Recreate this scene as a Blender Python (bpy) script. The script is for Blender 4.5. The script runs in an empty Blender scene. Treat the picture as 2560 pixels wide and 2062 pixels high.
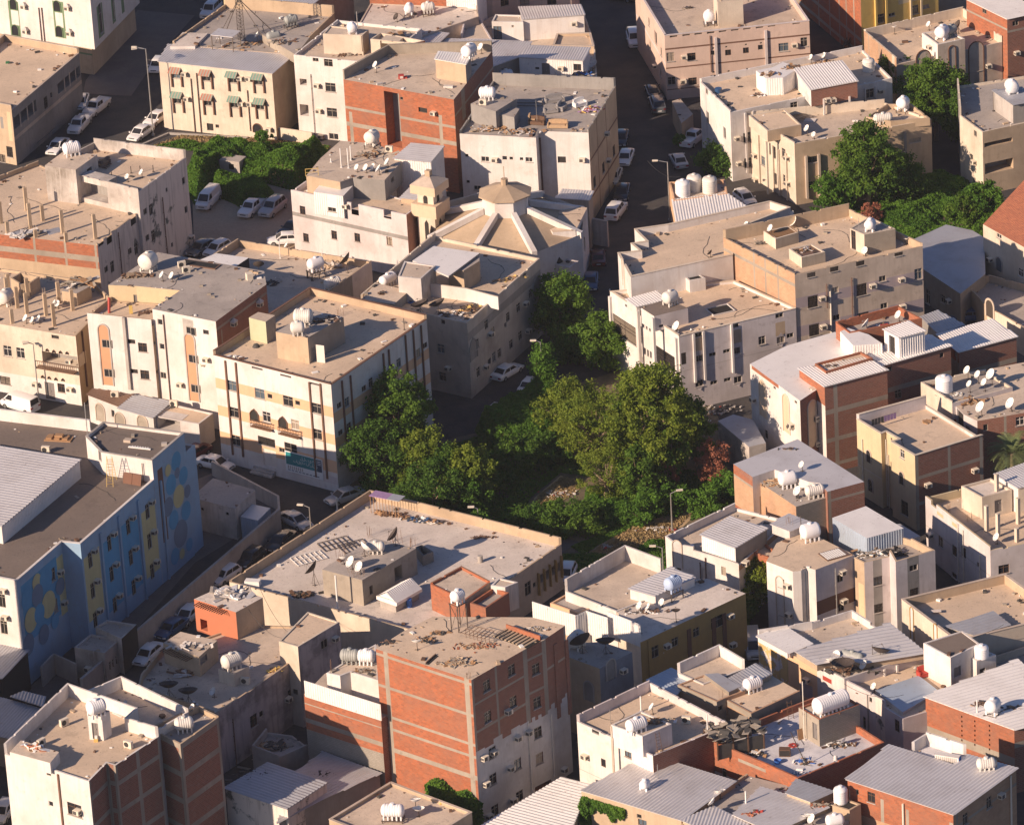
import bpy,math,random
import numpy as np
from mathutils import Vector,Matrix
R=random.Random(7)
SC=bpy.context.scene
COL=SC.collection
PI=math.pi
# ------------------------------------------------------------------ camera
CAMP=np.array([0.0,-562.0,262.0])
PITCH,ROLL,FPX=math.radians(25.064),math.radians(-3.380),13586.0
_fw=np.array([0,math.cos(PITCH),-math.sin(PITCH)]);_rt=np.array([1.0,0,0]);_up=np.cross(_rt,_fw)
_c,_s=math.cos(ROLL),math.sin(ROLL)
CR=_c*_rt+_s*_up;CU=-_s*_rt+_c*_up
cam=bpy.data.cameras.new('camera');camo=bpy.data.objects.new('camera',cam);COL.objects.link(camo)
cam.sensor_width=36;cam.lens=FPX/2560*36;cam.clip_start=10;cam.clip_end=6000
M=Matrix(((CR[0],CU[0],-_fw[0],CAMP[0]),(CR[1],CU[1],-_fw[1],CAMP[1]),(CR[2],CU[2],-_fw[2],CAMP[2]),(0,0,0,1)))
camo.matrix_world=M
SC.camera=camo
# ------------------------------------------------------------------ sky and sun
SUN_AZ,SUN_EL=34.5,24.0  # the light travels towards world angle SUN_AZ
w=bpy.data.worlds.new("World");SC.world=w;w.use_nodes=True
nt=w.node_tree;nt.nodes.clear()
sky=nt.nodes.new('ShaderNodeTexSky');sky.sky_type='NISHITA';sky.sun_disc=False
sky.sun_elevation=math.radians(SUN_EL)
sky.sun_rotation=math.radians(90-(SUN_AZ+180))
sky.air_density=1.0;sky.dust_density=1.0
bg=nt.nodes.new('ShaderNodeBackground');bg.inputs[1].default_value=0.056
ow=nt.nodes.new('ShaderNodeOutputWorld')
tn=nt.nodes.new('ShaderNodeMix');tn.data_type='RGBA';tn.blend_type='MULTIPLY';tn.inputs[0].default_value=1;tn.inputs[7].default_value=(.70,.81,1.10,1)
nt.links.new(sky.outputs[0],tn.inputs[6]);nt.links.new(tn.outputs[2],bg.inputs[0]);nt.links.new(bg.outputs[0],ow.inputs[0])
sl=bpy.data.lights.new('sun','SUN');sl.energy=5.0;sl.angle=math.radians(0.5);sl.color=(1.0,0.765,0.575)
so=bpy.data.objects.new('sun',sl);COL.objects.link(so)
_a,_e=math.radians(SUN_AZ),math.radians(SUN_EL)
so.rotation_euler=Vector((math.cos(_a)*math.cos(_e),math.sin(_a)*math.cos(_e),-math.sin(_e))).to_track_quat('-Z','Y').to_euler()
so.location=(-200,-200,200)
SC.view_settings.view_transform='Standard';SC.view_settings.look='None'
SC.view_settings.exposure=0.55;SC.view_settings.gamma=1.0;SC.view_settings.use_curve_mapping=False
# ------------------------------------------------------------------ from picture to place
K=700/2155
OX={'A':0,'B':600,'C':1200,'D':1860};OY={1:0,2:500,3:1000,4:1502}
TILE=['A1']
def px(p):
    if len(p)==3:t,x,y=p
    else:t=TILE[0];x,y=p
    return OX[t[0]]+x*K,OY[int(t[1])]+y*K
def ray(P):return _fw*FPX+CR*(P[0]-1280)-CU*(P[1]-1031)
def at(p,z=0.0):
    d=ray(px(p));t=(z-CAMP[2])/d[2];q=CAMP+d*t
    return q
def proj(q):
    v=np.array(q)-CAMP;d=v@_fw
    return 1280+FPX*(v@CR)/d,1031-FPX*(v@CU)/d
def hbase(top,base):
    G=at(base,0);d=ray(px(top));k=math.hypot(G[0]-CAMP[0],G[1]-CAMP[1])/math.hypot(d[0],d[1])
    return CAMP[2]+d[2]*k
# ------------------------------------------------------------------ materials
MATS={}
def _nodes(name):
    m=bpy.data.materials.new(name);m.use_nodes=True;t=m.node_tree;t.nodes.clear()
    o=t.nodes.new('ShaderNodeOutputMaterial');b=t.nodes.new('ShaderNodeBsdfPrincipled')
    t.links.new(b.outputs[0],o.inputs[0]);return m,t,b
def _noise(t,vec,scale,detail=4,rough=.55):
    n=t.nodes.new('ShaderNodeTexNoise');n.inputs['Scale'].default_value=scale
    n.inputs['Detail'].default_value=detail;n.inputs['Roughness'].default_value=rough
    t.links.new(vec,n.inputs['Vector']);return n.outputs[0]
def _ramp(t,f,a,b,ca=0.0,cb=1.0):
    r=t.nodes.new('ShaderNodeMapRange');t.links.new(f,r.inputs[0])
    for i,v in enumerate((a,b,ca,cb)):r.inputs[i+1].default_value=v
    return r.outputs[0]
def _mix(t,f,a,b,mode='MIX'):
    n=t.nodes.new('ShaderNodeMix');n.data_type='RGBA';n.blend_type=mode
    for s,v in((0,f),(6,a),(7,b)):
        if hasattr(v,'links')or hasattr(v,'is_linked'):t.links.new(v,n.inputs[s])
        elif s==0:n.inputs[s].default_value=v
        else:n.inputs[s].default_value=(*v[:3],1)
    return n.outputs[2]
def _pos(t,sc=(1,1,1)):
    g=t.nodes.new('ShaderNodeNewGeometry');m=t.nodes.new('ShaderNodeMapping')
    m.inputs['Scale'].default_value=sc;t.links.new(g.outputs['Position'],m.inputs['Vector']);return m.outputs[0]
def _bump(t,b,h,s=.3,d=.03):
    n=t.nodes.new('ShaderNodeBump');n.inputs['Strength'].default_value=s;n.inputs['Distance'].default_value=d
    t.links.new(h,n.inputs['Height']);t.links.new(n.outputs[0],b.inputs['Normal'])
def c3(c):return tuple(c)if len(c)==3 else tuple(c)
def plaster(name,col,stain=(.25,.2,.16),amt=.35,streak=.5,rough=.9):
    amt=min(1,amt*1.25);streak=min(1,streak*1.2)
    m,t,b=_nodes(name);p=_pos(t)
    big=_ramp(t,_noise(t,p,.22,5,.6),.42,.72)
    fine=_noise(t,p,1.7,6,.65)
    st=_ramp(t,_noise(t,_pos(t,(1.6,1.6,.12)),1.2,5,.6),.50,.74,0,streak)
    c=_mix(t,_ramp(t,fine,.3,.75,0,.22),col,tuple(x*.72 for x in col))
    mm=t.nodes.new('ShaderNodeMath');mm.operation='MULTIPLY';t.links.new(big,mm.inputs[0]);mm.inputs[1].default_value=amt
    c=_mix(t,mm.outputs[0],c,stain)
    c=_mix(t,st,c,tuple(.5*x+.5*y for x,y in zip(stain,col)))
    s2=_ramp(t,_noise(t,_pos(t,(4,4,.3)),1.1,4,.6),.54,.70,0,min(1,streak*1.1))
    c=_mix(t,s2,c,tuple(.35*x+.65*y for x,y in zip(stain,col)))
    c=_mix(t,_ramp(t,_noise(t,p,.9,7,.72),.56,.66,0,amt*1.1),c,tuple(.6*x+.4*y for x,y in zip(stain,col)))
    t.links.new(c,b.inputs['Base Color']);b.inputs['Roughness'].default_value=rough
    _bump(t,b,fine,.25,.04);MATS[name]=m
def patchy(name,col,col2,scale=.5,lo=.5,hi=.56,stain=(.2,.17,.14)):
    m,t,b=_nodes(name);p=_pos(t)
    f=_ramp(t,_noise(t,p,scale,6,.65),lo,hi)
    c=_mix(t,f,col,col2);c=_mix(t,_ramp(t,_noise(t,_pos(t,(1.5,1.5,.15)),1.3,5),.5,.75,0,.6),c,stain)
    t.links.new(c,b.inputs['Base Color']);b.inputs['Roughness'].default_value=.92
    _bump(t,b,_noise(t,p,2,6),.25,.04);MATS[name]=m
def deckm(name,col,dark,amt=.6,scale=.16):
    m,t,b=_nodes(name);p=_pos(t)
    a=_ramp(t,_noise(t,p,scale,6,.62),.42,.68,0,amt);f=_noise(t,p,2.6,6,.7)
    c=_mix(t,a,col,dark);c=_mix(t,_ramp(t,f,.4,.8,0,.35),c,tuple(x*.55 for x in col))
    c=_mix(t,_ramp(t,_noise(t,p,.7,7,.72),.55,.64,0,amt*.75),c,tuple(x*.8 for x in dark));c=_mix(t,_ramp(t,_noise(t,p,.35,6,.6),.56,.68,0,.35),c,tuple(min(.8,x*1.22)for x in col))
    sp=_ramp(t,_noise(t,p,5.5,3,.5),.64,.70,0,.6);c=_mix(t,sp,c,tuple(x*.4 for x in dark))
    t.links.new(c,b.inputs['Base Color']);b.inputs['Roughness'].default_value=.95;_bump(t,b,f,.4,.06);MATS[name]=m
def brickm(name,c1,c2,mort,bw=.40,bh=.21,blotch=(.25,.12,.08),amt=.5):
    m,t,b=_nodes(name)
    uv=t.nodes.new('ShaderNodeTexCoord');br=t.nodes.new('ShaderNodeTexBrick')
    t.links.new(uv.outputs['UV'],br.inputs['Vector']);br.inputs['Scale'].default_value=1
    br.inputs['Brick Width'].default_value=bw;br.inputs['Row Height'].default_value=bh
    br.inputs['Mortar Size'].default_value=.016;br.inputs['Mortar Smooth'].default_value=.3;br.inputs['Bias'].default_value=-.1
    br.inputs['Color1'].default_value=(*c1,1);br.inputs['Color2'].default_value=(*c2,1);br.inputs['Mortar'].default_value=(*mort,1)
    p=_pos(t);f=_ramp(t,_noise(t,p,.35,6,.65),.4,.75,0,amt)
    c=_mix(t,f,br.outputs['Color'],blotch)
    c=_mix(t,_ramp(t,_noise(t,_pos(t,(1,1,2.2)),1.5,4),.52,.8,0,.45),c,mort)
    t.links.new(c,b.inputs['Base Color']);b.inputs['Roughness'].default_value=.92
    _bump(t,b,br.outputs['Fac'],-.8,.03);MATS[name]=m
def metalm(name,col,dirt=(.22,.17,.14),amt=.5,rough=.45,met=.25):
    m,t,b=_nodes(name);p=_pos(t)
    f=_ramp(t,_noise(t,p,.3,6,.65),.45,.75,0,amt);g=_ramp(t,_noise(t,p,1.6,5,.7),.6,.74,0,.55)
    c=_mix(t,f,col,tuple(.6*x+.4*y for x,y in zip(dirt,col)));c=_mix(t,g,c,dirt)
    t.links.new(c,b.inputs['Base Color']);b.inputs['Roughness'].default_value=rough;b.inputs['Metallic'].default_value=met
    MATS[name]=m
def plain(name,col,rough=.6,met=0.0,var=.15,scale=1.5,coat=0.0,spec=.5):
    m,t,b=_nodes(name)
    c=_mix(t,_ramp(t,_noise(t,_pos(t),scale,4),.3,.8,0,var),col,tuple(x*.45 for x in col))
    t.links.new(c,b.inputs['Base Color']);b.inputs['Roughness'].default_value=rough;b.inputs['Metallic'].default_value=met
    b.inputs['Coat Weight'].default_value=coat;b.inputs['Specular IOR Level'].default_value=spec;MATS[name]=m
def leafm(name,a,bcol,trans=.3):
    m,t,b=_nodes(name);p=_pos(t)
    c=_mix(t,_ramp(t,_noise(t,p,.5,3),.35,.65),a,bcol)
    c=_mix(t,_ramp(t,_noise(t,p,3.5,2),.4,.7,0,.6),c,tuple(x*.55 for x in a))
    t.links.new(c,b.inputs['Base Color']);b.inputs['Roughness'].default_value=.7;b.inputs['Specular IOR Level'].default_value=.2
    tr=t.nodes.new('ShaderNodeBsdfTranslucent');t.links.new(c,tr.inputs[0])
    mx=t.nodes.new('ShaderNodeMixShader');mx.inputs[0].default_value=trans
    o=[n for n in t.nodes if n.type=='OUTPUT_MATERIAL'][0]
    t.links.new(b.outputs[0],mx.inputs[1]);t.links.new(tr.outputs[0],mx.inputs[2]);t.links.new(mx.outputs[0],o.inputs[0]);MATS[name]=m
plaster('white',(.70,.665,.635),(.40,.32,.26),.42,.5)
plaster('white2',(.64,.605,.58),(.34,.29,.25),.6,.75)
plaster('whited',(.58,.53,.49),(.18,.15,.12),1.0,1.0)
plaster('cream',(.66,.57,.46),(.34,.27,.20),.5,.6)
plaster('tan',(.50,.38,.26),(.25,.18,.12),.45,.5)
plaster('tanl',(.55,.455,.37),(.28,.22,.17),.6,.65)
plaster('pink',(.62,.47,.39),(.34,.25,.20),.35,.4)
plaster('pinkw',(.63,.57,.56),(.32,.27,.25),.5,.55)
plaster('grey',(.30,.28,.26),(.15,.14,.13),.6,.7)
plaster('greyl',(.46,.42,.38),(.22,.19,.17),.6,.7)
plaster('conc',(.36,.31,.25),(.18,.15,.12),.6,.6)
plaster('yellow',(.66,.47,.14),(.40,.26,.10),.3,.3)
plaster('yelb',(.60,.49,.31),(.36,.26,.16),.35,.45)
plaster('ochre',(.42,.27,.09),(.24,.15,.07),.4,.5)
plaster('peach',(.70,.44,.27),(.40,.26,.16),.25,.3)
plaster('orange',(.50,.17,.09),(.34,.16,.08),.3,.3)
plaster('brown',(.17,.085,.055),(.10,.07,.05),.3,.3)
plaster('mauve',(.40,.33,.34),(.24,.20,.20),.3,.4)
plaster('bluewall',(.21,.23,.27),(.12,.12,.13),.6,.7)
plaster('purpg',(.40,.33,.32),(.15,.13,.13),.95,.9)
plaster('scream',(.60,.54,.28),(.32,.26,.15),.25,.3)
plaster('sblue',(.10,.34,.56),(.05,.14,.24),.2,.25)
plaster('sgrey',(.17,.24,.34),(.1,.1,.12),.2,.2)
plaster('green',(.16,.24,.13),(.12,.14,.09),.3,.3)
plaster('lime',(.48,.49,.33),(.25,.28,.15),.3,.3);plaster('niche',(.60,.30,.17),(.4,.25,.15),.3,.35);plaster('lav',(.28,.44,.60),(.24,.24,.28),.35,.4);plaster('minc',(.66,.50,.35),(.4,.3,.2),.3,.3)  # lav: white-blue school paint, shade of the right-facing walls in its colour
plaster('reddoor',(.36,.05,.03),(.2,.05,.03),.3,.3)
patchy('peel',(.56,.38,.16),(.62,.56,.56),.7,.50,.54)
patchy('purpw',(.44,.38,.38),(.24,.21,.21),.3,.47,.6,(.14,.12,.12));patchy('mossy',(.64,.57,.51),(.11,.12,.11),.33,.60,.66)
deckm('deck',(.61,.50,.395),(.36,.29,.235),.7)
deckm('deckb',(.65,.505,.37),(.44,.34,.25),.6,.12)
deckm('deckw',(.68,.60,.53),(.44,.38,.33),.7)
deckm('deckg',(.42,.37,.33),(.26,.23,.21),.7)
deckm('deckbr',(.19,.15,.125),(.13,.105,.09),.5,.12)
deckm('tiles',(.66,.64,.66),(.40,.40,.44),.8,.3)
brickm('brick',(.43,.125,.052),(.27,.08,.036),(.28,.16,.10),amt=.9)
brickm('brickd',(.29,.115,.075),(.22,.09,.06),(.30,.22,.17))  # darker brick, mostly for walls turned from the sun, shade in its colour
brickm('brickt',(.50,.31,.19),(.42,.26,.15),(.46,.33,.22))
brickm('block',(.30,.27,.23),(.26,.235,.2),(.2,.18,.15),.4,.2,(.16,.14,.12))
brickm('rooftile',(.72,.26,.12),(.60,.20,.10),(.17,.06,.04),.28,.36,(.3,.12,.08),.3)
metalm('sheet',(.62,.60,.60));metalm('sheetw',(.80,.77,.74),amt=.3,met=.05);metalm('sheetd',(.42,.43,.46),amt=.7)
metalm('sheetb',(.42,.50,.60),amt=.4);metalm('rust',(.20,.12,.08),(.10,.06,.045));metalm('galv',(.45,.44,.42),met=.6)
plain('tankw',(.82,.80,.80),.45,0,.12);plain('tankb',(.42,.52,.70),.5);plain('tankg',(.35,.36,.34),.6,0,.4)
plain('dishw',(.80,.78,.74),.5);plain('dishd',(.06,.045,.038),.7);plain('steel',(.16,.13,.11),.5,.5,.4)
plain('pvc',(.72,.66,.56),.6);plain('pipeb',(.14,.075,.055),.7);plain('acw',(.72,.64,.52),.6,0,.35)
plain('acg',(.10,.09,.085),.6);plain('fan',(.04,.04,.04),.5);plain('glass',(.03,.03,.034),.25,0,.3,1.0,0,.4)
plain('glassb',(.10,.13,.16),.15);plain('curt',(.34,.28,.22),.5,0,.3);plain('dark',(.028,.024,.022),.9);plain('void',(.012,.011,.011),1)  # void: near black colour standing for the unlit inside of openings
plain('alu',(.42,.37,.31),.5,.2);plain('wframe',(.78,.72,.64),.6);plain('bars',(.07,.055,.045),.6)
plain('woodd',(.13,.07,.04),.7);plain('wood',(.38,.22,.11),.8,0,.5,3);plain('door',(.20,.18,.17),.6);plain('doorw',(.68,.62,.56),.6)
plain('tyre',(.02,.02,.02),.9);plain('rim',(.40,.40,.40),.35,.7)
plain('blue',(.03,.12,.42),.5);plain('redp',(.42,.05,.035),.6);plain('cloth',(.35,.22,.40),.9,0,.6,8);plain('tarp',(.07,.065,.06),.8,0,.5,3)
plain('sofa',(.50,.34,.20),.9,0,.5,5);plain('sofag',(.33,.31,.30),.9,0,.5,5);plain('awn',(.32,.30,.24),.6,0,.3);plain('awng',(.15,.28,.22),.6);plain('awnr',(.38,.16,.11),.7)
plain('banner',(.02,.20,.22),.5,0,.05);plain('bannerw',(.70,.72,.72),.5,0,.05);plain('bannerd',(.02,.05,.10),.5)
plain('binGreen',(.02,.16,.06),.5);plain('curb',(.36,.33,.30),.9,0,.3)
for n,c in(('carw',(.80,.78,.76)),('cars',(.42,.42,.43)),('carg',(.11,.12,.13)),('cark',(.022,.024,.03)),('carr',(.12,.018,.018)),('carb',(.03,.08,.18)),('carc',(.50,.46,.38))):
    plain(n,c,.28,0,.06,1,.8)
plain('lampred',(.30,.02,.02),.3);plain('lampw',(.70,.70,.68),.2)
leafm('leafA',(.16,.27,.035),(.085,.18,.024),.48);leafm('leafB',(.11,.21,.03),(.065,.145,.02),.46);leafm('leafY',(.26,.32,.04),(.15,.23,.03),.48)
leafm('ivy',(.13,.26,.03),(.07,.17,.02),.4);leafm('dry',(.46,.19,.12),(.34,.13,.08));leafm('drygr',(.46,.33,.17),(.34,.26,.12));leafm('palm',(.28,.34,.15),(.2,.26,.1),.4)
plain('tankc',(.72,.68,.62),.6,0,.35);plain('bark',(.30,.22,.15),.95,0,.5,4);plain('soil',(.14,.10,.065),.95,0,.5,1.2)
def ground_mat(name,a,bcol,sc,dark,hi=.7):
    m,t,b=_nodes(name);p=_pos(t)
    c=_mix(t,_ramp(t,_noise(t,p,sc,6,.65),.4,hi),a,bcol);f=_noise(t,p,3,6,.7)
    c=_mix(t,_ramp(t,f,.45,.8,0,.5),c,dark);t.links.new(c,b.inputs['Base Color']);b.inputs['Roughness'].default_value=.95
    _bump(t,b,f,.5,.08);MATS[name]=m
ground_mat('asphalt',(.036,.034,.038),(.078,.068,.060),.22,(.020,.020,.024))
ground_mat('sand',(.44,.33,.23),(.34,.25,.18),.12,(.20,.15,.10))
ground_mat('scrub',(.10,.085,.05),(.22,.16,.10),.25,(.035,.035,.02))
ground_mat('pave',(.12,.10,.095),(.16,.135,.12),.3,(.07,.06,.06))
ground_mat('dryground',(.50,.35,.20),(.36,.26,.15),.5,(.16,.13,.07))
# ------------------------------------------------------------------ mesh helpers
class MB:
    def __init__(s):s.v=[];s.f=[];s.m=[];s.uv=[]
    def face(s,pts,mi=0,uv=None):
        n=len(s.v);s.v.extend([tuple(map(float,p))for p in pts]);s.f.append(tuple(range(n,n+len(pts))));s.m.append(mi)
        s.uv.extend(uv if uv is not None else[(p[0]+p[1]*.3,p[2])for p in pts])
    def box(s,x0,x1,y0,y1,z0,z1,mi=0,T=None,skip=''):
        c=[(x0,y0,z0),(x1,y0,z0),(x1,y1,z0),(x0,y1,z0),(x0,y0,z1),(x1,y0,z1),(x1,y1,z1),(x0,y1,z1)]
        if T is not None:c=[tuple(T@Vector(p))for p in c]
        for k,q in(('b',(3,2,1,0)),('t',(4,5,6,7)),('f',(0,1,5,4)),('r',(1,2,6,5)),('k',(2,3,7,6)),('l',(3,0,4,7))):
            if k not in skip:s.face([c[i]for i in q],mi)
    def prism(s,poly,z0,z1,mi=0,top=True,bot=False,mt=None):
        n=len(poly)
        for i in range(n):
            a,b=poly[i],poly[(i+1)%n];L=math.hypot(b[0]-a[0],b[1]-a[1])
            s.face([(a[0],a[1],z0),(b[0],b[1],z0),(b[0],b[1],z1),(a[0],a[1],z1)],mi,[(0,z0),(L,z0),(L,z1),(0,z1)])
        if top:s.face([(p[0],p[1],z1)for p in poly],mi if mt is None else mt)
        if bot:s.face([(p[0],p[1],z0)for p in reversed(poly)],mi)
    def tube(s,a,b,r,n=6,mi=0,r2=None,cap=True):
        a,b=Vector(a),Vector(b);d=(b-a).normalized();r2=r if r2 is None else r2
        u=d.orthogonal().normalized();v=d.cross(u)
        A=[a+(u*math.cos(2*PI*i/n)+v*math.sin(2*PI*i/n))*r for i in range(n)]
        B=[b+(u*math.cos(2*PI*i/n)+v*math.sin(2*PI*i/n))*r2 for i in range(n)]
        for i in range(n):j=(i+1)%n;s.face([A[i],A[j],B[j],B[i]],mi)
        if cap:s.face(B,mi);s.face(A[::-1],mi)
    def lathe(s,prof,n=20,mi=0,T=None,closed=True):
        rings=[]
        for r,z in prof:
            ring=[Vector((r*math.cos(2*PI*i/n),r*math.sin(2*PI*i/n),z))for i in range(n)]
            if T is not None:ring=[T@q for q in ring]
            rings.append(ring)
        for a,b in zip(rings[:-1],rings[1:]):
            for i in range(n):j=(i+1)%n;s.face([a[i],a[j],b[j],b[i]],mi)
        if closed:s.face(rings[0][::-1],mi);s.face(rings[-1],mi)
    def mesh(s,name,mats,smooth=False,merge=False):
        me=bpy.data.meshes.new(name);me.from_pydata(s.v,[],s.f)
        for m in mats:me.materials.append(MATS[m])
        me.polygons.foreach_set('material_index',s.m)
        ul=me.uv_layers.new(name='UVMap');ul.data.foreach_set('uv',[c for p in s.uv for c in p])
        if merge:
            import bmesh
            bm=bmesh.new();bm.from_mesh(me);bmesh.ops.remove_doubles(bm,verts=bm.verts,dist=1e-4);bm.to_mesh(me);bm.free()
        if smooth:
            me.polygons.foreach_set('use_smooth',[True]*len(me.polygons))
            try:me.set_sharp_from_angle(angle=math.radians(40))
            except Exception:pass
        me.update();return me
def link(name,data,parent=None,loc=(0,0,0),rz=0.0):
    o=bpy.data.objects.new(name,data);COL.objects.link(o);o.location=loc;o.rotation_euler=(0,0,rz)
    if parent is not None:o.parent=parent
    return o
def tag(o,label=None,cat=None,group=None,kind=None):
    for k,v in(('label',label),('category',cat),('group',group),('kind',kind)):
        if v:o[k]=v
    return o
CACHE={}
def cached(key,fn):
    if key not in CACHE:CACHE[key]=fn()
    return CACHE[key]
# ------------------------------------------------------------------ buildings
BL={};VOLS=[]
class Bld:pass
def bld(key,name,label,cat,short,group=None):
    b=Bld();b.key=key;b.name=name;b.label=label;b.cat=cat;b.short=short;b.group=group;b.vols=[];b.root=None;b.feats=[];BL[key]=b;return b
def vol(key,pts,h=None,base=None,ph=.9,walls='white',roof='deck',z0=0.0,miss=None,cope=None,metal=None,over=.15,bi=1,rel=None,mdir=None,solid=True,dz=0.0):
    """pts: picture points of the roof outline at height h, ordered left, front, right, back"""
    if rel is not None:h=rel[0]+rel[1]
    if h is None:h=hbase(pts[bi],base)
    P=[at(p,h)[:2]for p in pts]
    if len(P)==3:
        if miss=='C':P=[P[0],P[0]+P[1]-P[2],P[1],P[2]]  # given left, right, back
        elif miss=='R':P=[P[1],P[2],P[2]+P[0]-P[1],P[0]]  # given back, left, front
        else:P=[P[0],P[1],P[2],P[0]+P[2]-P[1]]
    A=sum(P[i][0]*P[(i+1)%len(P)][1]-P[(i+1)%len(P)][0]*P[i][1]for i in range(len(P)))
    if A<0:P=P[::-1]
    n=len(P);v=Bld();v.P=P;v.n=n;v.h=h;v.z0=z0
    v.ph=list(ph)if isinstance(ph,(list,tuple))else[ph]*n
    while len(v.ph)<n:v.ph.append(v.ph[-1])
    ref=v.ph[0]if v.ph[0]>=0 else 0
    v.deck=h-ref;v.top=[v.deck+x for x in v.ph]
    v.walls=[walls]*n if isinstance(walls,str)else(list(walls)+[walls[-1]]*n)[:n]
    v.roof=roof;v.cope=cope;v.metal=metal;v.over=over;v.mdir=mdir;v.b=BL[key];v.holes=[[]for _ in range(n)];v.zones=[[]for _ in range(n)];v.prof=[[]for _ in range(n)]
    BL[key].vols.append(v);VOLS.append(v);v.z0=z0;return v
def inpoly(P,x,y):
    c=False;n=len(P)
    for i in range(n):
        a,b=P[i],P[(i+1)%n]
        if(a[1]>y)!=(b[1]>y)and x<(b[0]-a[0])*(y-a[1])/(b[1]-a[1])+a[0]:c=not c
    return c
def pick(p,wall=None,host=None):
    """first surface the picture point meets: a facade, a roof deck or the ground"""
    d=ray(px(p));best=(-CAMP[2]/d[2],None,None,'g')
    for v in VOLS:
        if host and v.b.key!=host:continue
        if wall is not True:
            t=(v.deck-CAMP[2])/d[2];q=CAMP+d*t
            if t<best[0]and inpoly(v.P,q[0],q[1]):best=(t,v,None,'d')
        if wall is not False:
            for i in range(v.n):
                a=v.P[i];b=v.P[(i+1)%v.n];e=b-a;L=math.hypot(*e);nx,ny=e[1]/L,-e[0]/L
                dn=d[0]*nx+d[1]*ny
                if dn>=0:continue
                t=((a[0]-CAMP[0])*nx+(a[1]-CAMP[1])*ny)/dn
                if t<=0 or t>=best[0]:continue
                q=CAMP+d*t;u=((q[0]-a[0])*e[0]+(q[1]-a[1])*e[1])/L
                if 0<=u<=L and v.z0<=q[2]<=v.top[i]+.02:best=(t,v,i,'w')
    t,v,i,k=best;q=CAMP+d*t;u=0
    if k=='w':
        a=v.P[i];e=v.P[(i+1)%v.n]-a;L=math.hypot(*e);u=((q[0]-a[0])*e[0]+(q[1]-a[1])*e[1])/L
    return k,v,i,q,u
MISS=[]
def wallpick(p,host=None):
    k,v,i,q,u=pick(p,host=host)
    if k!='w':
        k,v,i,q,u=pick(p,wall=True,host=host)
        MISS.append((TILE[0],p,v.b.key if v else None))
        if k!='w':return None
    return v,i,q[2],u
def efr(v,i):
    a=v.P[i];b=v.P[(i+1)%v.n];e=b-a;L=math.hypot(*e);return a,e/L,L,math.atan2(e[1],e[0])
WINS=[]
def win(w,h,*pts,kind='w',host=None,z=None):
    w*=1.1;h*=1.12
    for p in pts:
        r=wallpick(p,host)
        if not r:continue
        v,i,zz,u=r;a,e,L,ang=efr(v,i)
        u0,u1=max(.08,u-w/2),min(L-.08,u+w/2);z0,z1=max(v.z0+.05,zz-h/2),min(v.top[i]-.1,zz+h/2)
        if u1-u0<.15 or z1-z0<.15:continue
        if any(not(u1<q[0]or u0>q[1]or z1<q[2]or z0>q[3])for q in v.holes[i]):continue
        v.holes[i].append((u0,u1,z0,z1,kind))
        WINS.append((v,i,u0,u1,z0,z1,kind))
def zone(mat,p0,p1=None,host=None,full=None,t=None):
    """a painted or cast field in a facade. full='u': whole width, band height t; full='z': whole height, width t"""
    r=wallpick(p0,host)
    if not r:return
    v,i,z,u=r;L=efr(v,i)[2]
    if full=='u':v.zones[i].append((0,L,z-t/2,z+t/2,mat));return
    if full=='z':v.zones[i].append((u-t/2,u+t/2,v.z0,v.top[i],mat));return
    d=ray(px(p1));a,e,L,ang=efr(v,i);nx,ny=e[1],-e[0]
    tt=((a[0]-CAMP[0])*nx+(a[1]-CAMP[1])*ny)/(d[0]*nx+d[1]*ny);q=CAMP+d*tt;u2=(q[0]-a[0])*e[0]+(q[1]-a[1])*e[1]
    v.zones[i].append((min(u,u2),max(u,u2),min(z,q[2]),max(z,q[2]),mat))
def notch(*prs,host=None):
    """gaps in a parapet: (left x, right x, y at the bottom of the gap)"""
    for x0,x1,y in prs:
        r=wallpick((x0,y+4),host);r2=wallpick((x1,y+4),host)
        if r and r2 and r[0]is r2[0]and r[1]==r2[1]:
            v,i=r[0],r[1];v.prof[i].append((min(r[3],r2[3]),max(r[3],r2[3]),r[2]))
def frame(v,i,us,zs,wu=.3,wz=.28,mat='conc'):
    L=efr(v,i)[2]
    for u in us:v.zones[i].append((u*L-wu/2,u*L+wu/2,v.z0,v.top[i],mat))
    for z in zs:v.zones[i].append((0,L,z-wz/2,z+wz/2,mat))
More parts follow.
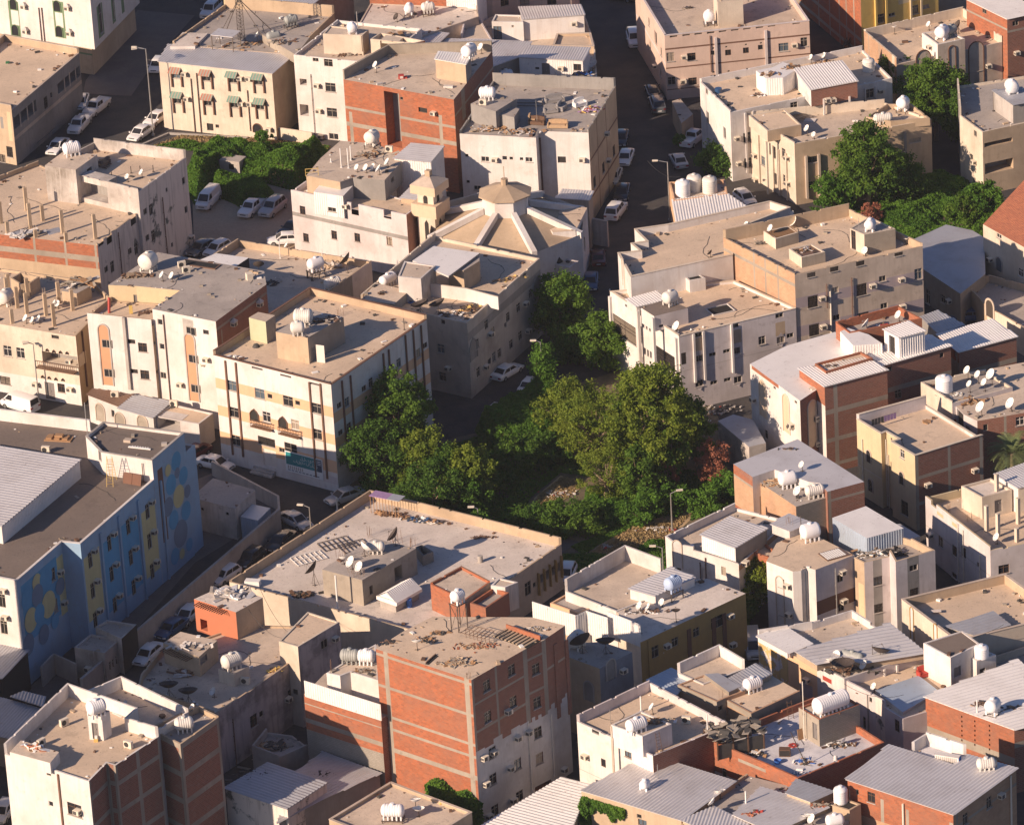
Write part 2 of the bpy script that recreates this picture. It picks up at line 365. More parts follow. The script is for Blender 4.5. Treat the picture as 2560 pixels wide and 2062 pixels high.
# ------------------------------------------------------------------ turning the collected data into meshes
def ucut(lo,hi,cuts):
    c=sorted({lo,hi,*[min(hi,max(lo,x))for x in cuts]});o=[c[0]]
    for x in c[1:]:
        if x-o[-1]>.02:o.append(x)
    o[-1]=hi;return o
def build_vol(v):
    b=v.b;O=b.origin;mats=[]
    def mi(m):
        if m not in mats:mats.append(m)
        return mats.index(m)
    mb=MB();n=v.n
    nrm=[];inn=[]
    # inner polygon
    off=[.2 if v.ph[i]>.05 else 0.0 for i in range(n)];lines=[]
    for i in range(n):
        a,e,L,ang=efr(v,i);nin=np.array([-e[1],e[0]]);lines.append((a+nin*off[i],e,nin))
    for i in range(n):
        (p,e,_),(q,f,_)=lines[i-1],lines[i];den=e[0]*f[1]-e[1]*f[0]
        if abs(den)<.08:inn.append(q)
        else:
            t=((q[0]-p[0])*f[1]-(q[1]-p[1])*f[0])/den;inn.append(p+e*t)
    profs=[]
    for i in range(n):
        a,e,L,ang=efr(v,i);top=v.top[i];uo=(v.P[i][0]*.37+v.P[i][1]*.61)%7
        pr=sorted(v.prof[i]);holes=v.holes[i];segs=[];cur=0
        for u0,u1,z in pr:
            if u0>cur:segs.append((cur,u0,top))
            segs.append((max(cur,u0),u1,z));cur=u1
        if cur<L-.01:segs.append((cur,L,top))
        profs.append(segs)
        Z0=v.z0
        us=ucut(0,L,[x for h in holes for x in h[:2]]+[x for z in v.zones[i]for x in z[:2]]+[x for s in segs for x in s[:2]])
        zs=ucut(Z0,top,[x for h in holes for x in h[2:4]]+[x for z in v.zones[i]for x in z[2:4]]+[s[2]for s in segs])
        def W(u,z,dep=0.0):return(a[0]+e[0]*u-e[1]*dep-O[0],a[1]+e[1]*u+e[0]*dep-O[1],z)
        for ui in range(len(us)-1):
            um=(us[ui]+us[ui+1])/2;run=None
            for zi in range(len(zs)-1):
                zm=(zs[zi]+zs[zi+1])/2;m=None
                st=next((s[2]for s in segs if s[0]<=um<=s[1]),top)
                if zm<st and not any(h[0]<=um<=h[1]and h[2]<=zm<=h[3]for h in holes):
                    m=v.walls[i]
                    for z in v.zones[i]:
                        if z[0]<=um<=z[1]and z[2]<=zm<=z[3]:m=z[4]
                if run and run[0]==m:run[2]=zs[zi+1]
                else:
                    if run and run[0]:
                        mb.face([W(us[ui],run[1]),W(us[ui+1],run[1]),W(us[ui+1],run[2]),W(us[ui],run[2])],mi(run[0]),
                                [(us[ui]+uo,run[1]),(us[ui+1]+uo,run[1]),(us[ui+1]+uo,run[2]),(us[ui]+uo,run[2])])
                    run=[m,zs[zi],zs[zi+1]]
            if run and run[0]:
                mb.face([W(us[ui],run[1]),W(us[ui+1],run[1]),W(us[ui+1],run[2]),W(us[ui],run[2])],mi(run[0]),
                        [(us[ui]+uo,run[1]),(us[ui+1]+uo,run[1]),(us[ui+1]+uo,run[2]),(us[ui]+uo,run[2])])
        for h in holes:
            dp={'r':1.9,'d':.3,'a':.5,'s':.18}.get(h[4],.16);u0,u1,z0,z1=h[:4];m=mi(v.walls[i])
            mb.face([W(u0,z0),W(u0,z0,dp),W(u0,z1,dp),W(u0,z1)][::-1],m);mb.face([W(u1,z0),W(u1,z0,dp),W(u1,z1,dp),W(u1,z1)],m)
            mb.face([W(u0,z0),W(u1,z0),W(u1,z0,dp),W(u0,z0,dp)],m);mb.face([W(u0,z1),W(u1,z1),W(u1,z1,dp),W(u0,z1,dp)][::-1],m)
            if h[4]in 'rvs':mb.face([W(u0,z0,dp),W(u1,z0,dp),W(u1,z1,dp),W(u0,z1,dp)],mi('dark' if h[4]!='r' else 'greyl' if v.b.key=='wht1' else 'grey'))  # recess backs coloured darker than the walls, standing for the shade inside
        if v.walls[i]in('sheetw','sheet','sheetb','sheetd'):  # upright corrugation
            k=.15
            while k<L-.1:
                if not any(hh[0]-.1<k<hh[1]+.1 for hh in holes):
                    st=next((s[2]for s in segs if s[0]<=k<=s[1]),top)
                    mb.face([W(k,Z0),W(k+.05,Z0,-.045),W(k+.05,st-.02,-.045),W(k,st-.02)],mi(v.walls[i]))
                    mb.face([W(k+.05,Z0,-.045),W(k+.1,Z0),W(k+.1,st-.02),W(k+.05,st-.02,-.045)],mi(v.walls[i]))
                k+=.3
        if Z0>.5 and False:pass
    link('wall',mb.mesh('wall',mats),b.root)
    # parapets: inner face, top and the ends of the gaps
    if any(p>.05 for p in v.ph):
        pm=MB();cm=MB()
        for i in range(n):
            if v.ph[i]<=.05:continue
            a,e,L,ang=efr(v,i);ia,ib=inn[i],inn[(i+1)%n];nin=np.array([-e[1],e[0]])
            ja=(ia-a)@e;jb=(ib-a)@e;segs=profs[i]
            for k,(u0,u1,zt)in enumerate(segs):
                q0=ja if k==0 else u0;q1=jb if k==len(segs)-1 else u1
                A0=a+e*u0-O[:2];A1=a+e*u1-O[:2];B0=a+e*q0+nin*.2-O[:2];B1=a+e*q1+nin*.2-O[:2]
                if zt>v.deck+.03:
                    pm.face([(*B1,v.deck),(*B0,v.deck),(*B0,zt),(*B1,zt)],0,[(q1,v.deck),(q0,v.deck),(q0,zt),(q1,zt)])
                zz=max(zt,v.deck+.03)
                pm.face([(*A0,zz),(*A1,zz),(*B1,zz),(*B0,zz)],0)
                for(u,B,sgn,kk)in((u0,B0,1,k-1),(u1,B1,-1,k+1)):
                    zn=segs[kk][2]if 0<=kk<len(segs)else(v.top[i-1 if sgn>0 else(i+1)%n])
                    if zn<zt-.03:
                        A=a+e*u-O[:2];f=[(*A,max(zn,v.deck)),(*B,max(zn,v.deck)),(*B,zt),(*A,zt)]
                        pm.face(f if sgn>0 else f[::-1],0)
                if v.cope and zt>v.deck+.2:
                    o0=A0-nin*.05;o1=A1-nin*.05;i0=B0+nin*.04;i1=B1+nin*.04
                    z1=zt+.07
                    cm.face([(*o0,z1),(*o1,z1),(*i1,z1),(*i0,z1)]);cm.face([(*o0,zt+.004),(*o1,zt+.004),(*o1,z1),(*o0,z1)])
                    cm.face([(*i1,zt+.004),(*i0,zt+.004),(*i0,z1),(*i1,z1)]);cm.face([(*i0,zt+.004),(*o0,zt+.004),(*o0,z1),(*i0,z1)]);cm.face([(*o1,zt+.004),(*i1,zt+.004),(*i1,z1),(*o1,z1)])
                    cm.face([(*o0,zt+.004),(*i0,zt+.004),(*i1,zt+.004),(*o1,zt+.004)])
        pmat=v.pmat if hasattr(v,'pmat')else v.walls[0]
        if pmat.startswith('sheet')and False:pass
        link('parapet',pm.mesh('parapet',[pmat]),b.root)
        if v.cope and cm.f:link('coping',cm.mesh('coping',[v.cope]),b.root)
    # deck or metal roof
    dm=MB();ip=[p-O[:2]for p in inn]
    dm.face([(*p,v.deck)for p in ip],0,[(p[0]*.8+p[1]*.6,p[1]*.8-p[0]*.6)for p in ip])
    link('roof',dm.mesh('roof',[v.roof]),b.root)
    if v.metal:metal_roof(v,b)
    else:deck_litter(v,b,ip)
def deck_litter(v,b,ip):
    A=abs(sum(ip[i][0]*ip[(i+1)%len(ip)][1]-ip[(i+1)%len(ip)][0]*ip[i][1]for i in range(len(ip))))/2
    if A<5 or v.roof in('sheetw','sheetb','sheetd','sheet','void','rooftile','dark','rust','woodd','cream','sheetw'):return
    m=MB();mats=['conc','woodd','dishw','tarp','tan','rust'];P=np.array(ip);lo,hi=P.min(0),P.max(0);n=int(min(60,A*.28));k=0;z=v.deck+.003
    others=[w_ for w_ in b.vols if w_ is not v and w_.deck>v.deck+.2]
    def ok(x,y):return inpoly(ip,x,y)and not any(inpoly([q-b.origin[:2]for q in w_.P],x,y)for w_ in others)
    while k<n:
        k+=1;x,y=R.uniform(lo[0],hi[0]),R.uniform(lo[1],hi[1])
        if R.random()<.6:i=R.randrange(len(ip));f=R.random();a=ip[i];e=ip[(i+1)%len(ip)];c=P.mean(0);q=(a*(1-f)+e*f);q=q+(c-q)*R.uniform(.04,.15);x,y=q
        if not ok(x,y):continue
        s=R.choice((.06,.08,.12,.2));m.box(-s*R.uniform(.5,2.5),s,-s,s*R.uniform(.3,1),0,s*R.uniform(.3,1.2),R.randrange(6),Matrix.Translation((x,y,z))@Matrix.Rotation(R.uniform(0,3),4,'Z'))
    for c in range(int(min(4,A/45))):
        x,y=R.uniform(lo[0],hi[0]),R.uniform(lo[1],hi[1]);h=R.uniform(0,6)
        for s in range(14):
            h+=R.uniform(-.5,.5);x2,y2=x+.6*math.cos(h),y+.6*math.sin(h)
            if ok(x,y)and ok(x2,y2):m.box(0,.62,-.018,.018,0,.03,3,Matrix.Translation((x,y,z))@Matrix.Rotation(math.atan2(y2-y,x2-x),4,'Z'),skip='b')
            x,y=x2,y2
    if m.f:link('roof_litter',m.mesh('roof_litter',mats),b.root)['kind']='stuff'
def clipline(P,o,d):
    ts=[];n=len(P)
    for i in range(n):
        a=P[i];b=P[(i+1)%n];e=b-a;den=d[0]*e[1]-d[1]*e[0]
        if abs(den)<1e-9:continue
        w=a-o;t=(w[0]*e[1]-w[1]*e[0])/den;s=(w[0]*d[1]-w[1]*d[0])/den
        if 0<=s<1:ts.append(t)
    ts.sort();return[(ts[i],ts[i+1])for i in range(0,len(ts)-1,2)]
def sheet_mesh(P,z,mat,dirv,pitch=.34,slope=0.0,org=None):
    """a corrugated sheet over polygon P (local xy) with raised ribs along dirv"""
    mb=MB();P=[np.array(p[:2],float)for p in P];d=np.array(dirv)/np.linalg.norm(dirv);q=np.array([-d[1],d[0]])
    c=sum(P)/len(P);zf=lambda p:z+slope*((p-c)@d)
    mb.face([(*p,zf(p))for p in P]);n=len(P)
    mb.face([(*p,zf(p)-.07)for p in P[::-1]])
    for i in range(n):a,b=P[i],P[(i+1)%n];mb.face([(*a,zf(a)-.07),(*b,zf(b)-.07),(*b,zf(b)),(*a,zf(a))])
    pitch=min(.75,max(.34,2.7/(8.3*math.hypot(q[0],.42*q[1]))))
    s=[(p-c)@q for p in P];k=min(s)+.1;hh=.05*pitch/.34;hw=pitch*.5
    while k<max(s)-.05:
        for t0,t1 in clipline(P,c+q*k,d):
            if t1-t0<.3:continue
            a=c+q*k+d*(t0+.02);b=c+q*k+d*(t1-.02)
            A0,A1,B0,B1=a-q*hw,a+q*hw,b-q*hw,b+q*hw
            mb.face([(*A0,zf(a)+.002),(*B0,zf(b)+.002),(*b,zf(b)+hh),(*a,zf(a)+hh)]);mb.face([(*a,zf(a)+hh),(*b,zf(b)+hh),(*B1,zf(b)+.002),(*A1,zf(a)+.002)])
        k+=pitch
    mats=[mat];return mb.mesh('metal_sheet',mats)
def metal_roof(v,b):
    n=v.n;P=v.P;o=v.over;L=[]
    for i in range(n):
        a,e,_,_=efr(v,i);L.append((a+np.array([e[1],-e[0]])*o,e))
    Q=[]
    for i in range(n):
        (p,e),(q,f)=L[i-1],L[i];den=e[0]*f[1]-e[1]*f[0]
        if abs(den)<.08:Q.append(q)
        else:Q.append(p+e*(((q[0]-p[0])*f[1]-(q[1]-p[1])*f[0])/den))
    i=v.mdir if v.mdir is not None else 0
    d=P[(i+1)%n]-P[i]
    link('metal_sheet',sheet_mesh([q-b.origin[:2]for q in Q],v.deck+.12,v.metal,d),b.root)
def win_mesh(w,h,kind):
    mb=MB();f=.04
    fm={'b':'bars','o':'wframe','k':'woodd'}.get(kind,'alu')
    for x0,x1,z0,z1 in((0,w,0,f),(0,w,h-f,h),(0,f,f,h-f),(w-f,w,f,h-f)):mb.box(x0,x1,.05,.12,z0,z1)
    if w>.7:mb.box(w/2-f*.5,w/2+f*.5,.055,.115,f,h-f)
    if h>1.0:mb.box(f,w-f,.057,.113,h*.66,h*.66+.04)
    if kind=='b':
        k=.15
        while k<w-.1:mb.box(k,k+.03,-.01,.02,0,h);k+=.17
        for zz in(.05,h/2,h-.1):mb.box(0,w,-.012,.018,zz,zz+.03)
    return mb.mesh('window',[fm])
def arch_mesh(w,h,kind):
    """glazing with a rounded head"""
    mb=MB();pts=[(0,0),(w,0),(w,h-w/2)]+[(w/2+w/2*math.cos(t),h-w/2+w/2*math.sin(t))for t in np.linspace(.15,PI-.15,8)]+[(0,h-w/2)]
    mb.face([(x,-.03,z)for x,z in pts]);return mb
def build_windows():
    for v,i,u0,u1,z0,z1,kind in WINS:
        a,e,L,ang=efr(v,i);b=v.b;w=round(u1-u0,1);h=round(z1-z0,1);w=max(w,.2);h=max(h,.2)
        cu,cz=(u0+u1)/2,(z0+z1)/2;w0,h0=u1-u0,z1-z0
        loc=(a[0]+e[0]*u0-b.origin[0],a[1]+e[1]*u0-b.origin[1],z0)
        if kind in 'rvs':continue
        if kind=='d' or kind=='D':
            def mk():
                m=MB();m.box(0,w0,.12,.16,0,h0);m.box(0,.07,.06,.12,0,h0);m.box(w0-.07,w0,.06,.12,0,h0);m.box(w0/2-.02,w0/2+.02,.1,.12,0,h0);m.box(.07,w0-.07,.06,.12,h0-.08,h0);return m.mesh('door',['door' if kind=='d' else 'doorw'])
            d=link('door',cached(('door',w,h,kind),mk),b.root,loc,ang)
            def mh():m=MB();m.box(w0*.55,w0*.55+.04,.05,.1,1.0,1.15);return m.mesh('handle',['galv'])
            link('handle',cached(('handle',w),mh),d);continue
        wo=link('window',cached(('win',w,h,kind),lambda:win_mesh(w0,h0,kind)),b.root,loc,ang)
        r=R.random();gm='void' if kind=='h' else('glassb' if r<.12 else 'curt' if r<.24 else 'glass')  # kind h has no glass: a black sheet stands for the unlit inside
        def mp():m=MB();m.face([(0,.11,0),(w0,.11,0),(w0,.11,h0),(0,.11,h0)]);return m.mesh('pane',[gm])
        link('pane',cached(('pane',w,h,gm),mp),wo)
        if w0>.8 and kind!='h':
            def ms():m=MB();m.box(-.08,w0+.08,-.09,.05,-.08,-.004);return m.mesh('sill',['greyl'])
            link('sill',cached(('sill',w),ms),wo)
# ---- things fixed to a facade: kept as (function, args) until the buildings exist
POST=[]
def wallfix(name,mats,fn,key,pts,host=None,sub=None,smooth=False):
    for p in pts:
        r=wallpick(p,host)
        if not r:continue
        v,i,z,u=r;POST.append((name,mats,fn,key,v,i,z,u,sub))
def do_post():
    for name,mats,fn,key,v,i,z,u,sub in POST:
        a,e,L,ang=efr(v,i);b=v.b
        me=cached(key,lambda:fn().mesh(name,mats))
        o=link(name,me,b.root,(a[0]+e[0]*u-b.origin[0],a[1]+e[1]*u-b.origin[1],z),ang)
        if sub:
            g_=link(sub[0],cached(sub[3],lambda:sub[2]().mesh(sub[0],sub[1])),o)
            if sub[0]=='grille':g_['kind']='stuff'
def _ac():
    m=MB();m.box(-.36,.36,-.55,.1,-.25,.22);return m
def _acs():
    m=MB();m.box(-.31,.1,-.57,-.552,-.20,.17)
    for k in range(4):m.box(-.30,.09,-.585,-.572,-.17+k*.09,-.13+k*.09)
    for s in(-1,1):m.face([(s*.366,-.5,-.16),(s*.366,-.1,-.16),(s*.366,-.1,.12),(s*.366,-.5,.12)][::s])
    return m
def ac(*pts,host=None):wallfix('air_conditioner',['acw'],_ac,'ac',pts,host,('grille',['acg'],_acs,'acs'))
def _hood():
    m=MB();m.box(-.42,.42,-.6,.0,.28,.33);m.face([(-.42,-.6,.33),(.42,-.6,.33),(0,-.3,.75)]);m.face([(.42,-.6,.33),(.42,0,.33),(0,-.3,.75)]);m.face([(-.42,0,.33),(-.42,-.6,.33),(0,-.3,.75)]);m.face([(.42,0,.33),(-.42,0,.33),(0,-.3,.75)]);return m
def achood(*pts,host=None):
    ac(*pts,host=host);wallfix('hood',['white2'],_hood,'hood',pts,host)
def pipe(*prs,mat='pipeb',r=.06,host=None):
    """upright pipes on a facade: top point and height"""
    for x,y,hh in prs:
        def mk(hh=hh):
            m=MB();m.tube((0,-.12,-hh),(0,-.12,0),r,6)
            k=.4
            while k<hh:m.box(-.05,.05,-.12,0,-k-.03,-k+.03);k+=1.6
            return m
        wallfix('pipe',[mat],mk,('pipe',hh,r,mat),[(x,y)],host)
def awning(*pts,w=1.2,mats=('awn','awng')):
    for k,p in enumerate(pts):
        mm=['awng','awnr'][k in(0,1,5)and 1 or 0]
        def mk():
            m=MB();n=8
            for j in range(n):
                x0=-w/2+w*j/n;x1=-w/2+w*(j+1)/n
                m.face([(x0,-.75,-.35),(x1,-.75,-.35),(x1,0,.15),(x0,0,.15)],j%2)
                m.face([(x0,-.75,-.5),(x1,-.75,-.5),(x1,-.75,-.35),(x0,-.75,-.35)],j%2)
            m.face([(-w/2,-.75,-.5),(-w/2,-.75,-.35),(-w/2,0,.15)]);m.face([(w/2,-.75,-.5),(w/2,0,.15),(w/2,-.75,-.35)]);return m
        wallfix('awning',[mm,'awn'],mk,('awn',mm,w),[p])
def fin(w,dep,h,*pts,mat='brown',name='fin',host=None):
    def mk():m=MB();m.box(-w/2,w/2,-dep,-.003,-h,0);return m
    wallfix(name,[mat],mk,(name,w,dep,h,mat),pts,host)
def archtrim(w,h,*pts,mat='pink',t=.14,back=None,host=None,pointed=False):
    """arch mouldings: each point is the middle of the foot of the arch"""
    def out(w,h):
        r=w/2;q=[(-r,0),(-r,h-r)]
        if pointed:q+=[(-r*.6,h-r*.45),(0,h),(r*.6,h-r*.45)]
        else:q+=[(r*math.cos(x),h-r+r*math.sin(x))for x in np.linspace(PI-.3,.3,9)]
        return q+[(r,h-r),(r,0)]
    def mk():
        m=MB();A=out(w,h);B=out(w+2*t,h+t)
        for k in range(len(A)-1):
            a,b,c,d=A[k],A[k+1],B[k+1],B[k]
            m.face([(a[0],-.09,a[1]),(b[0],-.09,b[1]),(c[0],-.09,c[1]),(d[0],-.09,d[1])][::-1])
            m.face([(d[0],-.09,d[1]),(c[0],-.09,c[1]),(c[0],0,c[1]),(d[0],0,d[1])][::-1])
            m.face([(b[0],-.09,b[1]),(a[0],-.09,a[1]),(a[0],0,a[1]),(b[0],0,b[1])][::-1])
        return m
    sub=None
    if back:
        def mb2():m=MB();m.face([(x,-.012,z)for x,z in out(w,h)][::-1]);return m
        sub=('arch_panel',[back],mb2,('archp',w,h,back,pointed))
    wallfix('arch',[mat],mk,('arch',w,h,mat,t,pointed),pts,host,sub)
def chips():
    for v in VOLS:
        if v.cope or len(v.P)>8:continue
        for i in range(v.n):
            if v.ph[i]<.28 or v.prof[i]or v.walls[i][:5]=='sheet':continue
            L=efr(v,i)[2];u=.6
            while u<L-.8:
                u+=R.uniform(.4,4.5);w=R.uniform(.15,.7)
                if u+w<L-.5:v.prof[i].append((u,u+w,v.top[i]-R.uniform(.04,.16)))
                u+=w
def finish_buildings():
    chips()
    for b in BL.values():
        if not b.vols:continue
        P=np.concatenate([np.array(v.P)for v in b.vols]);c=P.mean(0);b.origin=np.array([c[0],c[1],0.0])
        b.root=link(b.name,None,None,(c[0],c[1],0));b.root.empty_display_size=2
        tag(b.root,b.label,b.cat,b.group)
    for v in VOLS:build_vol(v)
    build_windows();do_post()
# ------------------------------------------------------------------ things that stand on roofs and in the streets
THINGS=[]  # (root, noun phrase, host phrase, image x, image y, kind)
def put(name,cat,look,p,mats=None,mesh=None,az=0.0,host=None,label=None,group=None,z=None,dz=0.0,hostname=None):
    """place a thing where the picture point meets a roof or the ground"""
    if z is None:k,v,i,q,u=pick(p,wall=False,host=host)
    else:v=None;q=at(p,z)
    o=link(name,mesh,None,(q[0],q[1],q[2]+.004+dz),math.radians(az));P=px(p)
    hn=hostname or(v.b.short if v else 'the ground')
    o['category']=cat
    if group:o['group']=group
    if label:o['label']=label
    else:THINGS.append((o,look,hn,P[0],P[1]))
    return o
def label_things():
    g={}
    for o,look,hn,x,y in THINGS:g.setdefault((look,hn),[]).append((x,y,o))
    ordn={2:['left one of two','right one of two'],3:['leftmost of three','middle one of three','rightmost of three']}
    num=['leftmost','second from left','third from left','fourth from left','fifth from left','sixth from left','seventh from left','eighth from left','ninth from left','tenth from left','eleventh from left','twelfth from left']
    for(look,hn),L in g.items():
        L.sort(key=lambda t:t[0]);n=len(L)
        for k,(x,y,o)in enumerate(L):
            if n==1:s=f'{look} on {hn}'
            elif n<=3:s=f'{look} on {hn}, {ordn[n][k]}'
            else:s=f'{look} on {hn}, {num[k] if k < n-1 else "rightmost"}'
            if len(s.split())>16:s=s.replace(' one of two','').replace('outdoor ','').replace('rusty bundle of upright reinforcing bars','upright reinforcing bars')
            o['label']=' '.join(s.split()[:16])if len(s.split())>16 else s
            if n>1:o['group']=f'{look}s on {hn}'
def rotx(T=None):return Matrix.Rotation(math.radians(90),4,'Y')
def tank_body(L,D,ribs=7):
    m=MB();r=D/2;prof=[(.02,-L/2),(r*.45,-L/2+.03),(r*.78,-L/2+.13),(r*.95,-L/2+.28)]
    n=ribs;x0,x1=-L/2+.3,L/2-.3
    for k in range(n):
        a=x0+(x1-x0)*k/n;b=x0+(x1-x0)*(k+1)/n;g=(b-a)
        prof+=[(r*.965,a+g*.06),(r,a+g*.2),(r,a+g*.8),(r*.965,a+g*.94)]
    prof+=[(r*.96,L/2-.28),(r*.8,L/2-.12),(r*.45,L/2-.02),(.02,L/2)]
    m.lathe(prof,18,0,Matrix.Translation((0,0,r+.22))@rotx(),False)
    return m
def tank(p,L=1.9,D=1.25,az=30,mat='tankw',stand=0.0,kind='h',host=None,look=None,label=None):
    hv={'h':'horizontal','v':'upright','o':'rounded'}[kind]
    col={'tankw':'white','tankb':'pale blue','tankg':'grey'}[mat]
    sz='big ' if L*D>3.5 else ''
    bm_='tankc' if mat=='tankw' and R.random()<.35 else mat
    nm=look or f'{sz}{col} {hv} water tank'
    t=put('water_tank','water tank',nm,p,az=az,host=host,dz=stand,label=label)
    mat=bm_;key=(round(L,1),round(D,2),kind,mat)
    if kind=='v':
        def mk():
            m=MB();r=D/2;pr=[(r,0)];n=6
            for k in range(n):pr+=[(r,L*.8*(k+.2)/n),(r*1.02,L*.8*(k+.4)/n),(r*1.02,L*.8*(k+.8)/n),(r,L*.8*(k+1)/n)]
            pr+=[(r*.9,L*.88),(r*.55,L*.95),(r*.3,L*.96)];m.lathe(pr,20);return m.mesh('tank_body',[mat],True,True)
        b=link('tank_body',cached(('tb',)+key,mk),t);lz=L*.96
    else:
        nr=1 if kind=='o' else max(3,int(L/.3))
        b=link('tank_body',cached(('tb',)+key,lambda:tank_body(L,D,nr).mesh('tank_body',[mat],True,True)),t);lz=D+.2
        def mf():
            m=MB();k=max(2,int(L/.45))
            for j in range(k):
                x=-L/2+.3+(L-.6)*j/(k-1)
                for s in(-1,1):m.box(x-.07,x+.07,s*D*.33-.09,s*D*.33+.09,0,.42)
            return m.mesh('foot',[mat])
        link('foot',cached(('tf',)+key,mf),t)['kind']='stuff'
    def ml():
        m=MB();m.lathe([(.24,-.04),(.24,.1),(.2,.16),(.05,.18)],12);return m.mesh('lid',[mat],True,True)
    link('lid',cached(('tl',mat),ml),t,(0,0,lz))
    if stand>.05:
        def mst():
            m=MB();w,l=D*.42,L*.42
            for x in(-l,l):
                for y in(-w,w):m.box(x-.04,x+.04,y-.04,y+.04,-stand,-.02)
            for y in(-w,w):m.box(-l-.1,l+.1,y-.05,y+.05,-.10,-.012)
            for k in range(5):x=-l+2*l*k/4;m.box(x-.05,x+.05,-w-.15,w+.15,-.02,-.002)
            if stand>.6:m.tube((-l,-w,-stand),(l,-w,-.1),.025,4);m.tube((l,w,-stand),(-l,w,-.1),.025,4);m.tube((-l,-w,-.1),(-l,w,-stand),.025,4)
            return m.mesh('stand',['steel'])
        link('stand',cached(('ts',round(stand,1))+key,mst),t)
    return t
def dish(p,D=.9,az=200,mast=.7,mat='dishw',el=38,host=None,look=None):
    sz='large ' if D>1.4 else 'small ' if D<.75 else ''
    nm=look or f"{sz}{'white' if mat == 'dishw' else 'dark mesh'} satellite dish"
    t=put('satellite_dish','satellite dish',nm,p,az=0,host=host)
    T=Matrix.Rotation(math.radians(az),4,'Z')@Matrix.Rotation(math.radians(90-el),4,'Y')
    def mk():
        m=MB();r=D/2;pr=[(r*k/5+.001,.30*D*(k/5)**2*.8)for k in range(6)]
        m.lathe(pr,20,0,T,False);m.lathe([(a,b-.025)for a,b in pr[::-1]],20,0,T,False);return m.mesh('reflector',[mat],True)
    z=mast+D*.35
    link('reflector',cached(('dr',D,az,mat,el),mk),t,(0,0,z))
    def mm():
        m=MB();m.tube((0,0,0),(0,0,z),.035,6);m.box(-.25,.25,-.03,.03,0,.04);m.box(-.03,.03,-.25,.25,.001,.041)
        if D>1.3:m.tube((.5,0,0),(0,0,z*.8),.025,4);m.tube((-.3,.45,0),(0,0,z*.8),.025,4)
        return m.mesh('mast',['steel'])
    link('mast',cached(('dm',D,mast),mm),t)
    def mf():
        m=MB();f=T@Vector((0,0,D*.5))
        for k in range(3):a=2*PI*k/3;q=T@Vector((D*.45*math.cos(a),D*.45*math.sin(a),.2*D));m.tube(q,f,.014,4)
        m.tube(f,f*.85,.045,6);return m.mesh('feed_arm',['galv' if mat=='dishw' else 'steel'])
    link('feed_arm',cached(('df',D,az,el,mat),mf),t,(0,0,z))
    return t
def acunit(p,az=-35,host=None):
    t=put('air_conditioning_unit','air conditioner','boxy outdoor air conditioning unit',p,az=az,host=host)
    def mb_():m=MB();m.box(-.45,.45,-.18,.18,.06,.78);m.box(-.35,-.28,-.2,.2,0,.06);m.box(.28,.35,-.2,.2,0,.06);return m.mesh('casing',['acw'])
    link('casing',cached('acu1',mb_),t)
    def mf():m=MB();m.lathe([(.001,0),(.27,0),(.27,.012)],16,0,Matrix.Translation((-.12,-.182,.42))@Matrix.Rotation(PI/2,4,'X'),False);return m.mesh('fan_grille',['fan'])
    link('fan_grille',cached('acu2',mf),t);return t
def pole(p,h,r=.05,mat='pvc',host=None,look='slim pale upright pipe'):
    def mk():m=MB();m.tube((0,0,0),(0,0,h),r,6);m.box(-r*2,r*2,-r*2,r*2,0,.05);return m.mesh('pole',[mat])
    return put('pole','pole',look,p,mesh=cached(('pole',h,r,mat),mk),host=host)
def simple(name,cat,look,p,mats,fn,key=None,az=0,host=None,label=None,z=None,kind=None,group=None):
    me=cached(key,lambda:fn().mesh(name,mats))if key else fn().mesh(name,mats)
    o=put(name,cat,look,p,mesh=me,az=az,host=host,label=label,z=z,group=group)
    if kind:o['kind']=kind
    return o
def rebar(p,n=9,h=1.1,spread=.25,host=None):
    def mk():
        m=MB()
        for k in range(n):
            x,y=R.uniform(-spread,spread),R.uniform(-spread,spread);m.tube((x,y,0),(x+R.uniform(-.12,.12),y+R.uniform(-.12,.12),h*R.uniform(.6,1)),.014,3,cap=False)
        return m
    return simple('rebar_bundle','steel bars','rusty bundle of upright reinforcing bars',p,['rust'],mk,host=host)
def debris(p,w=1.6,d=1.0,n=26,mats=('wood','conc','tarp','rust','white2'),sz=.35,host=None,look='low heap of broken boards and rubbish',az=0):
    def mk():
        m=MB()
        for k in range(n):
            x=R.gauss(0,w*.3);y=R.gauss(0,d*.3);l=R.uniform(.3,1.3)*sz;ww=R.uniform(.15,.6)*sz;t=R.uniform(.03,.25)*sz
            T=Matrix.Translation((x,y,R.uniform(.05,.3)*sz+.15*sz*max(0,1-(abs(x)/w+abs(y)/d)*1.5)*2))@Matrix.Rotation(R.uniform(0,PI),4,'Z')@Matrix.Rotation(R.uniform(-.5,.5),4,'X')@Matrix.Rotation(R.uniform(-.4,.4),4,'Y')
            m.box(-l,l,-ww,ww,-t/2,t/2,R.randrange(len(mats)),T)
        return m
    return simple('debris_heap','rubbish heap',look,p,list(mats),mk,host=host,az=az,kind='stuff')
def ladder(p,h=3.0,lean=.8,az=0,host=None,mat='wood',look='wooden ladder',double=False):
    def mk():
        m=MB()
        for sgn in((1,-1)if double else(1,)):
            for s in(-.22,.22):m.tube((s,0 if not double else sgn*.02,h),(s*1.3,-sgn*lean,0),.03,4)
            k=.3
            while k<h-.1:f=1-k/h;m.tube((-.22-.066*f,-sgn*lean*f,k),(.22+.066*f,-sgn*lean*f,k),.022,4);k+=.32
        return m
    return simple('ladder','ladder',look,p,[mat],mk,az=az,host=host)
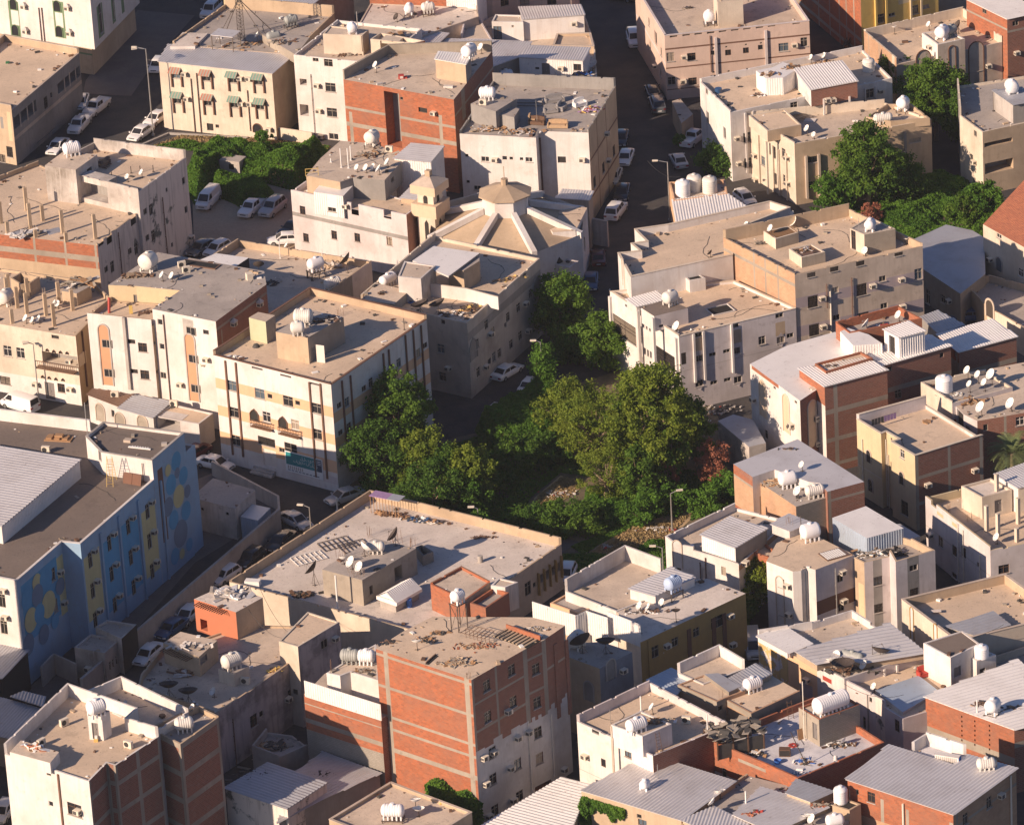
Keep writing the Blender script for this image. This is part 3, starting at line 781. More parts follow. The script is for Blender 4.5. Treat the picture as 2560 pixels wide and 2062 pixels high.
def cloth_sofa(p,w=1.8,az=0,mat='sofa',look='worn tan sofa',host=None):
    t=put('sofa','sofa',look,p,az=az,host=host)
    def a():m=MB();m.box(-w/2,w/2,-.4,.4,.1,.42);m.box(-w/2+.18,w/2-.18,-.42,.25,.42,.52);return m.mesh('seat',[mat])
    def b():
        m=MB();n=7
        for k in range(n):
            x0=-w/2+w*k/n;x1=x0+w/n;hh=.95+.12*math.sin(PI*(k+.5)/n);m.box(x0,x1,.25,.45,.42,hh)
        return m.mesh('backrest',[mat])
    def c():
        m=MB();m.box(-w/2-.12,-w/2+.06,-.42,.42,.1,.66);return m.mesh('armrest',[mat])
    link('seat',cached(('sf',w,mat),a),t);link('backrest',cached(('sb',w,mat),b),t);ar=cached(('sa',w,mat),c)
    link('armrest',ar,t);link('armrest',ar,t,(w+.06,0,0));return t
# ------------------------------------------------------------------ vehicles
def car_parts(kind,paint):
    """length along x (front at +x); body, cabin glass, wheels, lights"""
    S={'sedan':dict(L=4.6,W=1.78,belt=.88,roof=1.43,c=(-1.75,-1.05,.45,1.25),bon=.80,boot=.92),
         'hatch':dict(L=4.1,W=1.72,belt=.90,roof=1.48,c=(-1.95,-1.55,.35,1.15),bon=.84,boot=.92),
         'suv':dict(L=4.8,W=1.88,belt=1.08,roof=1.80,c=(-2.25,-1.85,.55,1.25),bon=1.06,boot=1.1),
         'pickup':dict(L=5.2,W=1.80,belt=1.05,roof=1.70,c=(-.75,-.6,.75,1.35),bon=1.02,boot=1.05),
         'van':dict(L=4.9,W=1.85,belt=1.15,roof=1.98,c=(-2.4,-2.3,1.15,1.95),bon=1.05,boot=1.1)}[kind]
    L,W,bt,rf=S['L'],S['W'],S['belt'],S['roof'];x0,x1,x2,x3=S['c'];hw=W/2
    def body():
        m=MB();st=[]
        xs=[-L/2,-L/2+.06,-L/2+.3,x0,-.6,.2,x3,x3+.15,L/2-.45,L/2-.12,L/2]
        for x in sorted(set(round(x,3)for x in xs)):
            f=(x+L/2)/L;e=min(1,min(x+L/2,L/2-x)/.5);wv=hw*(.86+.14*math.sqrt(max(0,e)))
            top=(S['boot']if x<x0+.1 else bt if x<x3 else S['bon'])-(.22*max(0,(x-x3)/(L/2-x3))**2 if x>x3 else 0)-(.06 if x<-L/2+.1 else 0)
            zb=.26+.08*(1-e)
            st.append([(x,-wv*.93,zb),(x,-wv,zb+.14),(x,-wv,top-.16),(x,-wv*.94,top-.03),(x,-wv*.55,top+.02),(x,0,top+.035),(x,wv*.55,top+.02),(x,wv*.94,top-.03),(x,wv,top-.16),(x,wv,zb+.14),(x,wv*.93,zb)])
        for a,b in zip(st[:-1],st[1:]):
            for k in range(len(a)-1):m.face([a[k],a[k+1],b[k+1],b[k]][::-1])
            m.face([a[-1],a[0],b[0],b[-1]][::-1])
        m.face(st[0]);m.face(st[-1][::-1])
        # roof and pillars
        wr=hw*.74;wb=hw*.9;za=bt-.03
        A=[(x0,-wb*.93,za),(x3,-wb*.93,za),(x3,wb*.93,za),(x0,wb*.93,za)];B=[(x1,-wr,rf-.06),(x2,-wr,rf-.06),(x2,wr,rf-.06),(x1,wr,rf-.06)]
        C=[(x1+.12,-wr*.82,rf),(x2-.15,-wr*.82,rf),(x2-.15,wr*.82,rf),(x1+.12,wr*.82,rf)]
        for P,Q in((A,B),(B,C)):
            for k in range(4):j=(k+1)%4;m.face([P[k],P[j],Q[j],Q[k]])
        m.face(C)
        for s in(-1,1):m.box(x3-.25,x3-.1,min(s*hw*.95,s*(hw+.16)),max(s*hw*.95,s*(hw+.16)),bt-.02,bt+.12)
        if kind=='pickup':
            for s in(-1,1):m.box(-L/2+.02,x0-.1,min(s*hw,s*(hw-.08)),max(s*hw,s*(hw-.08)),bt-.2,bt+.05)
            m.box(-L/2,-L/2+.08,-hw,hw,bt-.2,bt+.05)
        return m.mesh('body',[paint],True,True)
    def glass(which,sd=0):
        wr=hw*.74;wb=hw*.9*.93;za=bt+.01;zr=rf-.09;o=.012
        def P(x,s,t):  # t 0 belt..1 roof
            return(x,s*(wb+(wr-wb)*t+o),za+(zr-za)*t)
        m=MB()
        if which=='side':
            for s in(sd,):
                n=3 if kind in('suv',)else 2
                lo0,lo1=x0+.18,x3-.25;hi0,hi1=x1+.08,x2-.05
                if kind=='van':lo0=.55;hi0=.55;n=1
                for k in range(n):
                    a0,a1=k/n+.02,(k+1)/n-.02
                    f=[P(lo0+(lo1-lo0)*a0,s,.08),P(lo0+(lo1-lo0)*a1,s,.08),P(hi0+(hi1-hi0)*a1,s,.93),P(hi0+(hi1-hi0)*a0,s,.93)]
                    m.face(f if s<0 else f[::-1])
            return m.mesh('side_window',['glass'])
        fx,gx,sgn=(x3,x2,1)if which=='front' else(x0,x1,-1)
        q=[(fx+(gx-fx)*t+sgn*.015,s*((wb+(wr-wb)*t)-.1),(bt-.03)+(rf-.06-(bt-.03))*t+.006)for t,s in((.1,-1),(.1,1),(.93,1),(.93,-1))]
        m.face(q if sgn>0 else q[::-1]);return m.mesh('windscreen' if sgn>0 else 'rear_window',['glass'])
    def wheel():
        m=MB();m.lathe([(.18,-.11),(.32,-.10),(.33,0),(.32,.10),(.18,.11)],14,0,Matrix.Rotation(PI/2,4,'X'));return m.mesh('wheel',['tyre'],True,True)
    def rim():
        m=MB();m.lathe([(.001,-.02),(.2,0)],10,0,Matrix.Rotation(PI/2,4,'X'),False);m.lathe([(.2,0),(.001,-.02)],10,0,Matrix.Translation((0,0,0))@Matrix.Rotation(-PI/2,4,'X'),False);return m.mesh('rim',['rim'])
    def light(front):
        m=MB();x=L/2-.03 if front else-L/2+.02;z=S['bon']-.3 if front else bt-.25
        m.box(x-.06,x+.04,-.18,.18,z-.08,z+.09);return m.mesh('headlight' if front else 'tail_light',['lampw' if front else 'lampred'])
    def plate():m=MB();m.box(-L/2-.012,-L/2+.01,-.25,.25,.55,.67);m.box(L/2-.02,L/2+.012,-.25,.25,.42,.53);m.box(L/2-.02,L/2+.01,-.4,.4,.56,.68,1);return m.mesh('number_plate',['lampw','fan'])
    return S,cached(('cb',kind,paint),body),(cached(('cs',kind,1),lambda:glass('side',1)),cached(('cs',kind,-1),lambda:glass('side',-1))),cached(('cf',kind),lambda:glass('front')),cached(('cr',kind),lambda:glass('rear')),cached('wheel',wheel),cached('rim',rim),cached(('hl',kind),lambda:light(1)),cached(('tl',kind),lambda:light(0)),cached(('pl',kind),plate)
NM={'sedan':'parked_car','hatch':'parked_car','suv':'parked_suv','pickup':'pickup_truck','van':'delivery_van'}
CT={'sedan':'car','hatch':'car','suv':'suv','pickup':'pickup truck','van':'van'}
def car(kind,paint,front,rear,label):
    """front and rear: picture points on the ground under the two bumpers"""
    a=at(front)[:2];b=at(rear)[:2];c=(a+b)/2;d=a-b;ang=math.atan2(d[1],d[0])
    S,body,sd,fr,rr,wh,rm,hl,tl,pl=car_parts(kind,paint);L=S['L'];hw=S['W']/2
    t=link(NM[kind],None,None,(c[0],c[1],.02),ang);tag(t,label,CT[kind],'cars and vans parked in the streets')
    link('body',body,t);[link('side_window',q,t)for q in sd];link('windscreen',fr,t);link('rear_window',rr,t);link('number_plate',pl,t)
    for x in(-L/2+.85,L/2-.85):
        for s in(-1,1):wo=link('wheel',wh,t,(x,s*(hw-.10),.33));link('rim',rm,wo,(0,s*.125,0))
    for s in(-1,1):link('headlight',hl,t,(0,s*(hw-.3),0));link('tail_light',tl,t,(0,s*(hw-.28),0))
    return t
def lamp(p,h=7.5,arm=1.6,az=180,heads=1,label='',mat='galv'):
    t=put('street_lamp','street lamp','',p,z=0,label=label,az=az)
    def mp():m=MB();m.tube((0,0,0),(0,0,h),.10,8,0,.055);m.box(-.18,.18,-.18,.18,0,.25);return m.mesh('pole',[mat])
    link('pole',cached(('lp',round(h,1)),mp),t)
    for k in range(heads):
        def ma():m=MB();m.tube((0,0,h-.05),(arm,0,h+.22),.04,6);return m.mesh('arm',[mat])
        def mh():m=MB();m.box(arm-.05,arm+.65,-.14,.14,h+.16,h+.30);m.box(arm+.05,arm+.6,-.10,.10,h+.13,h+.16);return m.mesh('lamp_head',['acw'])
        a=link('arm',cached(('la',round(h,1),arm),ma),t,rz=math.radians(k*25));link('lamp_head',cached(('lh',round(h,1),arm),mh),t,rz=math.radians(k*25))
    return t
# ------------------------------------------------------------------ plants
rng=np.random.default_rng(5)
def leaves(cent,nrm_bias,size,mat,name,jitter=.4,aspect=1.6):
    n=len(cent);d=rng.normal(size=(n,3));d+=nrm_bias;d/=np.linalg.norm(d,axis=1)[:,None]
    u=np.cross(d,rng.normal(size=(n,3)));u/=np.linalg.norm(u,axis=1)[:,None];v=np.cross(d,u)
    s=(size*(1+jitter*rng.uniform(-1,1,n)))[:,None];a=u*s*aspect/2;b=v*s/2
    V=np.stack([cent-a,cent+b*.9,cent+a,cent-b*.9],1).reshape(-1,3)
    me=bpy.data.meshes.new(name);me.vertices.add(4*n);me.vertices.foreach_set('co',V.ravel());me.loops.add(4*n)
    me.loops.foreach_set('vertex_index',np.arange(4*n));me.polygons.add(n);me.polygons.foreach_set('loop_start',np.arange(0,4*n,4));me.polygons.foreach_set('loop_total',np.full(n,4))
    me.materials.append(MATS[mat]);me.update(calc_edges=True);return me
def crown_pts(h,r,n,clumps,flat=.75,low=.25,cr=.28):
    clumps=int(clumps*2.3);cr*=.62
    C=[]
    while len(C)<clumps:
        q=rng.uniform(-1,1,3);l=np.linalg.norm(q)
        if l>1 or l<.35:continue
        C.append(q)
    C=np.array(C)*np.array([r,r,h*(1-low)/2*1.0])+np.array([0,0,h*(1+low)/2]);C[:,:2]*=rng.uniform(.75,1.15,(clumps,1))
    k=rng.integers(0,clumps,n);rr=cr*r*rng.uniform(.6,1.25,clumps)[k]
    d=rng.normal(size=(n,3));d/=np.linalg.norm(d,axis=1)[:,None];rad=rng.uniform(.25,1,n)**.5
    rad*=np.where(rng.uniform(0,1,n)<.3,1.8,1.0);P=C[k]+d*(rr*rad)[:,None]*np.array([1,1,.8]);P[:,2]=np.maximum(P[:,2],.15);return P,C,d
def tree(p,h,r,mat='leafA',label='',n=9000,clumps=34,leaf=.26,low=.25,cr=.28,name='leafy_tree',z=0,cat='tree',trunk=True,limb='bark'):
    q=at(p,z);t=link(name,None,None,(q[0],q[1],0));tag(t,label,cat)
    n=int(n*1.1);leaf*=.86
    P,C,d=crown_pts(h,r,n,clumps,low=low,cr=cr)
    link('crown',leaves(P,d*.7+np.array([0,0,.35]),leaf,mat,'crown'),t)
    m=MB()
    if trunk:
        m.tube((0,0,-.2),(.1,0,h*.35),.06*r+.08,8,0,.04*r+.05)
        for c in C[::3]:m.tube((.1,0,h*.3),tuple(c),.015*r+.03,4,0,.015,cap=False)
    else:
        for c in C[::3]:m.tube((0,0,0),tuple(c),.03,4,0,.012,cap=False)
    link('trunk',m.mesh('trunk',[limb]),t);return t
def cover(pts,mat,label,name='ground_ivy',n=16000,h=.8,leaf=.22,z=0,bump=1.0,seed=1,kind='stuff',cat='ground cover',sc=.35):
    """creepers or grass that cover a patch of ground"""
    P=[at(p,z)[:2]for p in pts];A=np.array(P);lo,hi=A.min(0),A.max(0);c=(lo+hi)/2
    X=[];need=n
    def inside(Q):
        ins=np.zeros(len(Q),bool);m=len(P)
        for i in range(m):
            a,b=P[i],P[(i+1)%m];cnd=(a[1]>Q[:,1])!=(b[1]>Q[:,1]);xx=(b[0]-a[0])*(Q[:,1]-a[1])/(b[1]-a[1]+1e-12)+a[0];ins^=cnd&(Q[:,0]<xx)
        return ins
    Q=rng.uniform(lo,hi,(n*3,2));Q=Q[inside(Q)][:n]
    def edge(Q):
        d=np.full(len(Q),1e9);m=len(P)
        for i in range(m):
            a,b=P[i],P[(i+1)%m];e=b-a;t=np.clip(((Q-a)@e)/(e@e),0,1);d=np.minimum(d,np.linalg.norm(Q-(a+t[:,None]*e),axis=1))
        return d
    def hf(Q):
        x,y=Q[:,0]*sc+seed*3.1,Q[:,1]*sc+seed*1.7
        f=np.sin(x*1.3+np.sin(y*1.1)*1.4)+np.sin(y*1.7+1.3*np.sin(x*.8+seed))+.5*np.sin(2.9*x+1.9*y)+.4*np.sin(5.1*x-3.7*y)+.25*np.sin(9*x+7*y)
        return(h*(.55+.25*bump*f)).clip(.03)*np.clip(edge(Q)/1.2,.05,1)
    # soil mound below
    nx,ny=[max(3,int(k/.9))for k in(hi-lo)];gx,gy=np.meshgrid(np.linspace(lo[0],hi[0],nx),np.linspace(lo[1],hi[1],ny));G=np.stack([gx.ravel(),gy.ravel()],1)
    ins=inside(G);H=hf(G)*.8
    mb=MB()
    for j in range(ny-1):
        for i in range(nx-1):
            k=[j*nx+i,j*nx+i+1,(j+1)*nx+i+1,(j+1)*nx+i]
            if all(ins[k]):mb.face([(G[q][0]-c[0],G[q][1]-c[1],H[q]+z+.006)for q in k])
    base=mb.mesh('ground_cover',['soil'])
    Z=hf(Q)+rng.uniform(-.18,.12,len(Q));C=np.column_stack([Q-c,Z.clip(.05)+z])
    lm=leaves(C,np.array([0,0,.9]),leaf,mat,'l')
    o=link(name,lm,None,(c[0],c[1],0));tag(o,label,cat,kind=kind)
    if mb.f:link('soil_mound',base,o)
    return o
def wall_ivy(p0,p1,hgt,n,label,depth=.5,drop=0,host=None,mat='ivy',fade=True):
    """ivy hanging on a facade between two picture points on its top edge"""
    a=wallpick(p0,host);b=wallpick(p1,host)
    if not a or not b:return
    v,i=a[0],a[1];o,e,L,ang=efr(v,i);u0,u1=sorted((a[3],b[3]));z1=max(a[2],b[2])
    u=rng.uniform(u0,u1,n);f=(u-u0)/(u1-u0);hh=hgt*(.65+.25*np.sin(u*2.1)+.2*np.sin(u*5.3+1));z=z1-rng.uniform(0,1,n)**.8*hh-.0
    dep=rng.uniform(.02,depth,n)*(.5+.5*np.sin(u*3+z*2.2)**2)
    X=o[0]+e[0]*u+e[1]*dep;Y=o[1]+e[1]*u-e[0]*dep;c=(X.mean(),Y.mean())
    me=leaves(np.column_stack([X-c[0],Y-c[1],z]),np.array([e[1],-e[0],.5])*1.2,.2,mat,'ivy')
    ob=link('wall_ivy',me,None,(c[0],c[1],0));tag(ob,label,'ivy',kind='stuff')
# ================================================================== the buildings, roof outlines first
def T_(t):TILE[0]=t
E_=(0,0,0,0)
# ---- upper left
T_('A1')
bld('grn','apartment_building','tall white apartment building with green window trim in the top left corner','apartment building','the white building with green trim')
g=at((655,580),0)
vol('grn',[(-600,160),(730,383),(1075,25),],3.9,ph=0,walls='brown',roof='dark')
BL['grn'].vols[-1].walls=['tan','tan','tan','tan']
v=BL['grn'].vols[-1];cc=sum(v.P)/4;v.P=[p+(cc-p)*.05 for p in v.P]
v2=vol('grn',[(-600,160),(730,383),(1075,25)],3.9,ph=0,walls='white',roof='deck');v2.z0=3.9;v2.h=v2.deck=22;v2.top=[22]*4
bld('tan','arcaded_building','low tan building with arched arcade balconies along the left street','building','the tan building with arcade balconies')
vol('tan',[(-500,700),(85,815),(605,375)],base=(115,1275),ph=[.9,.25,.9,.9],walls=['tan','grey','tan','tan'],roof='deckb',cope='tanl')
bld('mtl','apartment_building','cream two storey building with striped window awnings and grey metal roof','apartment building','the cream building with awnings')
vol('mtl',[(1222,478),(2093,570),('B1',412,425),(1300,350)],base=(2135,1085),ph=0,walls=['cream','tan','tan','tan'],roof='deckg',metal='sheet',mdir=1)
H={}
H['mtl']=VOLS[-1].h
bld('bk1','block_walled_building','flat roofed building with cream block parapet behind the awning building','building','the block walled roof by the lattice mast')
vol('bk1',[(1330,345),('B1',425,422),('B1',728,130),(1735,60)],H['mtl']+.2,ph=[0,.5,1.6,.5],walls=['tan','tan','tanl','tanl'],roof='deckg')
vol('bk1',[(1310,360),(1500,358),(1600,258),(1405,250)],H['mtl']+.5,ph=0,walls='white2',roof='deckw',z0=H['mtl'])
vol('bk1',[('B1',170,268),('B1',430,425),('B1',535,290),('B1',270,250)],H['mtl']+1.3,ph=0,walls='conc',roof='deckg',z0=H['mtl'])
bld('yel0','gabled_building','yellow building with brown diamond arches at the top edge','building','the yellow building with diamond arches')
vol('yel0',[(1720,-15),('B1',552,42),('B1',860,-200)],10.5,ph=0,walls=['yelb','conc','conc','conc'],roof='deck',metal='sheet',mdir=1)
T_('B1')
bld('wht1','apartment_building','plain white four storey building with tiny windows beside the brick building','apartment building','the plain white building')
vol('wht1',[(412,424),(1070,492),(1400,215)],11.2,ph=[.5,.4,.4,.5],walls='white',roof='deck')
d=VOLS[-1].deck
vol('wht1',[(637,262),(940,275),(990,232),(690,198)],rel=(d,2.7),ph=.12,walls=['cream','tan','tan','tan'],roof='deck',z0=d)
vol('wht1',[(1003,302),(1335,335),(1423,315),(1080,250)],rel=(d,2.1),ph=[.5,.5,.5,.5],walls=['cream','brick','tan','tan'],roof='deck',z0=d)
bld('brk1','brick_building','orange brick building with grey concrete frame and a deep front slot','brick building','the orange brick building with a front slot')
vol('brk1',[(795,612),(1645,768),(1942,392),(1140,418)],12.6,ph=[0,0,1.3,1.2],walls=['brick','brickd','conc','brick'],roof='deck',cope='conc')
v=VOLS[-1];v.pmat='conc';d=v.deck
vol('brk1',[(1503,460),(1735,500),(1775,425),(1530,405)],rel=(d,2.5),ph=0,walls=['tan','grey','tan','tan'],roof='deck',z0=d,metal='sheetw',mdir=1)
bld('rub','apartment_building','white building whose walled roof is strewn with old furniture and rubble','apartment building','the white building with a furniture strewn roof')
vol('rub',[(1690,1030),('C1',430,1062),('C1',452,1010),('C1',835,1022),('C1',1046,685),('C1',100,645)],base=('C1',880,1700),bi=3,ph=[.1,.1,.1,.5,1.6,.5],walls=['white','white2','white','tan','grey','grey'],roof='deckg')
v=VOLS[-1];v.pmat='grey';H['rub']=v.deck
vol('rub',[(1775,800),(1968,860),(2130,760),(1950,715)],rel=(v.deck,2.4),ph=0,walls='grey',roof='deckg',z0=v.deck)
vol('rub',[(1968,875),(2110,905),(2150,840),(2040,800)],rel=(v.deck,1.7),ph=0,walls='grey',roof='deckg',z0=v.deck)
# ---- upper middle
bld('slb','flat_roofed_building','broad pale concrete roof with two tanks near the top edge','building','the broad pale concrete roof')
vol('slb',[(905,200),(1270,330),(1480,250),(1835,130),(1830,60),(1005,25)],10,ph=[.1,.1,.1,.5,.1,.1],walls='tanl',roof='deckw')
bld('brk0','brick_building','red brick and white sheet wall at the top edge','brick building','the brick wall at the top edge')
v=vol('brk0',[(1000,28),(1588,50),(1700,-120)],10,ph=0,walls='brick',roof='deck');v.h=v.deck=15;v.top=[15]*4
v=vol('brk0',[(1590,50),(1826,66),(1900,-100)],10,ph=0,walls='sheetw',roof='deck');v.h=v.deck=14;v.top=[14]*4
T_('C1')
bld('pnk0','apartment_building','pale pink building with brown window frames cut by the top edge','apartment building','the pale pink building at the top edge')
v=vol('pnk0',[(-60,112),(100,108),(295,60),(705,38),(760,-100),(0,-60)],6.5,ph=0,walls='pink',roof='deck');v.z0=0;v.h=v.deck=17;v.top=[17]*6
bld('str1','metal_roofed_house','white house with striped metal roofs along the upper street','house','the white house with striped metal roofs')
vol('str1',[(60,700),(905,655),(882,345),(800,110),(100,130),(-190,290)],6.6,ph=[.0,.5,.3,.1,.1,.1],walls='cream',roof='deck')
d=VOLS[-1].deck
vol('str1',[(300,448),(790,472),(842,375),(368,358)],rel=(d,2.7),ph=0,walls='sheetw',roof='deckg',z0=d,metal='sheet',mdir=1)
vol('str1',[(330,155),(800,120),(768,45),(310,62)],rel=(d,2.9),ph=0,walls='white',roof='deck',z0=d,metal='sheet',mdir=1)
vol('str1',[(90,168),(332,172),(320,118),(118,112)],rel=(d,2.8),ph=.15,walls='white',roof='deck',z0=d)
vol('str1',[(560,352),(878,360),(850,255),(592,262)],rel=(d,.9),ph=[.3,.3,.3,.3],walls='tan',roof='deckb',z0=d,cope='tanl')
vol('str1',[(92,520),(300,445),(392,330),(-10,312)],rel=(d,2.4),ph=0,walls='grey',roof='deckg',z0=d,metal='sheet',mdir=1)
vol('str1',[('B1',1290,300),('B1',1435,425),('B1',1600,265),('B1',1370,232)],9.6,ph=0,walls='tan',roof='deckg',metal='sheet',mdir=1)
vol('str1',[('B1',1435,425),('B1',1720,440),('B1',1960,320),('B1',1575,305)],9.2,ph=0,walls='tan',roof='deckg',metal='sheet',mdir=1)
vol('str1',[('B1',1700,300),('B1',1940,305),('B1',1838,130),('B1',1738,142)],9,ph=[.1,.1,1.0,.8],walls='pinkw',roof='deck')
vol('str1',[(700,590),(835,600),(870,560),(720,555)],rel=(d,1.6),ph=0,walls='white2',roof='tarp',z0=d)
# ---- upper right
bld('pk','apartment_building','pink three storey building with small roof vents beside the upper street','apartment building','the pink building beside the street')
vol('pk',[(1190,-110),(1420,272),('D1',502,158)],base=(1460,770),ph=[1.0,.9,.9,.9],walls='pink',roof='deck',cope='pinkw')
d=VOLS[-1].deck
v=vol('pk',[(1838,215),(2035,190),(2010,60),(1800,80)],9,ph=0,walls='cream',roof='deck',z0=d);v.P=[at(p,d)[:2]for p in[(1835,215),(2030,190),(2010,90),(1800,110)]];v.h=v.deck=d+3.5;v.top=[d+3.5]*4
vol('pk',[(1478,780),(1550,950),(1640,880),(1540,760)],3.0,ph=0,walls='tan',roof='tanl')
T_('D1')
bld('ylw','apartment_building','tall yellow building with bare brick side wall at the top edge','apartment building','the tall yellow building')
v=vol('ylw',[(380,-100),(908,345),(1500,190)],2.5,ph=0,walls=['brick','yellow','yellow','brick'],roof='deck');v.h=v.deck=22;v.top=[22]*4
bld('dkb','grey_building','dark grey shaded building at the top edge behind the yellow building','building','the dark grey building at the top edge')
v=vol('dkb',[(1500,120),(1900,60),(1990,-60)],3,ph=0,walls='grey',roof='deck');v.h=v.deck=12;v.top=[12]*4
bld('arc','apartment_building','beige building with tall red brown arches on its front wall','apartment building','the beige building with red brown arches')
vol('arc',[(922,238),(1172,450),(1985,278),(1690,62)],9.0,ph=[1.1,.25,1.1,1.3],walls=['brickt','tanl','tanl','cream'],roof='deckb',cope='pink')
v=VOLS[-1];v.pmat='cream';v.cope=None
vol('arc',[(1368,255),(1490,345),(1700,300),(1560,225)],rel=(9.0,.9),ph=.2,walls=['white','tanl','tanl','tanl'],roof='deck',cope='pink')
bld('br2','brick_building','brick house with white ribbed metal roof in the upper right corner','brick building','the brick house in the upper right corner')
vol('br2',[(1712,0),(2025,152),(2300,92)],11.5,ph=0,walls=['brick','brickd','brick','brick'],roof='deckg',metal='sheetw',mdir=1)
vol('br2',[(1712,60),(2032,400),(2400,320)],6.0,ph=0,walls=['pinkw','white2','white2','white2'],roof='deckg')
bld('wm','white_house','white house with a metal roofed penthouse and corrugated store on its roof','house','the white house with a metal roofed penthouse')
vol('wm',[('C1',1690,627),('C1',1925,857),(1140,592),(915,372)],base=('C1',1950,1400),bi=1,ph=[.5,.3,.3,.9],walls=['white','white2','white','white2'],roof='deckb',cope=None)
d=VOLS[-1].deck
vol('wm',[(385,532),(515,697),(872,630),(752,475)],rel=(d,2.2),ph=0,walls=['white','brickd','white','white'],roof='deckw',z0=d,metal='sheetw',mdir=0)
vol('wm',[(92,545),(166,605),(300,600),(430,520),(300,480),(220,520)],rel=(d,2.3),ph=0,walls='sheetw',roof='sheetw',z0=d)
bld('tn2','apartment_building','tan three storey building with a climbing tree against its front','apartment building','the tan building behind the climbing tree')
vol('tn2',[(36,888),(388,1100),(1442,915),(1085,790)],base=(400,1580),ph=[.7,.55,.7,1.2],walls=['cream','tan','tan','tan'],roof='deck')
d=VOLS[-1].deck
vol('tn2',[(36,888),(180,1008),(440,960),(312,840)],rel=(d,1.5),ph=.15,walls=['cream','tan','tan','tan'],roof='deckb',z0=d)
v=vol('tn2',[(940,900),(1130,935),(1430,910),(1290,800),(1100,800)],rel=(d,1.0),ph=[.6,.6,.6,.6,.6],walls='tan',roof='deckb',z0=d)
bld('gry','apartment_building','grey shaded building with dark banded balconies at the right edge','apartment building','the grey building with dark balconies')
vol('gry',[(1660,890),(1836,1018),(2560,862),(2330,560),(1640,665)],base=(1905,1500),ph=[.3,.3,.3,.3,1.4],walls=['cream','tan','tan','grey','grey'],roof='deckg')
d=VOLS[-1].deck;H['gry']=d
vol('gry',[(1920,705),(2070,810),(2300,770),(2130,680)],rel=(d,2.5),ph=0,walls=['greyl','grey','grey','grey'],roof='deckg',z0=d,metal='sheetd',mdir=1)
T_('D2')
bld('red','tiled_villa','tan villa with a red tiled roof at the right edge','villa','the villa with a red tiled roof')
vol('red',[(1840,188),(2560,590),(2900,200)],7.6,ph=0,walls='cream',roof='rooftile')
bld('shd','metal_shed','low grey shed under a wide pale sheet roof beside the walled garden','shed','the wide pale sheet roof')
vol('shd',[(1330,500),(1665,722),(1858,570),(1850,290),(1760,235),(1555,190),(1310,300)],4.2,ph=0,walls='conc',roof='sheetd',metal=None)
bld('gate','walled_courtyard','cream courtyard wall with an arched gate below the tiled villa','courtyard','the courtyard with an arched gate')
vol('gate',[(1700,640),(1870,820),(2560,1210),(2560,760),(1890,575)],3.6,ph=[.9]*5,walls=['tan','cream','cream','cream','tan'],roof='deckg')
# ---- middle right
T_('C2')
bld('two','white_apartment_building','cream building stepped in two levels with star shaped windows and grilled fronts','apartment building','the stepped cream building')
vol('two',[(1000,702),(1530,1045),('D2',398,830),(1955,618)],base=(1570,1630),ph=[.35,.25,.3,.3],walls=['white','pinkw','white','white'],roof='deckb',cope='cream')
d=VOLS[-1].deck;H['two']=d
vol('two',[(1060,408),(1160,592),(1945,423),('D2',-80,230),('D2',358,60),('D2',200,10),(1445,188),(1188,225),(1280,318),(1160,335),(1228,392)],rel=(d,3.1),ph=[.9]*11,walls=['white','white','white','white','white','white','white','white','white','white','white'],roof='deckb',cope='cream')
vol('two',[(1240,830),(1340,895),(1600,832),(1440,760)],rel=(d,1.9),ph=0,walls=['white','pinkw','pinkw','pinkw'],roof='deckbr',z0=d)
vol('two',[(1130,770),(1205,826),(1425,775),(1360,708)],rel=(d,1.0),ph=0,walls='white',roof='deckg',z0=d,metal='sheetw',mdir=0)
vol('two',[(1570,590),(1612,622),(1735,600),(1690,572)],rel=(d,1.5),ph=.08,walls='white2',roof='void',z0=d)
T_('D2')
bld('d2','apartment_building','tan and mauve four storey building with brick side and boxed roof lights','apartment building','the tan and mauve building')
vol('d2',[('C2',1872,290),(390,570),(1375,350),(812,85)],13.6,ph=[.6,.5,.9,1.6],walls=['brickt','tanl','tan','tan'],roof='deckb')
v=VOLS[-1];d=v.deck;v.pmat='tan'
vol('d2',[(150,240),(243,300),(420,250),(345,200)],rel=(d,1.3),ph=.12,walls=['cream','conc','tan','tan'],roof='woodd',z0=d)
vol('d2',[(345,375),(443,443),(625,400),(522,337)],rel=(d,1.3),ph=.12,walls=['cream','conc','tan','tan'],roof='rust',z0=d)
vol('d2',[(815,218),(925,268),(1165,222),(965,128)],rel=(d,2.5),ph=.1,walls=['cream','conc','tan','tan'],roof='deckg',z0=d)
# brick complex
bld('bkx','brick_house','house with curved white sheet roof, tall arches and later brick additions','house','the house with a curved white roof')
vol('bkx',[(45,1262),(430,1545),(1065,1125),(700,1015),(330,1120)],9.6,ph=0,walls=['white','brickd','white','white','white'],roof='sheetw',metal=None)
vol('bkx',[(425,1303),(620,1440),(1102,1312),(930,1222)],10.6,ph=0,walls=['brick','brickd','brickd','brick'],roof='deckg',metal='sheetw',mdir=0)
vol('bkx',[(930,1165),(1068,1278),(1592,1128),(1420,1045)],10.2,ph=0,walls=['white','brickd','brickd','brick'],roof='deckg',metal='sheetw',mdir=0)
d=VOLS[-1].deck
vol('bkx',[(545,1258),(630,1322),(990,1215),(900,1165)],11.0,ph=.25,walls='brick',roof='deckb',z0=9)
vol('bkx',[(1078,1002),(1195,1065),(1390,1015),(1270,940)],rel=(d,2.5),ph=0,walls='sheetw',roof='deckg',z0=d-.4,metal='sheetw',mdir=0)
vol('bkx',[(1490,1040),(1655,1175),(2097,1057),(1910,925)],8.6,ph=0,walls=['brick','brickd','brickd','brick'],roof='deckg',metal='sheetw',mdir=0)
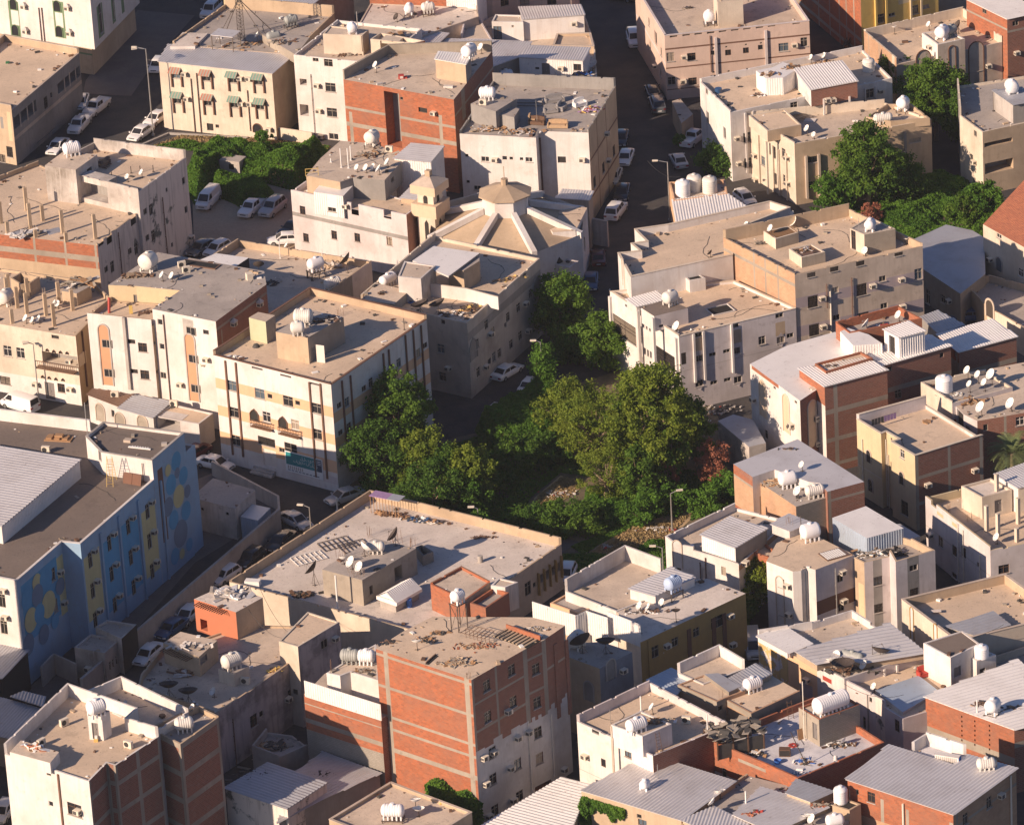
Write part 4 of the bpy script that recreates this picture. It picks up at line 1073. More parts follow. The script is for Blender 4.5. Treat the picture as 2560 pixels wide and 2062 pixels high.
vol('bkx',[(705,942),(810,1020),(1370,912),(1190,815)],11.6,ph=[.9,.9,.9,1.0],walls=['brick','brick','brick','brickd'],roof='deckg')
vol('bkx',[(1366,905),(1500,1030),(1690,968),(1488,860)],7.6,ph=0,walls='grey',roof='deckg',metal='sheetd',mdir=0)
v=vol('bkx',[(740,1012),(840,1120),(1065,1105),(960,1035),(800,985)],11.5,ph=0,walls='sheetw',roof='sheetw',z0=9.4)
bld('tk','beige_house','beige house with a walled tank deck and many roof dishes at the right edge','house','the beige house with many dishes')
vol('tk',[(1360,1400),(1602,1552),(2068,1428),(1862,1300)],9.0,ph=[.5,.3,.3,.5],walls=['cream','pinkw','cream','tan'],roof='deckg')
v=VOLS[-1];d=v.deck
vol('tk',[(1602,1560),(1690,1650),(1795,1700),(2600,1560),(2560,1170),(1890,1300)],d-.2,ph=0,walls=['pinkw','pinkw','brickd','brickd','tan','tan'],roof='deck')
T_('D3')
bld('ys','yellow_house','yellow house with arched windows and brown brick side wall','house','the yellow house with arched windows')
vol('ys',[(866,147),(1055,262),(1092,245),(1188,300),(1130,320),(1315,430),(1840,268),(1402,0)],base=(1338,1005),bi=5,ph=[.95,.95,.95,.95,.95,.95,.35,1.5],walls=['yelb','ochre','yelb','ochre','yelb','brickd','brickd','pinkw'],roof='deckb',cope='cream')
VOLS[-1].pmat='pinkw';VOLS[-1].walls=['yelb','yelb','yelb','yelb','yelb','brickd','brickd','pinkw']
bld('mr1','brick_building','brick building under a broad grey sheet roof with a sunken tank platform','brick building','the brick building with a broad grey sheet roof')
vol('mr1',[('C3',1950,492),(65,592),(235,535),(495,628),(590,640),(640,705),(925,628),(412,300)],9.0,ph=0,walls=['brick','white','white','white','brickd','brickd','brickd','brick'],roof='sheet',metal=None)
vol('mr1',[(70,600),(400,820),(652,745),(640,705),(500,640),(235,545)],8.0,ph=0,walls=['brick','block','brickd','conc'],roof='deckg')
VOLS[-1].walls=['brickt','block','brickd','conc','conc','conc']
bld('cst','white_apartment_building','white building with rounded corners and tall arch reliefs beside the garden','apartment building','the white round cornered building')
vol('cst',[('C3',1425,1045),('C3',1500,1105),('C3',1640,1130),('C3',1990,1235),(350,890),('C3',1962,787)],7.4,ph=[.9,.9,.5,.3,.3,.9],walls='white',roof='deck')
d=VOLS[-1].deck
vol('cst',[('C3',1705,1040),('C3',1965,1140),(175,995),('C3',1925,905)],rel=(d,1.9),ph=0,walls=['sheetw','grey','grey','grey'],roof='deckg',z0=d-1.2,metal='sheet',mdir=0)
vol('cst',[(-100,1110),(195,1212),(270,1180),(110,1060)],rel=(d,0.3),ph=.3,walls='brick',roof='deck',z0=d-3)
VOLS[-1].walls=['brick','brickd','brick','brick']
vol('cst',[(172,1240),(375,1318),(440,1312),(480,1288),(550,1305),(850,1190),(470,1000),(250,1100)],8.2,ph=0,walls=['white','white','white2','white','pinkw','tan','tan','tan'],roof='deckb')
vol('cst',[(850,1212),(925,1250),(1120,1205),(1168,1290),(1472,1200),(1295,1108),(1180,1070),(1000,1150)],8.0,ph=[.2,.2,.9,.9,.9,.7,.5,.2],walls=['tan','pinkw','pinkw','pinkw','pinkw','white2','white2','tan'],roof='deckg')
vol('cst',[(680,905),(945,1062),(1228,985),(938,815)],9.6,ph=0,walls='sheetb',roof='sheetw',metal=None)
vol('cst',[(215,960),(350,1010),(500,945),(345,885)],9.0,ph=0,walls='white2',roof='deckg',metal='sheet',z0=8,mdir=1)
vol('cst',[(1130,960),(1220,1090),(1355,1045),(1200,950)],5.6,ph=0,walls='sheetd',roof='sheetd',metal=None)
bld('bal','cream_house','cream house with an open columned roof terrace at the right edge','house','the cream house with an open columned terrace')
vol('bal',[(1395,737),(1895,1130),(2500,1010),(2330,800),(1940,600)],base=(1925,1600),bi=1,ph=[1.1,.7,.9,.9,.9],walls=['pinkw','pinkw','cream','cream','cream'],roof='deckb',cope=None)
v=VOLS[-1];v.pmat='yelb';d=v.deck;H['bal']=d
vol('bal',[(1672,660),(1832,748),(2062,690),(1900,600)],rel=(d,2.6),ph=.25,walls=['cream','cream','cream','cream'],roof='deckw',z0=d)
vol('bal',[(1935,575),(2110,680),(2400,620),(2200,480)],rel=(d,3.0),ph=0,walls=['white','cream','cream','cream'],roof='deckg',z0=d,metal='sheet',mdir=0)
bld('dk','walled_roof_house','beige walled flat roof with half round vents at the right edge','house','the beige walled roof with half round vents')
v=vol('dk',[(2010,1337),(1212,1532),('D4',1640,310)],7.6,ph=[1.0],walls=['tan','tan','tan','tan'],roof='deckb',miss='R',cope='tanl')
v.walls=['cream','cream','cream','tan'];v.pmat='tan'
# ---- lower right
T_('D4')
vol('dk',[(1568,205),(1765,262),(2036,185),(1915,90)],7.2,ph=0,walls=['conc','mossy','conc','conc'],roof='deckg',metal='sheetd',mdir=1)
bld('mrf','peeling_house','house with peeling ochre wall and wide grey metal roof','house','the peeling ochre house')
vol('mrf',[(107,280),(336,405),(560,495),(772,605),(1390,405),(985,215),(835,120),(520,215)],6.4,ph=[0,0,.1,.1,.5,.8,.8,.9],walls=['peel','peach','white2','pinkw','cream','white2','white2','white2'],roof='deck')
VOLS[-1].pmat='white2';d=VOLS[-1].deck
vol('mrf',[(107,280),(336,405),(515,332),(320,207)],rel=(d,.5),ph=0,walls='sheetw',roof='deckg',z0=d,metal='sheetw',mdir=1)
vol('mrf',[(405,395),(562,492),(760,430),(900,480),(1388,400),(1120,183)],rel=(d,.7),ph=0,walls='tan',roof='deckg',z0=d,metal='sheet',mdir=3)
bld('wct','white_cottage','white courtyard house with a pale blue sheet roof and roof room','house','the white courtyard house')
vol('wct',[(772,605),(905,672),(1080,770),(1222,858),(1560,760),(1600,640),(1390,405)],6.2,ph=[.8,.8,.1,.1,.1,.1,.1],walls=['pinkw','pinkw','mossy','pinkw','pinkw','white','white'],roof='deckb')
VOLS[-1].walls=['pinkw','pinkw','pinkw','pinkw','white','white','white']
d=VOLS[-1].deck
vol('wct',[(1010,685),(1222,855),(1500,690),(1345,572)],rel=(d,.3),ph=0,walls='white2',roof='sheetb',z0=d)
vol('wct',[(1380,322),(1590,437),(1818,330),(1680,227)],9.0,ph=.08,walls=['white','white2','white','white'],roof='deckbr')
vol('wct',[(1715,412),(1790,462),(1940,412),(1850,375)],7.9,ph=.08,walls=['white','white2','white','white'],roof='deck')
vol('wct',[(1850,450),(1990,520),(2500,400),(2300,300)],5.5,ph=[.8,.5,.5,.8],walls=['cream','tan','tan','conc'],roof='deckg')
bld('whr','brick_building','orange brick building with a wide white ribbed roof near the right edge','brick building','the brick building with a wide white ribbed roof')
vol('whr',[(1397,742),(2080,992),(2560,860),(2105,460)],base=(2110,1480),ph=0,walls=['brick','brickd','brick','brick'],roof='deckg',metal='sheetw',mdir=1)
bld('gmr','brick_building','orange brick building with grey metal roof in the bottom right corner','brick building','the brick building in the bottom right corner')
vol('gmr',[(797,1377),(1610,1645),(2095,1292),(1720,1190),(1608,1268),(1122,1117)],8.6,ph=0,walls=['brick','brickt','conc','white','white','brick'],roof='deckg',metal='sheet',mdir=1)
vol('gmr',[(1292,1160),(1612,1262),(1712,1192),(1402,1092)],8.3,ph=[.1,.1,1.4,1.2],walls='white',roof='tiles')
VOLS[-1].pmat='white'
bld('rd2','brick_parapet_house','house with red brick parapets around a cluttered white roof','house','the cluttered white roof with brick parapets')
vol('rd2',[('C4',1755,1065),('C4',1985,1162),(165,1250),(415,1362),(1080,1085),(535,738)],6.8,ph=[.8,.8,.8,.8,.8,.8],walls=['brick','brick','brick','brickd','brick','brickd'],roof='tiles')
v=VOLS[-1];v.pmat='brick';d=v.deck;H['rd2']=d
vol('rd2',[(420,818),(577,912),(890,795),(735,700)],rel=(d,3.0),ph=.2,walls=['conc','block','block','brick'],roof='deck',z0=d)
VOLS[-1].pmat='brick'
T_('C4')
bld('bei','brick_annex','low beige roofed brick annex with a ribbed white tank','house','the beige roofed brick annex')
vol('bei',[(1520,642),(1822,775),(1890,745),(2040,690),(1720,568)],7.6,ph=[.12]*5,walls=['brickt','conc','brickt','brickt'],roof='deckb')
vol('bei',[(1890,757),(2087,865),('D4',432,690),('D4',205,560),('D4',0,640)],7.3,ph=[.12,.12,0,0,0],walls=['brickt','conc','brickt','brickt'],roof='deckb')
vol('bei',[(1727,562),(1915,700),(2010,655),(1835,552)],7.9,ph=0,walls='conc',roof='sheetd')
vol('bei',[(1905,610),(2020,690),('D4',205,565),('D4',90,492)],7.7,ph=0,walls='conc',roof='deckg',metal='sheetd',mdir=0)
bld('blm','sheet_roofed_yard','white walled yard with blue grey ribbed sheet roof','house','the white walled yard with blue grey sheet roof')
vol('blm',[(1295,612),(1515,720),(1612,590),(1465,530)],7.0,ph=0,walls='grey',roof='deckg',metal='sheetb',mdir=0)
vol('blm',[(1520,552),(1720,640),(2038,520),(1845,405)],7.6,ph=[.1,.1,1.2,1.2],walls='white',roof='deck')
VOLS[-1].pmat='white'
bld('wc4','white_house','white house with high roof walls and a tank hut beside the brick tower','house','the white house beside the brick tower')
vol('wc4',[(745,925),(1330,1190),(1890,960),(1307,657)],8.0,ph=[.35,.3,.9,1.1],walls=['white','brickd','white','white2'],roof='deckb')
v=VOLS[-1];d=v.deck;v.pmat='pinkw';v.prof[1]=[]
vol('wc4',[(1008,952),(1250,1042),(1475,945),(1238,842)],rel=(d,2.3),ph=.12,walls=['white','pinkw','white','white'],roof='deck',z0=d)
bld('mfl','metal_roofed_house','house with wide grey ribbed roof and ivy wall in the lower middle','house','the wide grey ribbed roof in the lower middle')
vol('mfl',[(780,1462),(1550,1692),(1962,1392),(1308,1190)],6.0,ph=0,walls=['tan','brickt','tan','tan'],roof='deckg',metal='sheet',mdir=1,over=.1)
bld('mfw','metal_shed','low shed with pale ribbed roof below the brick tower','shed','the pale ribbed roof below the brick tower')
vol('mfw',[(-60,1780),(620,1960),(835,1425),(625,1368)],4.0,ph=0,walls='grey',roof='deckg',metal='sheetw',mdir=0)
bld('tin','patched_roof_house','house with patched tin roofs along the bottom edge','house','the patched tin roofs at the bottom edge')
vol('tin',[(1500,1780),(2100,1950),('D4',340,1420),('D4',20,1340),(2020,1365),(1830,1500)],5.4,ph=[0,0,0,.2,.3,.3],walls='tan',roof='deckg')
vol('tin',[(1560,1690),(2000,1900),(2060,1720),(1800,1590)],6.0,ph=0,walls='tan',roof='deckg',metal='sheet',mdir=1)
vol('tin',[(1955,1650),('D4',220,1780),('D4',640,1592),('D4',130,1440)],6.2,ph=0,walls='tan',roof='deckg',metal='sheet',mdir=1)
vol('tin',[('D4',330,1480),('D4',510,1545),('D4',680,1470),('D4',405,1380)],6.6,ph=0,walls='tan',roof='deckg',metal='sheetd',mdir=1)
vol('tin',[('D4',300,1760),('D4',800,1900),('D4',810,1640),('D4',660,1600)],5.8,ph=0,walls='tan',roof='deckg')
vol('tin',[('D4',680,1570),('D4',812,1610),('D4',900,1560),('D4',760,1510)],7.0,ph=.15,walls='tan',roof='dark')
# ---- brick tower and its neighbours
T_('B4')
bld('tow','brick_tower_block','tall bare brick apartment block with concrete frame in the lower middle','brick building','the tall bare brick block')
vol('tow',[(1045,368),(1780,608),('C4',343,372),('C4',490,300),('C4',655,188),('C4',400,125),(1480,120),(1250,237)],base=('C4',-75,1750),ph=0,walls=['brick','brickd','brickd','brickd','conc','conc','conc','conc'],roof='deckb')
H['tow']=VOLS[-1].deck
bld('b4w','brick_house','brick house with white corrugated parapet left of the brick tower','house','the house with a white corrugated parapet')
vol('b4w',[(492,722),(1085,912),(1250,800),(1060,330),(650,560)],9.2,ph=0,walls=['brick','brickd','conc','conc','brickd'],roof='deck')
d=VOLS[-1].deck
vol('b4w',[(492,612),(1080,797),(1084,795),(496,610)],11.0,ph=0,walls='sheetw',roof='sheetw',z0=d)
vol('b4w',[(665,552),(770,575),(850,545),(1062,610),(1075,480),(1045,330),(890,415)],rel=(d,2.5),ph=[.1]*7,walls='white',roof='deck',z0=d)
bld('b4c','flat_roofed_house','beige flat roof with dishes and a tank at the bottom edge','house','the beige flat roof at the bottom edge')
vol('b4c',[(685,1680),(1785,1625),(1160,1392)],5.6,miss='C',ph=.3,walls='tan',roof='deck',cope='tanl')
bld('shn','metal_shed','shabby pinkish metal roofed shed under the grey wall','shed','the shabby pinkish metal shed')
vol('shn',[(-110,1440),(365,1600),(665,1405),(210,1255)],4.5,ph=0,walls='mossy',roof='deckg',metal='sheetd',mdir=0)
vol('shn',[(300,1700),(560,1560),(1075,1330),(640,1170),(430,1330)],3.4,ph=0,walls='grey',roof='deckg',metal='sheetd',mdir=0)
vol('shn',[(90,1110),(300,1190),(520,1090),(400,1000),(200,975)],3.2,ph=[.8,.6,.3,.3,.8],walls='greyl',roof='deckg')
T_('C4')
bld('blu','weathered_house','shaded blue grey weathered house right of the brick tower','house','the shaded blue grey house')
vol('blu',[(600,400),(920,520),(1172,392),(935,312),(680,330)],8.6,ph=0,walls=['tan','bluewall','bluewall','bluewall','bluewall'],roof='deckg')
bld('och','ochre_house','ochre walled house with a flat roof and blue tank','house','the ochre walled house')
vol('och',[('C3',1055,1628),(1235,318),('C3',2045,1487),('C3',1745,1372),('C3',1580,1440)],base=(1250,830),ph=0,walls=['ochre','ochre','ochre','ochre','cream'],roof='deckw')
VOLS[-1].walls[0]='cream';H['och']=VOLS[-1].h
T_('C3')
bld('cwh','white_house','white house with a high walled cream terrace beside the scrub lot','house','the white house with a high walled terrace')
vol('cwh',[(655,1470),(1050,1625),(1700,1375),(1400,1310),(1120,1205)],H['och']+.1,ph=[.3,.3,.1,1.7,1.7],walls=['white','white','white','white','cream'],roof='deck',cope='deckg')
VOLS[-1].cope=None;VOLS[-1].pmat='white2'
d=VOLS[-1].deck;H['cwh']=d
vol('cwh',[(1155,1455),(1350,1510),(1650,1372),(1465,1295)],rel=(d,1.1),ph=0,walls='white',roof='deckg',metal='sheet',z0=d,mdir=0)
vol('cwh',[(540,1560),(760,1640),(850,1600),(690,1475)],H['och']-.8,ph=[.2,.2,.2,.2],walls=['peach','white','white','white'],roof='deckg')
# fence of white sheets
bld('fnc','sheet_fence','tall white corrugated sheet fence on the walls right of the brick tower','fence','the white sheet fence')
T_('C4')
for a,b_,hh in(((400,5),(735,112),9.4),((815,76),(980,130),9.4),((980,82),(1233,182),9.6)):
    p,q=at(a,hh)[:2],at(b_,hh)[:2];v=vol('fnc',[a,b_,(b_[0]+2,b_[1]-2),(a[0]+2,a[1]-2)],hh,ph=0,walls='sheetw',roof='sheetw',z0=hh-2.6);v.P=[p,q,q+np.array([.03,.1]),p+np.array([.03,.1])]
v=vol('fnc',[(735,112),(815,76),(817,74),(737,110)],9.4,ph=0,walls='sheetw',roof='sheetw',z0=6.8)
# ---- lower middle
T_('B3')
bld('big','large_flat_building','large low building with a wide dusty roof and stepped brown parapet','building','the wide dusty roof')
vol('big',[('A3',1765,1398),('C3',625,1068),(1000,702)],base=('C3',650,1450),miss='C',bi=1,ph=[.9,.3,1.1,1.1],walls=['cream','tanl','tan','tan'],roof='deckw')
v=VOLS[-1];v.pmat='tan';d=v.deck;H['big']=d
vol('big',[(632,1302),(940,1385),(1355,1140),(1030,1060)],rel=(d,3.0),ph=0,walls='conc',roof='deckg',z0=d)
vol('big',[(1352,1130),(1405,1200),(1488,1165),(1400,1110)],rel=(d,1.2),ph=.5,walls='block',roof='dark',z0=d)
vol('big',[(1465,1415),(1720,1545),(2140,1400),(1705,1285)],rel=(d,3.0),ph=[.12,.12,.3,.3],walls=['brick','tan','tanl','brick'],roof='deck',z0=d)
VOLS[-1].P=[at(p,d+3.0)[:2]for p in((1465,1415),(1730,1540),(1925,1400),(1705,1285))];VOLS[-1].pmat='brick'
vol('big',[(1770,1560),(1890,1600),(2070,1480),(1950,1440)],rel=(d,2.6),ph=.5,walls=['brick','brickd','brickd','brick'],roof='deckg',z0=d)
vol('big',[(1930,1425),(2040,1440),(2140,1400),(1990,1365)],rel=(d,3.0),ph=.1,walls=['white','mossy','white','white'],roof='deck',z0=d)
bld('a4m','flat_roofed_house','house with crenellated parapets and small huts on a sandy roof','house','the sandy roof with small huts')
T_('A4')
vol('a4m',[(1085,560),(1060,660),(1650,850),('B4',300,510),('B4',770,165),(1860,150),(1240,365)],base=('B4',60,1330),bi=2,ph=[.7,.7,.35,.35,.2,.2,.7],walls=['tan','tan','purpw','purpw','tan','tan','tan'],roof='deck')
v=VOLS[-1];v.walls=['tan','tan','purpw','purpw','tan','tan','tan'];d=v.deck;H['a4m']=d
vol('a4m',[(1255,322),(1530,430),(1672,303),(1390,235)],rel=(d,2.3),ph=0,walls='tan',roof='deck',z0=d)
vol('a4m',[('A3',1493,1530),('A3',1815,1632),('A3',2022,1518),('A3',1740,1420)],rel=(d,3.2),ph=0,walls=['orange','tan','tan','tan'],roof='deckw',z0=d-.5)
vol('a4m',[('B4',298,308),('B4',445,352),('B4',765,160),('B4',520,82)],rel=(d,2.6),ph=.1,walls=['cream','purpw','tan','tan'],roof='deckb',z0=0)
vol('a4m',[(1680,520),(1800,560),(1915,500),(1800,460)],rel=(d,1.5),ph=0,walls='cream',roof='deckg',z0=d)
bld('a4w','white_apartment_building','bright white building with brick rear walls in the bottom left corner','apartment building','the bright white building at bottom left')
vol('a4w',[(640,722),(1060,905),(1450,850),(935,602)],14.2,ph=[.9,.9,1.3,1.3],walls='white',roof='deck')
VOLS[-1].P=[at(p,14.2)[:2]for p in((610,740),(1180,1010),(1450,852),(935,602))]
vol('a4w',[(36,1178),(685,1388),(822,1248),(888,1268),(1222,1045),(985,975),(1068,900),(527,708)],14.4,ph=[.25,.3,.3,.3,1.4,1.4,1.4,1.4],walls=['white','brickd','brickd','brickd','white','white','white','white2'],roof='deckb',cope='deckg')
v=VOLS[-1];d=v.deck;v.pmat='white';v.cope=None
vol('a4w',[(675,880),(790,890),(850,840),(740,810)],rel=(d,2.7),ph=0,walls='white',roof='deckg',z0=d)
VOLS[-1].P=[at(p,d)[:2]for p in((690,1062),(800,1075),(862,1030),(755,1015))]
vol('a4w',[(60,1180),(400,1265),(455,1180),(170,1070)],rel=(d,1.2),ph=0,walls='white',roof='deck',z0=d)
VOLS[-1].P=[at(p,d+1.2)[:2]for p in((75,1160),(385,1245),(455,1160),(160,1070))]
bld('a4b','brick_apartment_block','dark brick block with concrete frame beside the bright white building','brick building','the dark brick block at bottom left')
vol('a4b',[(1165,988),(1388,1102),(1682,892),(1535,822),(1420,870)],13.6,ph=[.35,.35,.5,.7,.7],walls=['brickd','brickd','conc','conc','conc'],roof='deckg')
VOLS[-1].pmat='tan'
# ---- left: the school
T_('A3')
bld('sch','school_building','school with blue and yellow circle murals and a brown flat roof','school','the school with circle murals')
vol('sch',[(-500,1270),(125,1392),(475,1090),(618,1105),(1195,603),(1500,330),(700,215),(-500,70)],12.4,ph=[.35,.35,.35,.35,.1,.1,1.3,.8],walls=['white','white','white','white','white','white','white','white'],roof='deckbr',cope='white')
v=VOLS[-1];d=v.deck;H['sch']=d;v.walls=['white','lav','lav','lav','lav','white','white','white'];v.pmat='white'
vol('sch',[(778,402),(1170,465),(1418,252),(795,170),(660,280)],14.7,ph=[.3]*5,walls=['white','whited','white','white','white'],roof='deckbr',cope='greyl')
VOLS[-1].walls=['white','lav','white','white','white']
vol('sch',[(-500,860),(12,975),(612,470),(-300,320)],rel=(d,2.0),ph=0,walls=['white','sheetw','white','white'],roof='deckg',metal='sheet',z0=d,mdir=2)
bld('sgl','guard_house','small grey flat roofed guard house inside the school wall','hut','the school guard house')
vol('sgl',[(1470,748),(1808,835),(1962,690),(1640,600)],3.8,ph=0,walls='whited',roof='deckg')
vol('sgl',[(1850,895),(1985,925),(2080,830),(1940,800)],2.6,ph=0,walls='sheetb',roof='sheetb')
bld('sgt','gate_house','low grey block beside the school wall below the murals','hut','the low block by the school wall')
T_('A4')
vol('sgt',[(572,355),(805,400),(930,290),(700,252)],3.6,ph=.25,walls=['whited','greyl','greyl','greyl'],roof='deckg')
vol('sgt',[(735,200),(935,290),(1052,180),(825,145)],4.2,ph=.25,walls=['whited','dark','greyl','greyl'],roof='deckg')
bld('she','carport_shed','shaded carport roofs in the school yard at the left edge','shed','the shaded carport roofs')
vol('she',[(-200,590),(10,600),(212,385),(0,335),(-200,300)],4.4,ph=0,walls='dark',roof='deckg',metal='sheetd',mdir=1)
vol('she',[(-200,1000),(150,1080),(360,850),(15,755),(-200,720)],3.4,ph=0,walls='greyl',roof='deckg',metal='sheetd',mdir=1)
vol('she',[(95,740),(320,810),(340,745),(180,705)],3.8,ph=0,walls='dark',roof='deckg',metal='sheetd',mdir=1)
# shops below the corner building
T_('A3')
bld('gar','shop_row','row of low arched shops with tin canopies below the white corner building','shop','the low arched shop row')
vol('gar',[('A2',678,1500),('A2',915,1590),('A2',1020,1510),('A2',720,1460)],3.4,ph=0,walls='white2',roof='deckg',metal='rust',mdir=0)
vol('gar',[('A2',915,1605),('A2',1180,1680),('A2',1320,1560),('A2',1030,1510)],3.4,ph=0,walls='white2',roof='deckg',metal='sheetd',mdir=0)
vol('gar',[('A2',1180,1660),('A2',1530,1724),('A2',1640,1640),('A2',1330,1570)],3.4,ph=.15,walls='white2',roof='deckb')
# ---- left column
T_('A2')
bld('dty','weathered_building','weathered white building with black stains and an unfinished columned terrace','building','the weathered white building')
vol('dty',[('A1',345,1272),('A1',600,1305),('A1',612,1560),('A1',1060,1455),('A1',1430,1187),('A1',722,1090)],12.5,ph=[.9]*6,walls=['mossy','white2','white2','mossy','whited','whited'],roof='deckb')
v=VOLS[-1];v.P=[at(p,12.5)[:2]for p in(('A1',345,1285),('A1',1062,1456),('A1',1430,1187),('A1',722,1096))];v.n=4;v.walls=['whited','mossy','whited','whited'];v.top=v.top[:4];v.ph=[.9,.5,1.5,.9];v.top=[v.deck+x for x in v.ph];v.pmat='whited'
v.holes=v.holes[:4];v.zones=v.zones[:4];v.prof=v.prof[:4]
vol('dty',[('A1',345,1275),('A1',582,1308),('A1',748,1190),('A1',490,1165)],13.5,ph=0,walls=['whited','whited','whited','whited'],roof='deck',z0=0)
v=vol('dty',[(-450,215),(750,352),(1085,95),('A1',300,1270),('A1',-300,1500)],9.0,ph=[0,.25,.1,.6,.6],walls=['brick','mossy','tan','tan','tan'],roof='deckb')
H['dty']=v.deck;v.pmat='tan'
bld('low','unfinished_building','cream building with bare concrete columns standing on its unfinished roof','building','the cream building with bare roof columns')
vol('low',[(-300,905),(582,1052),(845,780),(700,640),(-300,500)],base=(650,1582),ph=[0,.1,.6,.3,.3],walls=['cream','tan','tan','tan','tan'],roof='deckb')
v=VOLS[-1];H['low']=v.deck;v.pmat='tan'
vol('low',[(475,700),(590,720),(700,660),(560,590)],rel=(v.deck,1.6),ph=0,walls='tan',roof='deckg',z0=v.deck)
vol('low',[(80,600),(160,650),(230,640),(305,590),(160,555)],rel=(v.deck,1.7),ph=[1.4]*5,walls='tan',roof='deckb',z0=v.deck)
bld('cnr','white_apartment_building','white apartment building with tall orange arched window niches','apartment building','the white building with orange niches')
vol('cnr',[(1172,840),(1660,936),(2050,650),(2033,548),(1212,402),(833,655),(1050,663),(1385,697)],13.6,ph=0,walls=['white','brickd','conc','conc','conc','cream','cream','brickt'],roof='deckg')
VOLS[-1].walls=['white','brickd','conc','conc','cream','yelb','yelb','brickt']
hc=13.6
vol('cnr',[(669,870),(1163,918),(1385,760),(860,730)],hc-1.1,ph=[.9,.1,.1,.6],walls=['white','tan','tan','tan'],roof='deckb',cope='peach')
VOLS[-1].P=[at(p,hc-1.1)[:2]for p in((669,870),(1163,922),(1400,758),(850,725))];VOLS[-1].cope=None;VOLS[-1].pmat='tan'
bld('cen','apartment_building','white four storey building with orange bands and brown pilasters at the street corner','apartment building','the orange banded building')
vol('cen',[(1642,1192),('B2',700,1420),('B2',1437,915),('B2',540,703)],base=('B3',760,712),ph=[.35,.3,.85,.85],walls=['white','whited','tan','tan'],roof='deckb',cope='brown')
v=VOLS[-1];v.pmat='tan';v.walls=['white','white','tan','tan'];d=v.deck;H['cen']=d
T_('B2')
vol('cen',[(275,1015),(520,1060),(797,900),(560,850)],rel=(d,3.2),ph=0,walls=['tan','conc','tan','tan'],roof='deckg',z0=d)
vol('cen',[(68,905),(197,938),(270,888),(140,862)],rel=(d,2.7),ph=0,walls=['lime','grey','tan','tan'],roof='deck',z0=d)
bld('pat','walled_roof_building','lower building with a buttressed tan roof wall behind the corner buildings','building','the buttressed tan roof')
vol('pat',[(205,860),(665,716),(862,583),(1012,472),('A2',1832,306),('A2',1500,520)],8.2,ph=[.1,1.2,1.0,.9,1.2,.9],walls=['tan','grey','pinkw','tan','tan','tan'],roof='deck')
v=VOLS[-1];v.walls=['tan','grey','pinkw','tan','tan','tan'];v.deck=7.3;v.top=[7.4,8.3,8.3,8.2,8.4,8.2];v.ph=[t-7.3 for t in v.top];v.pmat='tan';H['pat']=7.3
vol('pat',[('A2',1540,460),('A2',1810,515),('A2',1915,445),('A2',1665,410)],9.0,ph=0,walls='dark',roof='sheetw',z0=7.3)  # sheet awning made solid, dark walls added for the shade beneath it
bld('mid','weathered_apartment_building','tan and grey building with roof huts left of the street trees','apartment building','the tan building with roof huts')
vol('mid',[(930,765),(1748,948),('C2',460,455)],base=(1765,1530),ph=[.3,.4,.4,.9],walls=['tanl','greyl','tan','tan'],roof='deckb')
v=VOLS[-1];d=v.deck;v.pmat='cream';H['mid']=d
vol('mid',[(930,768),(1185,802),(1306,697),(1045,640)],rel=(d,1.2),ph=0,walls=['tan','grey','tan','tan'],roof='deck',z0=0)
vol('mid',[(1215,588),(1392,607),(1505,505),(1265,470)],rel=(d,3.2),ph=.1,walls=['white2','whited','tan','tan'],roof='deck',z0=d)
vol('mid',[(1328,467),(1605,587),(1846,408),(1490,355)],rel=(d,2.9),ph=0,walls=['white2','grey','tan','tan'],roof='deckw',z0=d+2.7,metal=None)
VOLS[-1].roof='sheetw'
vol('mid',[(1435,640),(1740,682),(1985,748),(1990,742),(1745,676),(1440,634)],rel=(d,1.6),ph=0,walls='white',roof='cream',z0=d)
vol('mid',[(1600,520),(1720,545),(1843,470),(1843,430)],rel=(d,2.6),ph=0,walls='tan',roof='deckg',z0=d)
bld('lot','pink_house','pale pink two storey house with notched parapet and a white sheet hut','house','the pale pink notched house')
T_('B1')
vol('lot',[(390,1462),(1280,1655),(1425,1545),(620,1300)],8.4,ph=[.8,.8,.1,.6],walls=['pinkw','brickd','tan','pinkw'],roof='deckb',cope=None)
v=VOLS[-1];d=v.deck;H['lot']=d
vol('lot',[(510,1352),(770,1402),(868,1368),(1112,1388),(1240,1250),(1190,1190),(1065,1108),(772,1085),(620,1218)],rel=(d,2.7),ph=0,walls=['tan','grey','grey','grey','tan','tan','tan','tan','pinkw'],roof='deck',z0=d)
vol('lot',[(567,1478),(792,1512),(868,1432),(660,1370)],rel=(d,1.7),ph=0,walls=['sheetw','sheetd','sheetw','sheetw'],roof='sheetw',z0=d-1.2,metal=None)
vol('lot',[(1190,1222),(1470,1250),(1565,1135),(1320,1112)],rel=(d,2.9),ph=0,walls='sheetw',roof='deckg',z0=0,metal='sheet',mdir=0)
vol('lot',[(1240,1525),(1395,1545),(1480,1450),(1340,1425)],rel=(d,.6),ph=0,walls='tan',roof='deckg',metal='sheet',mdir=0)
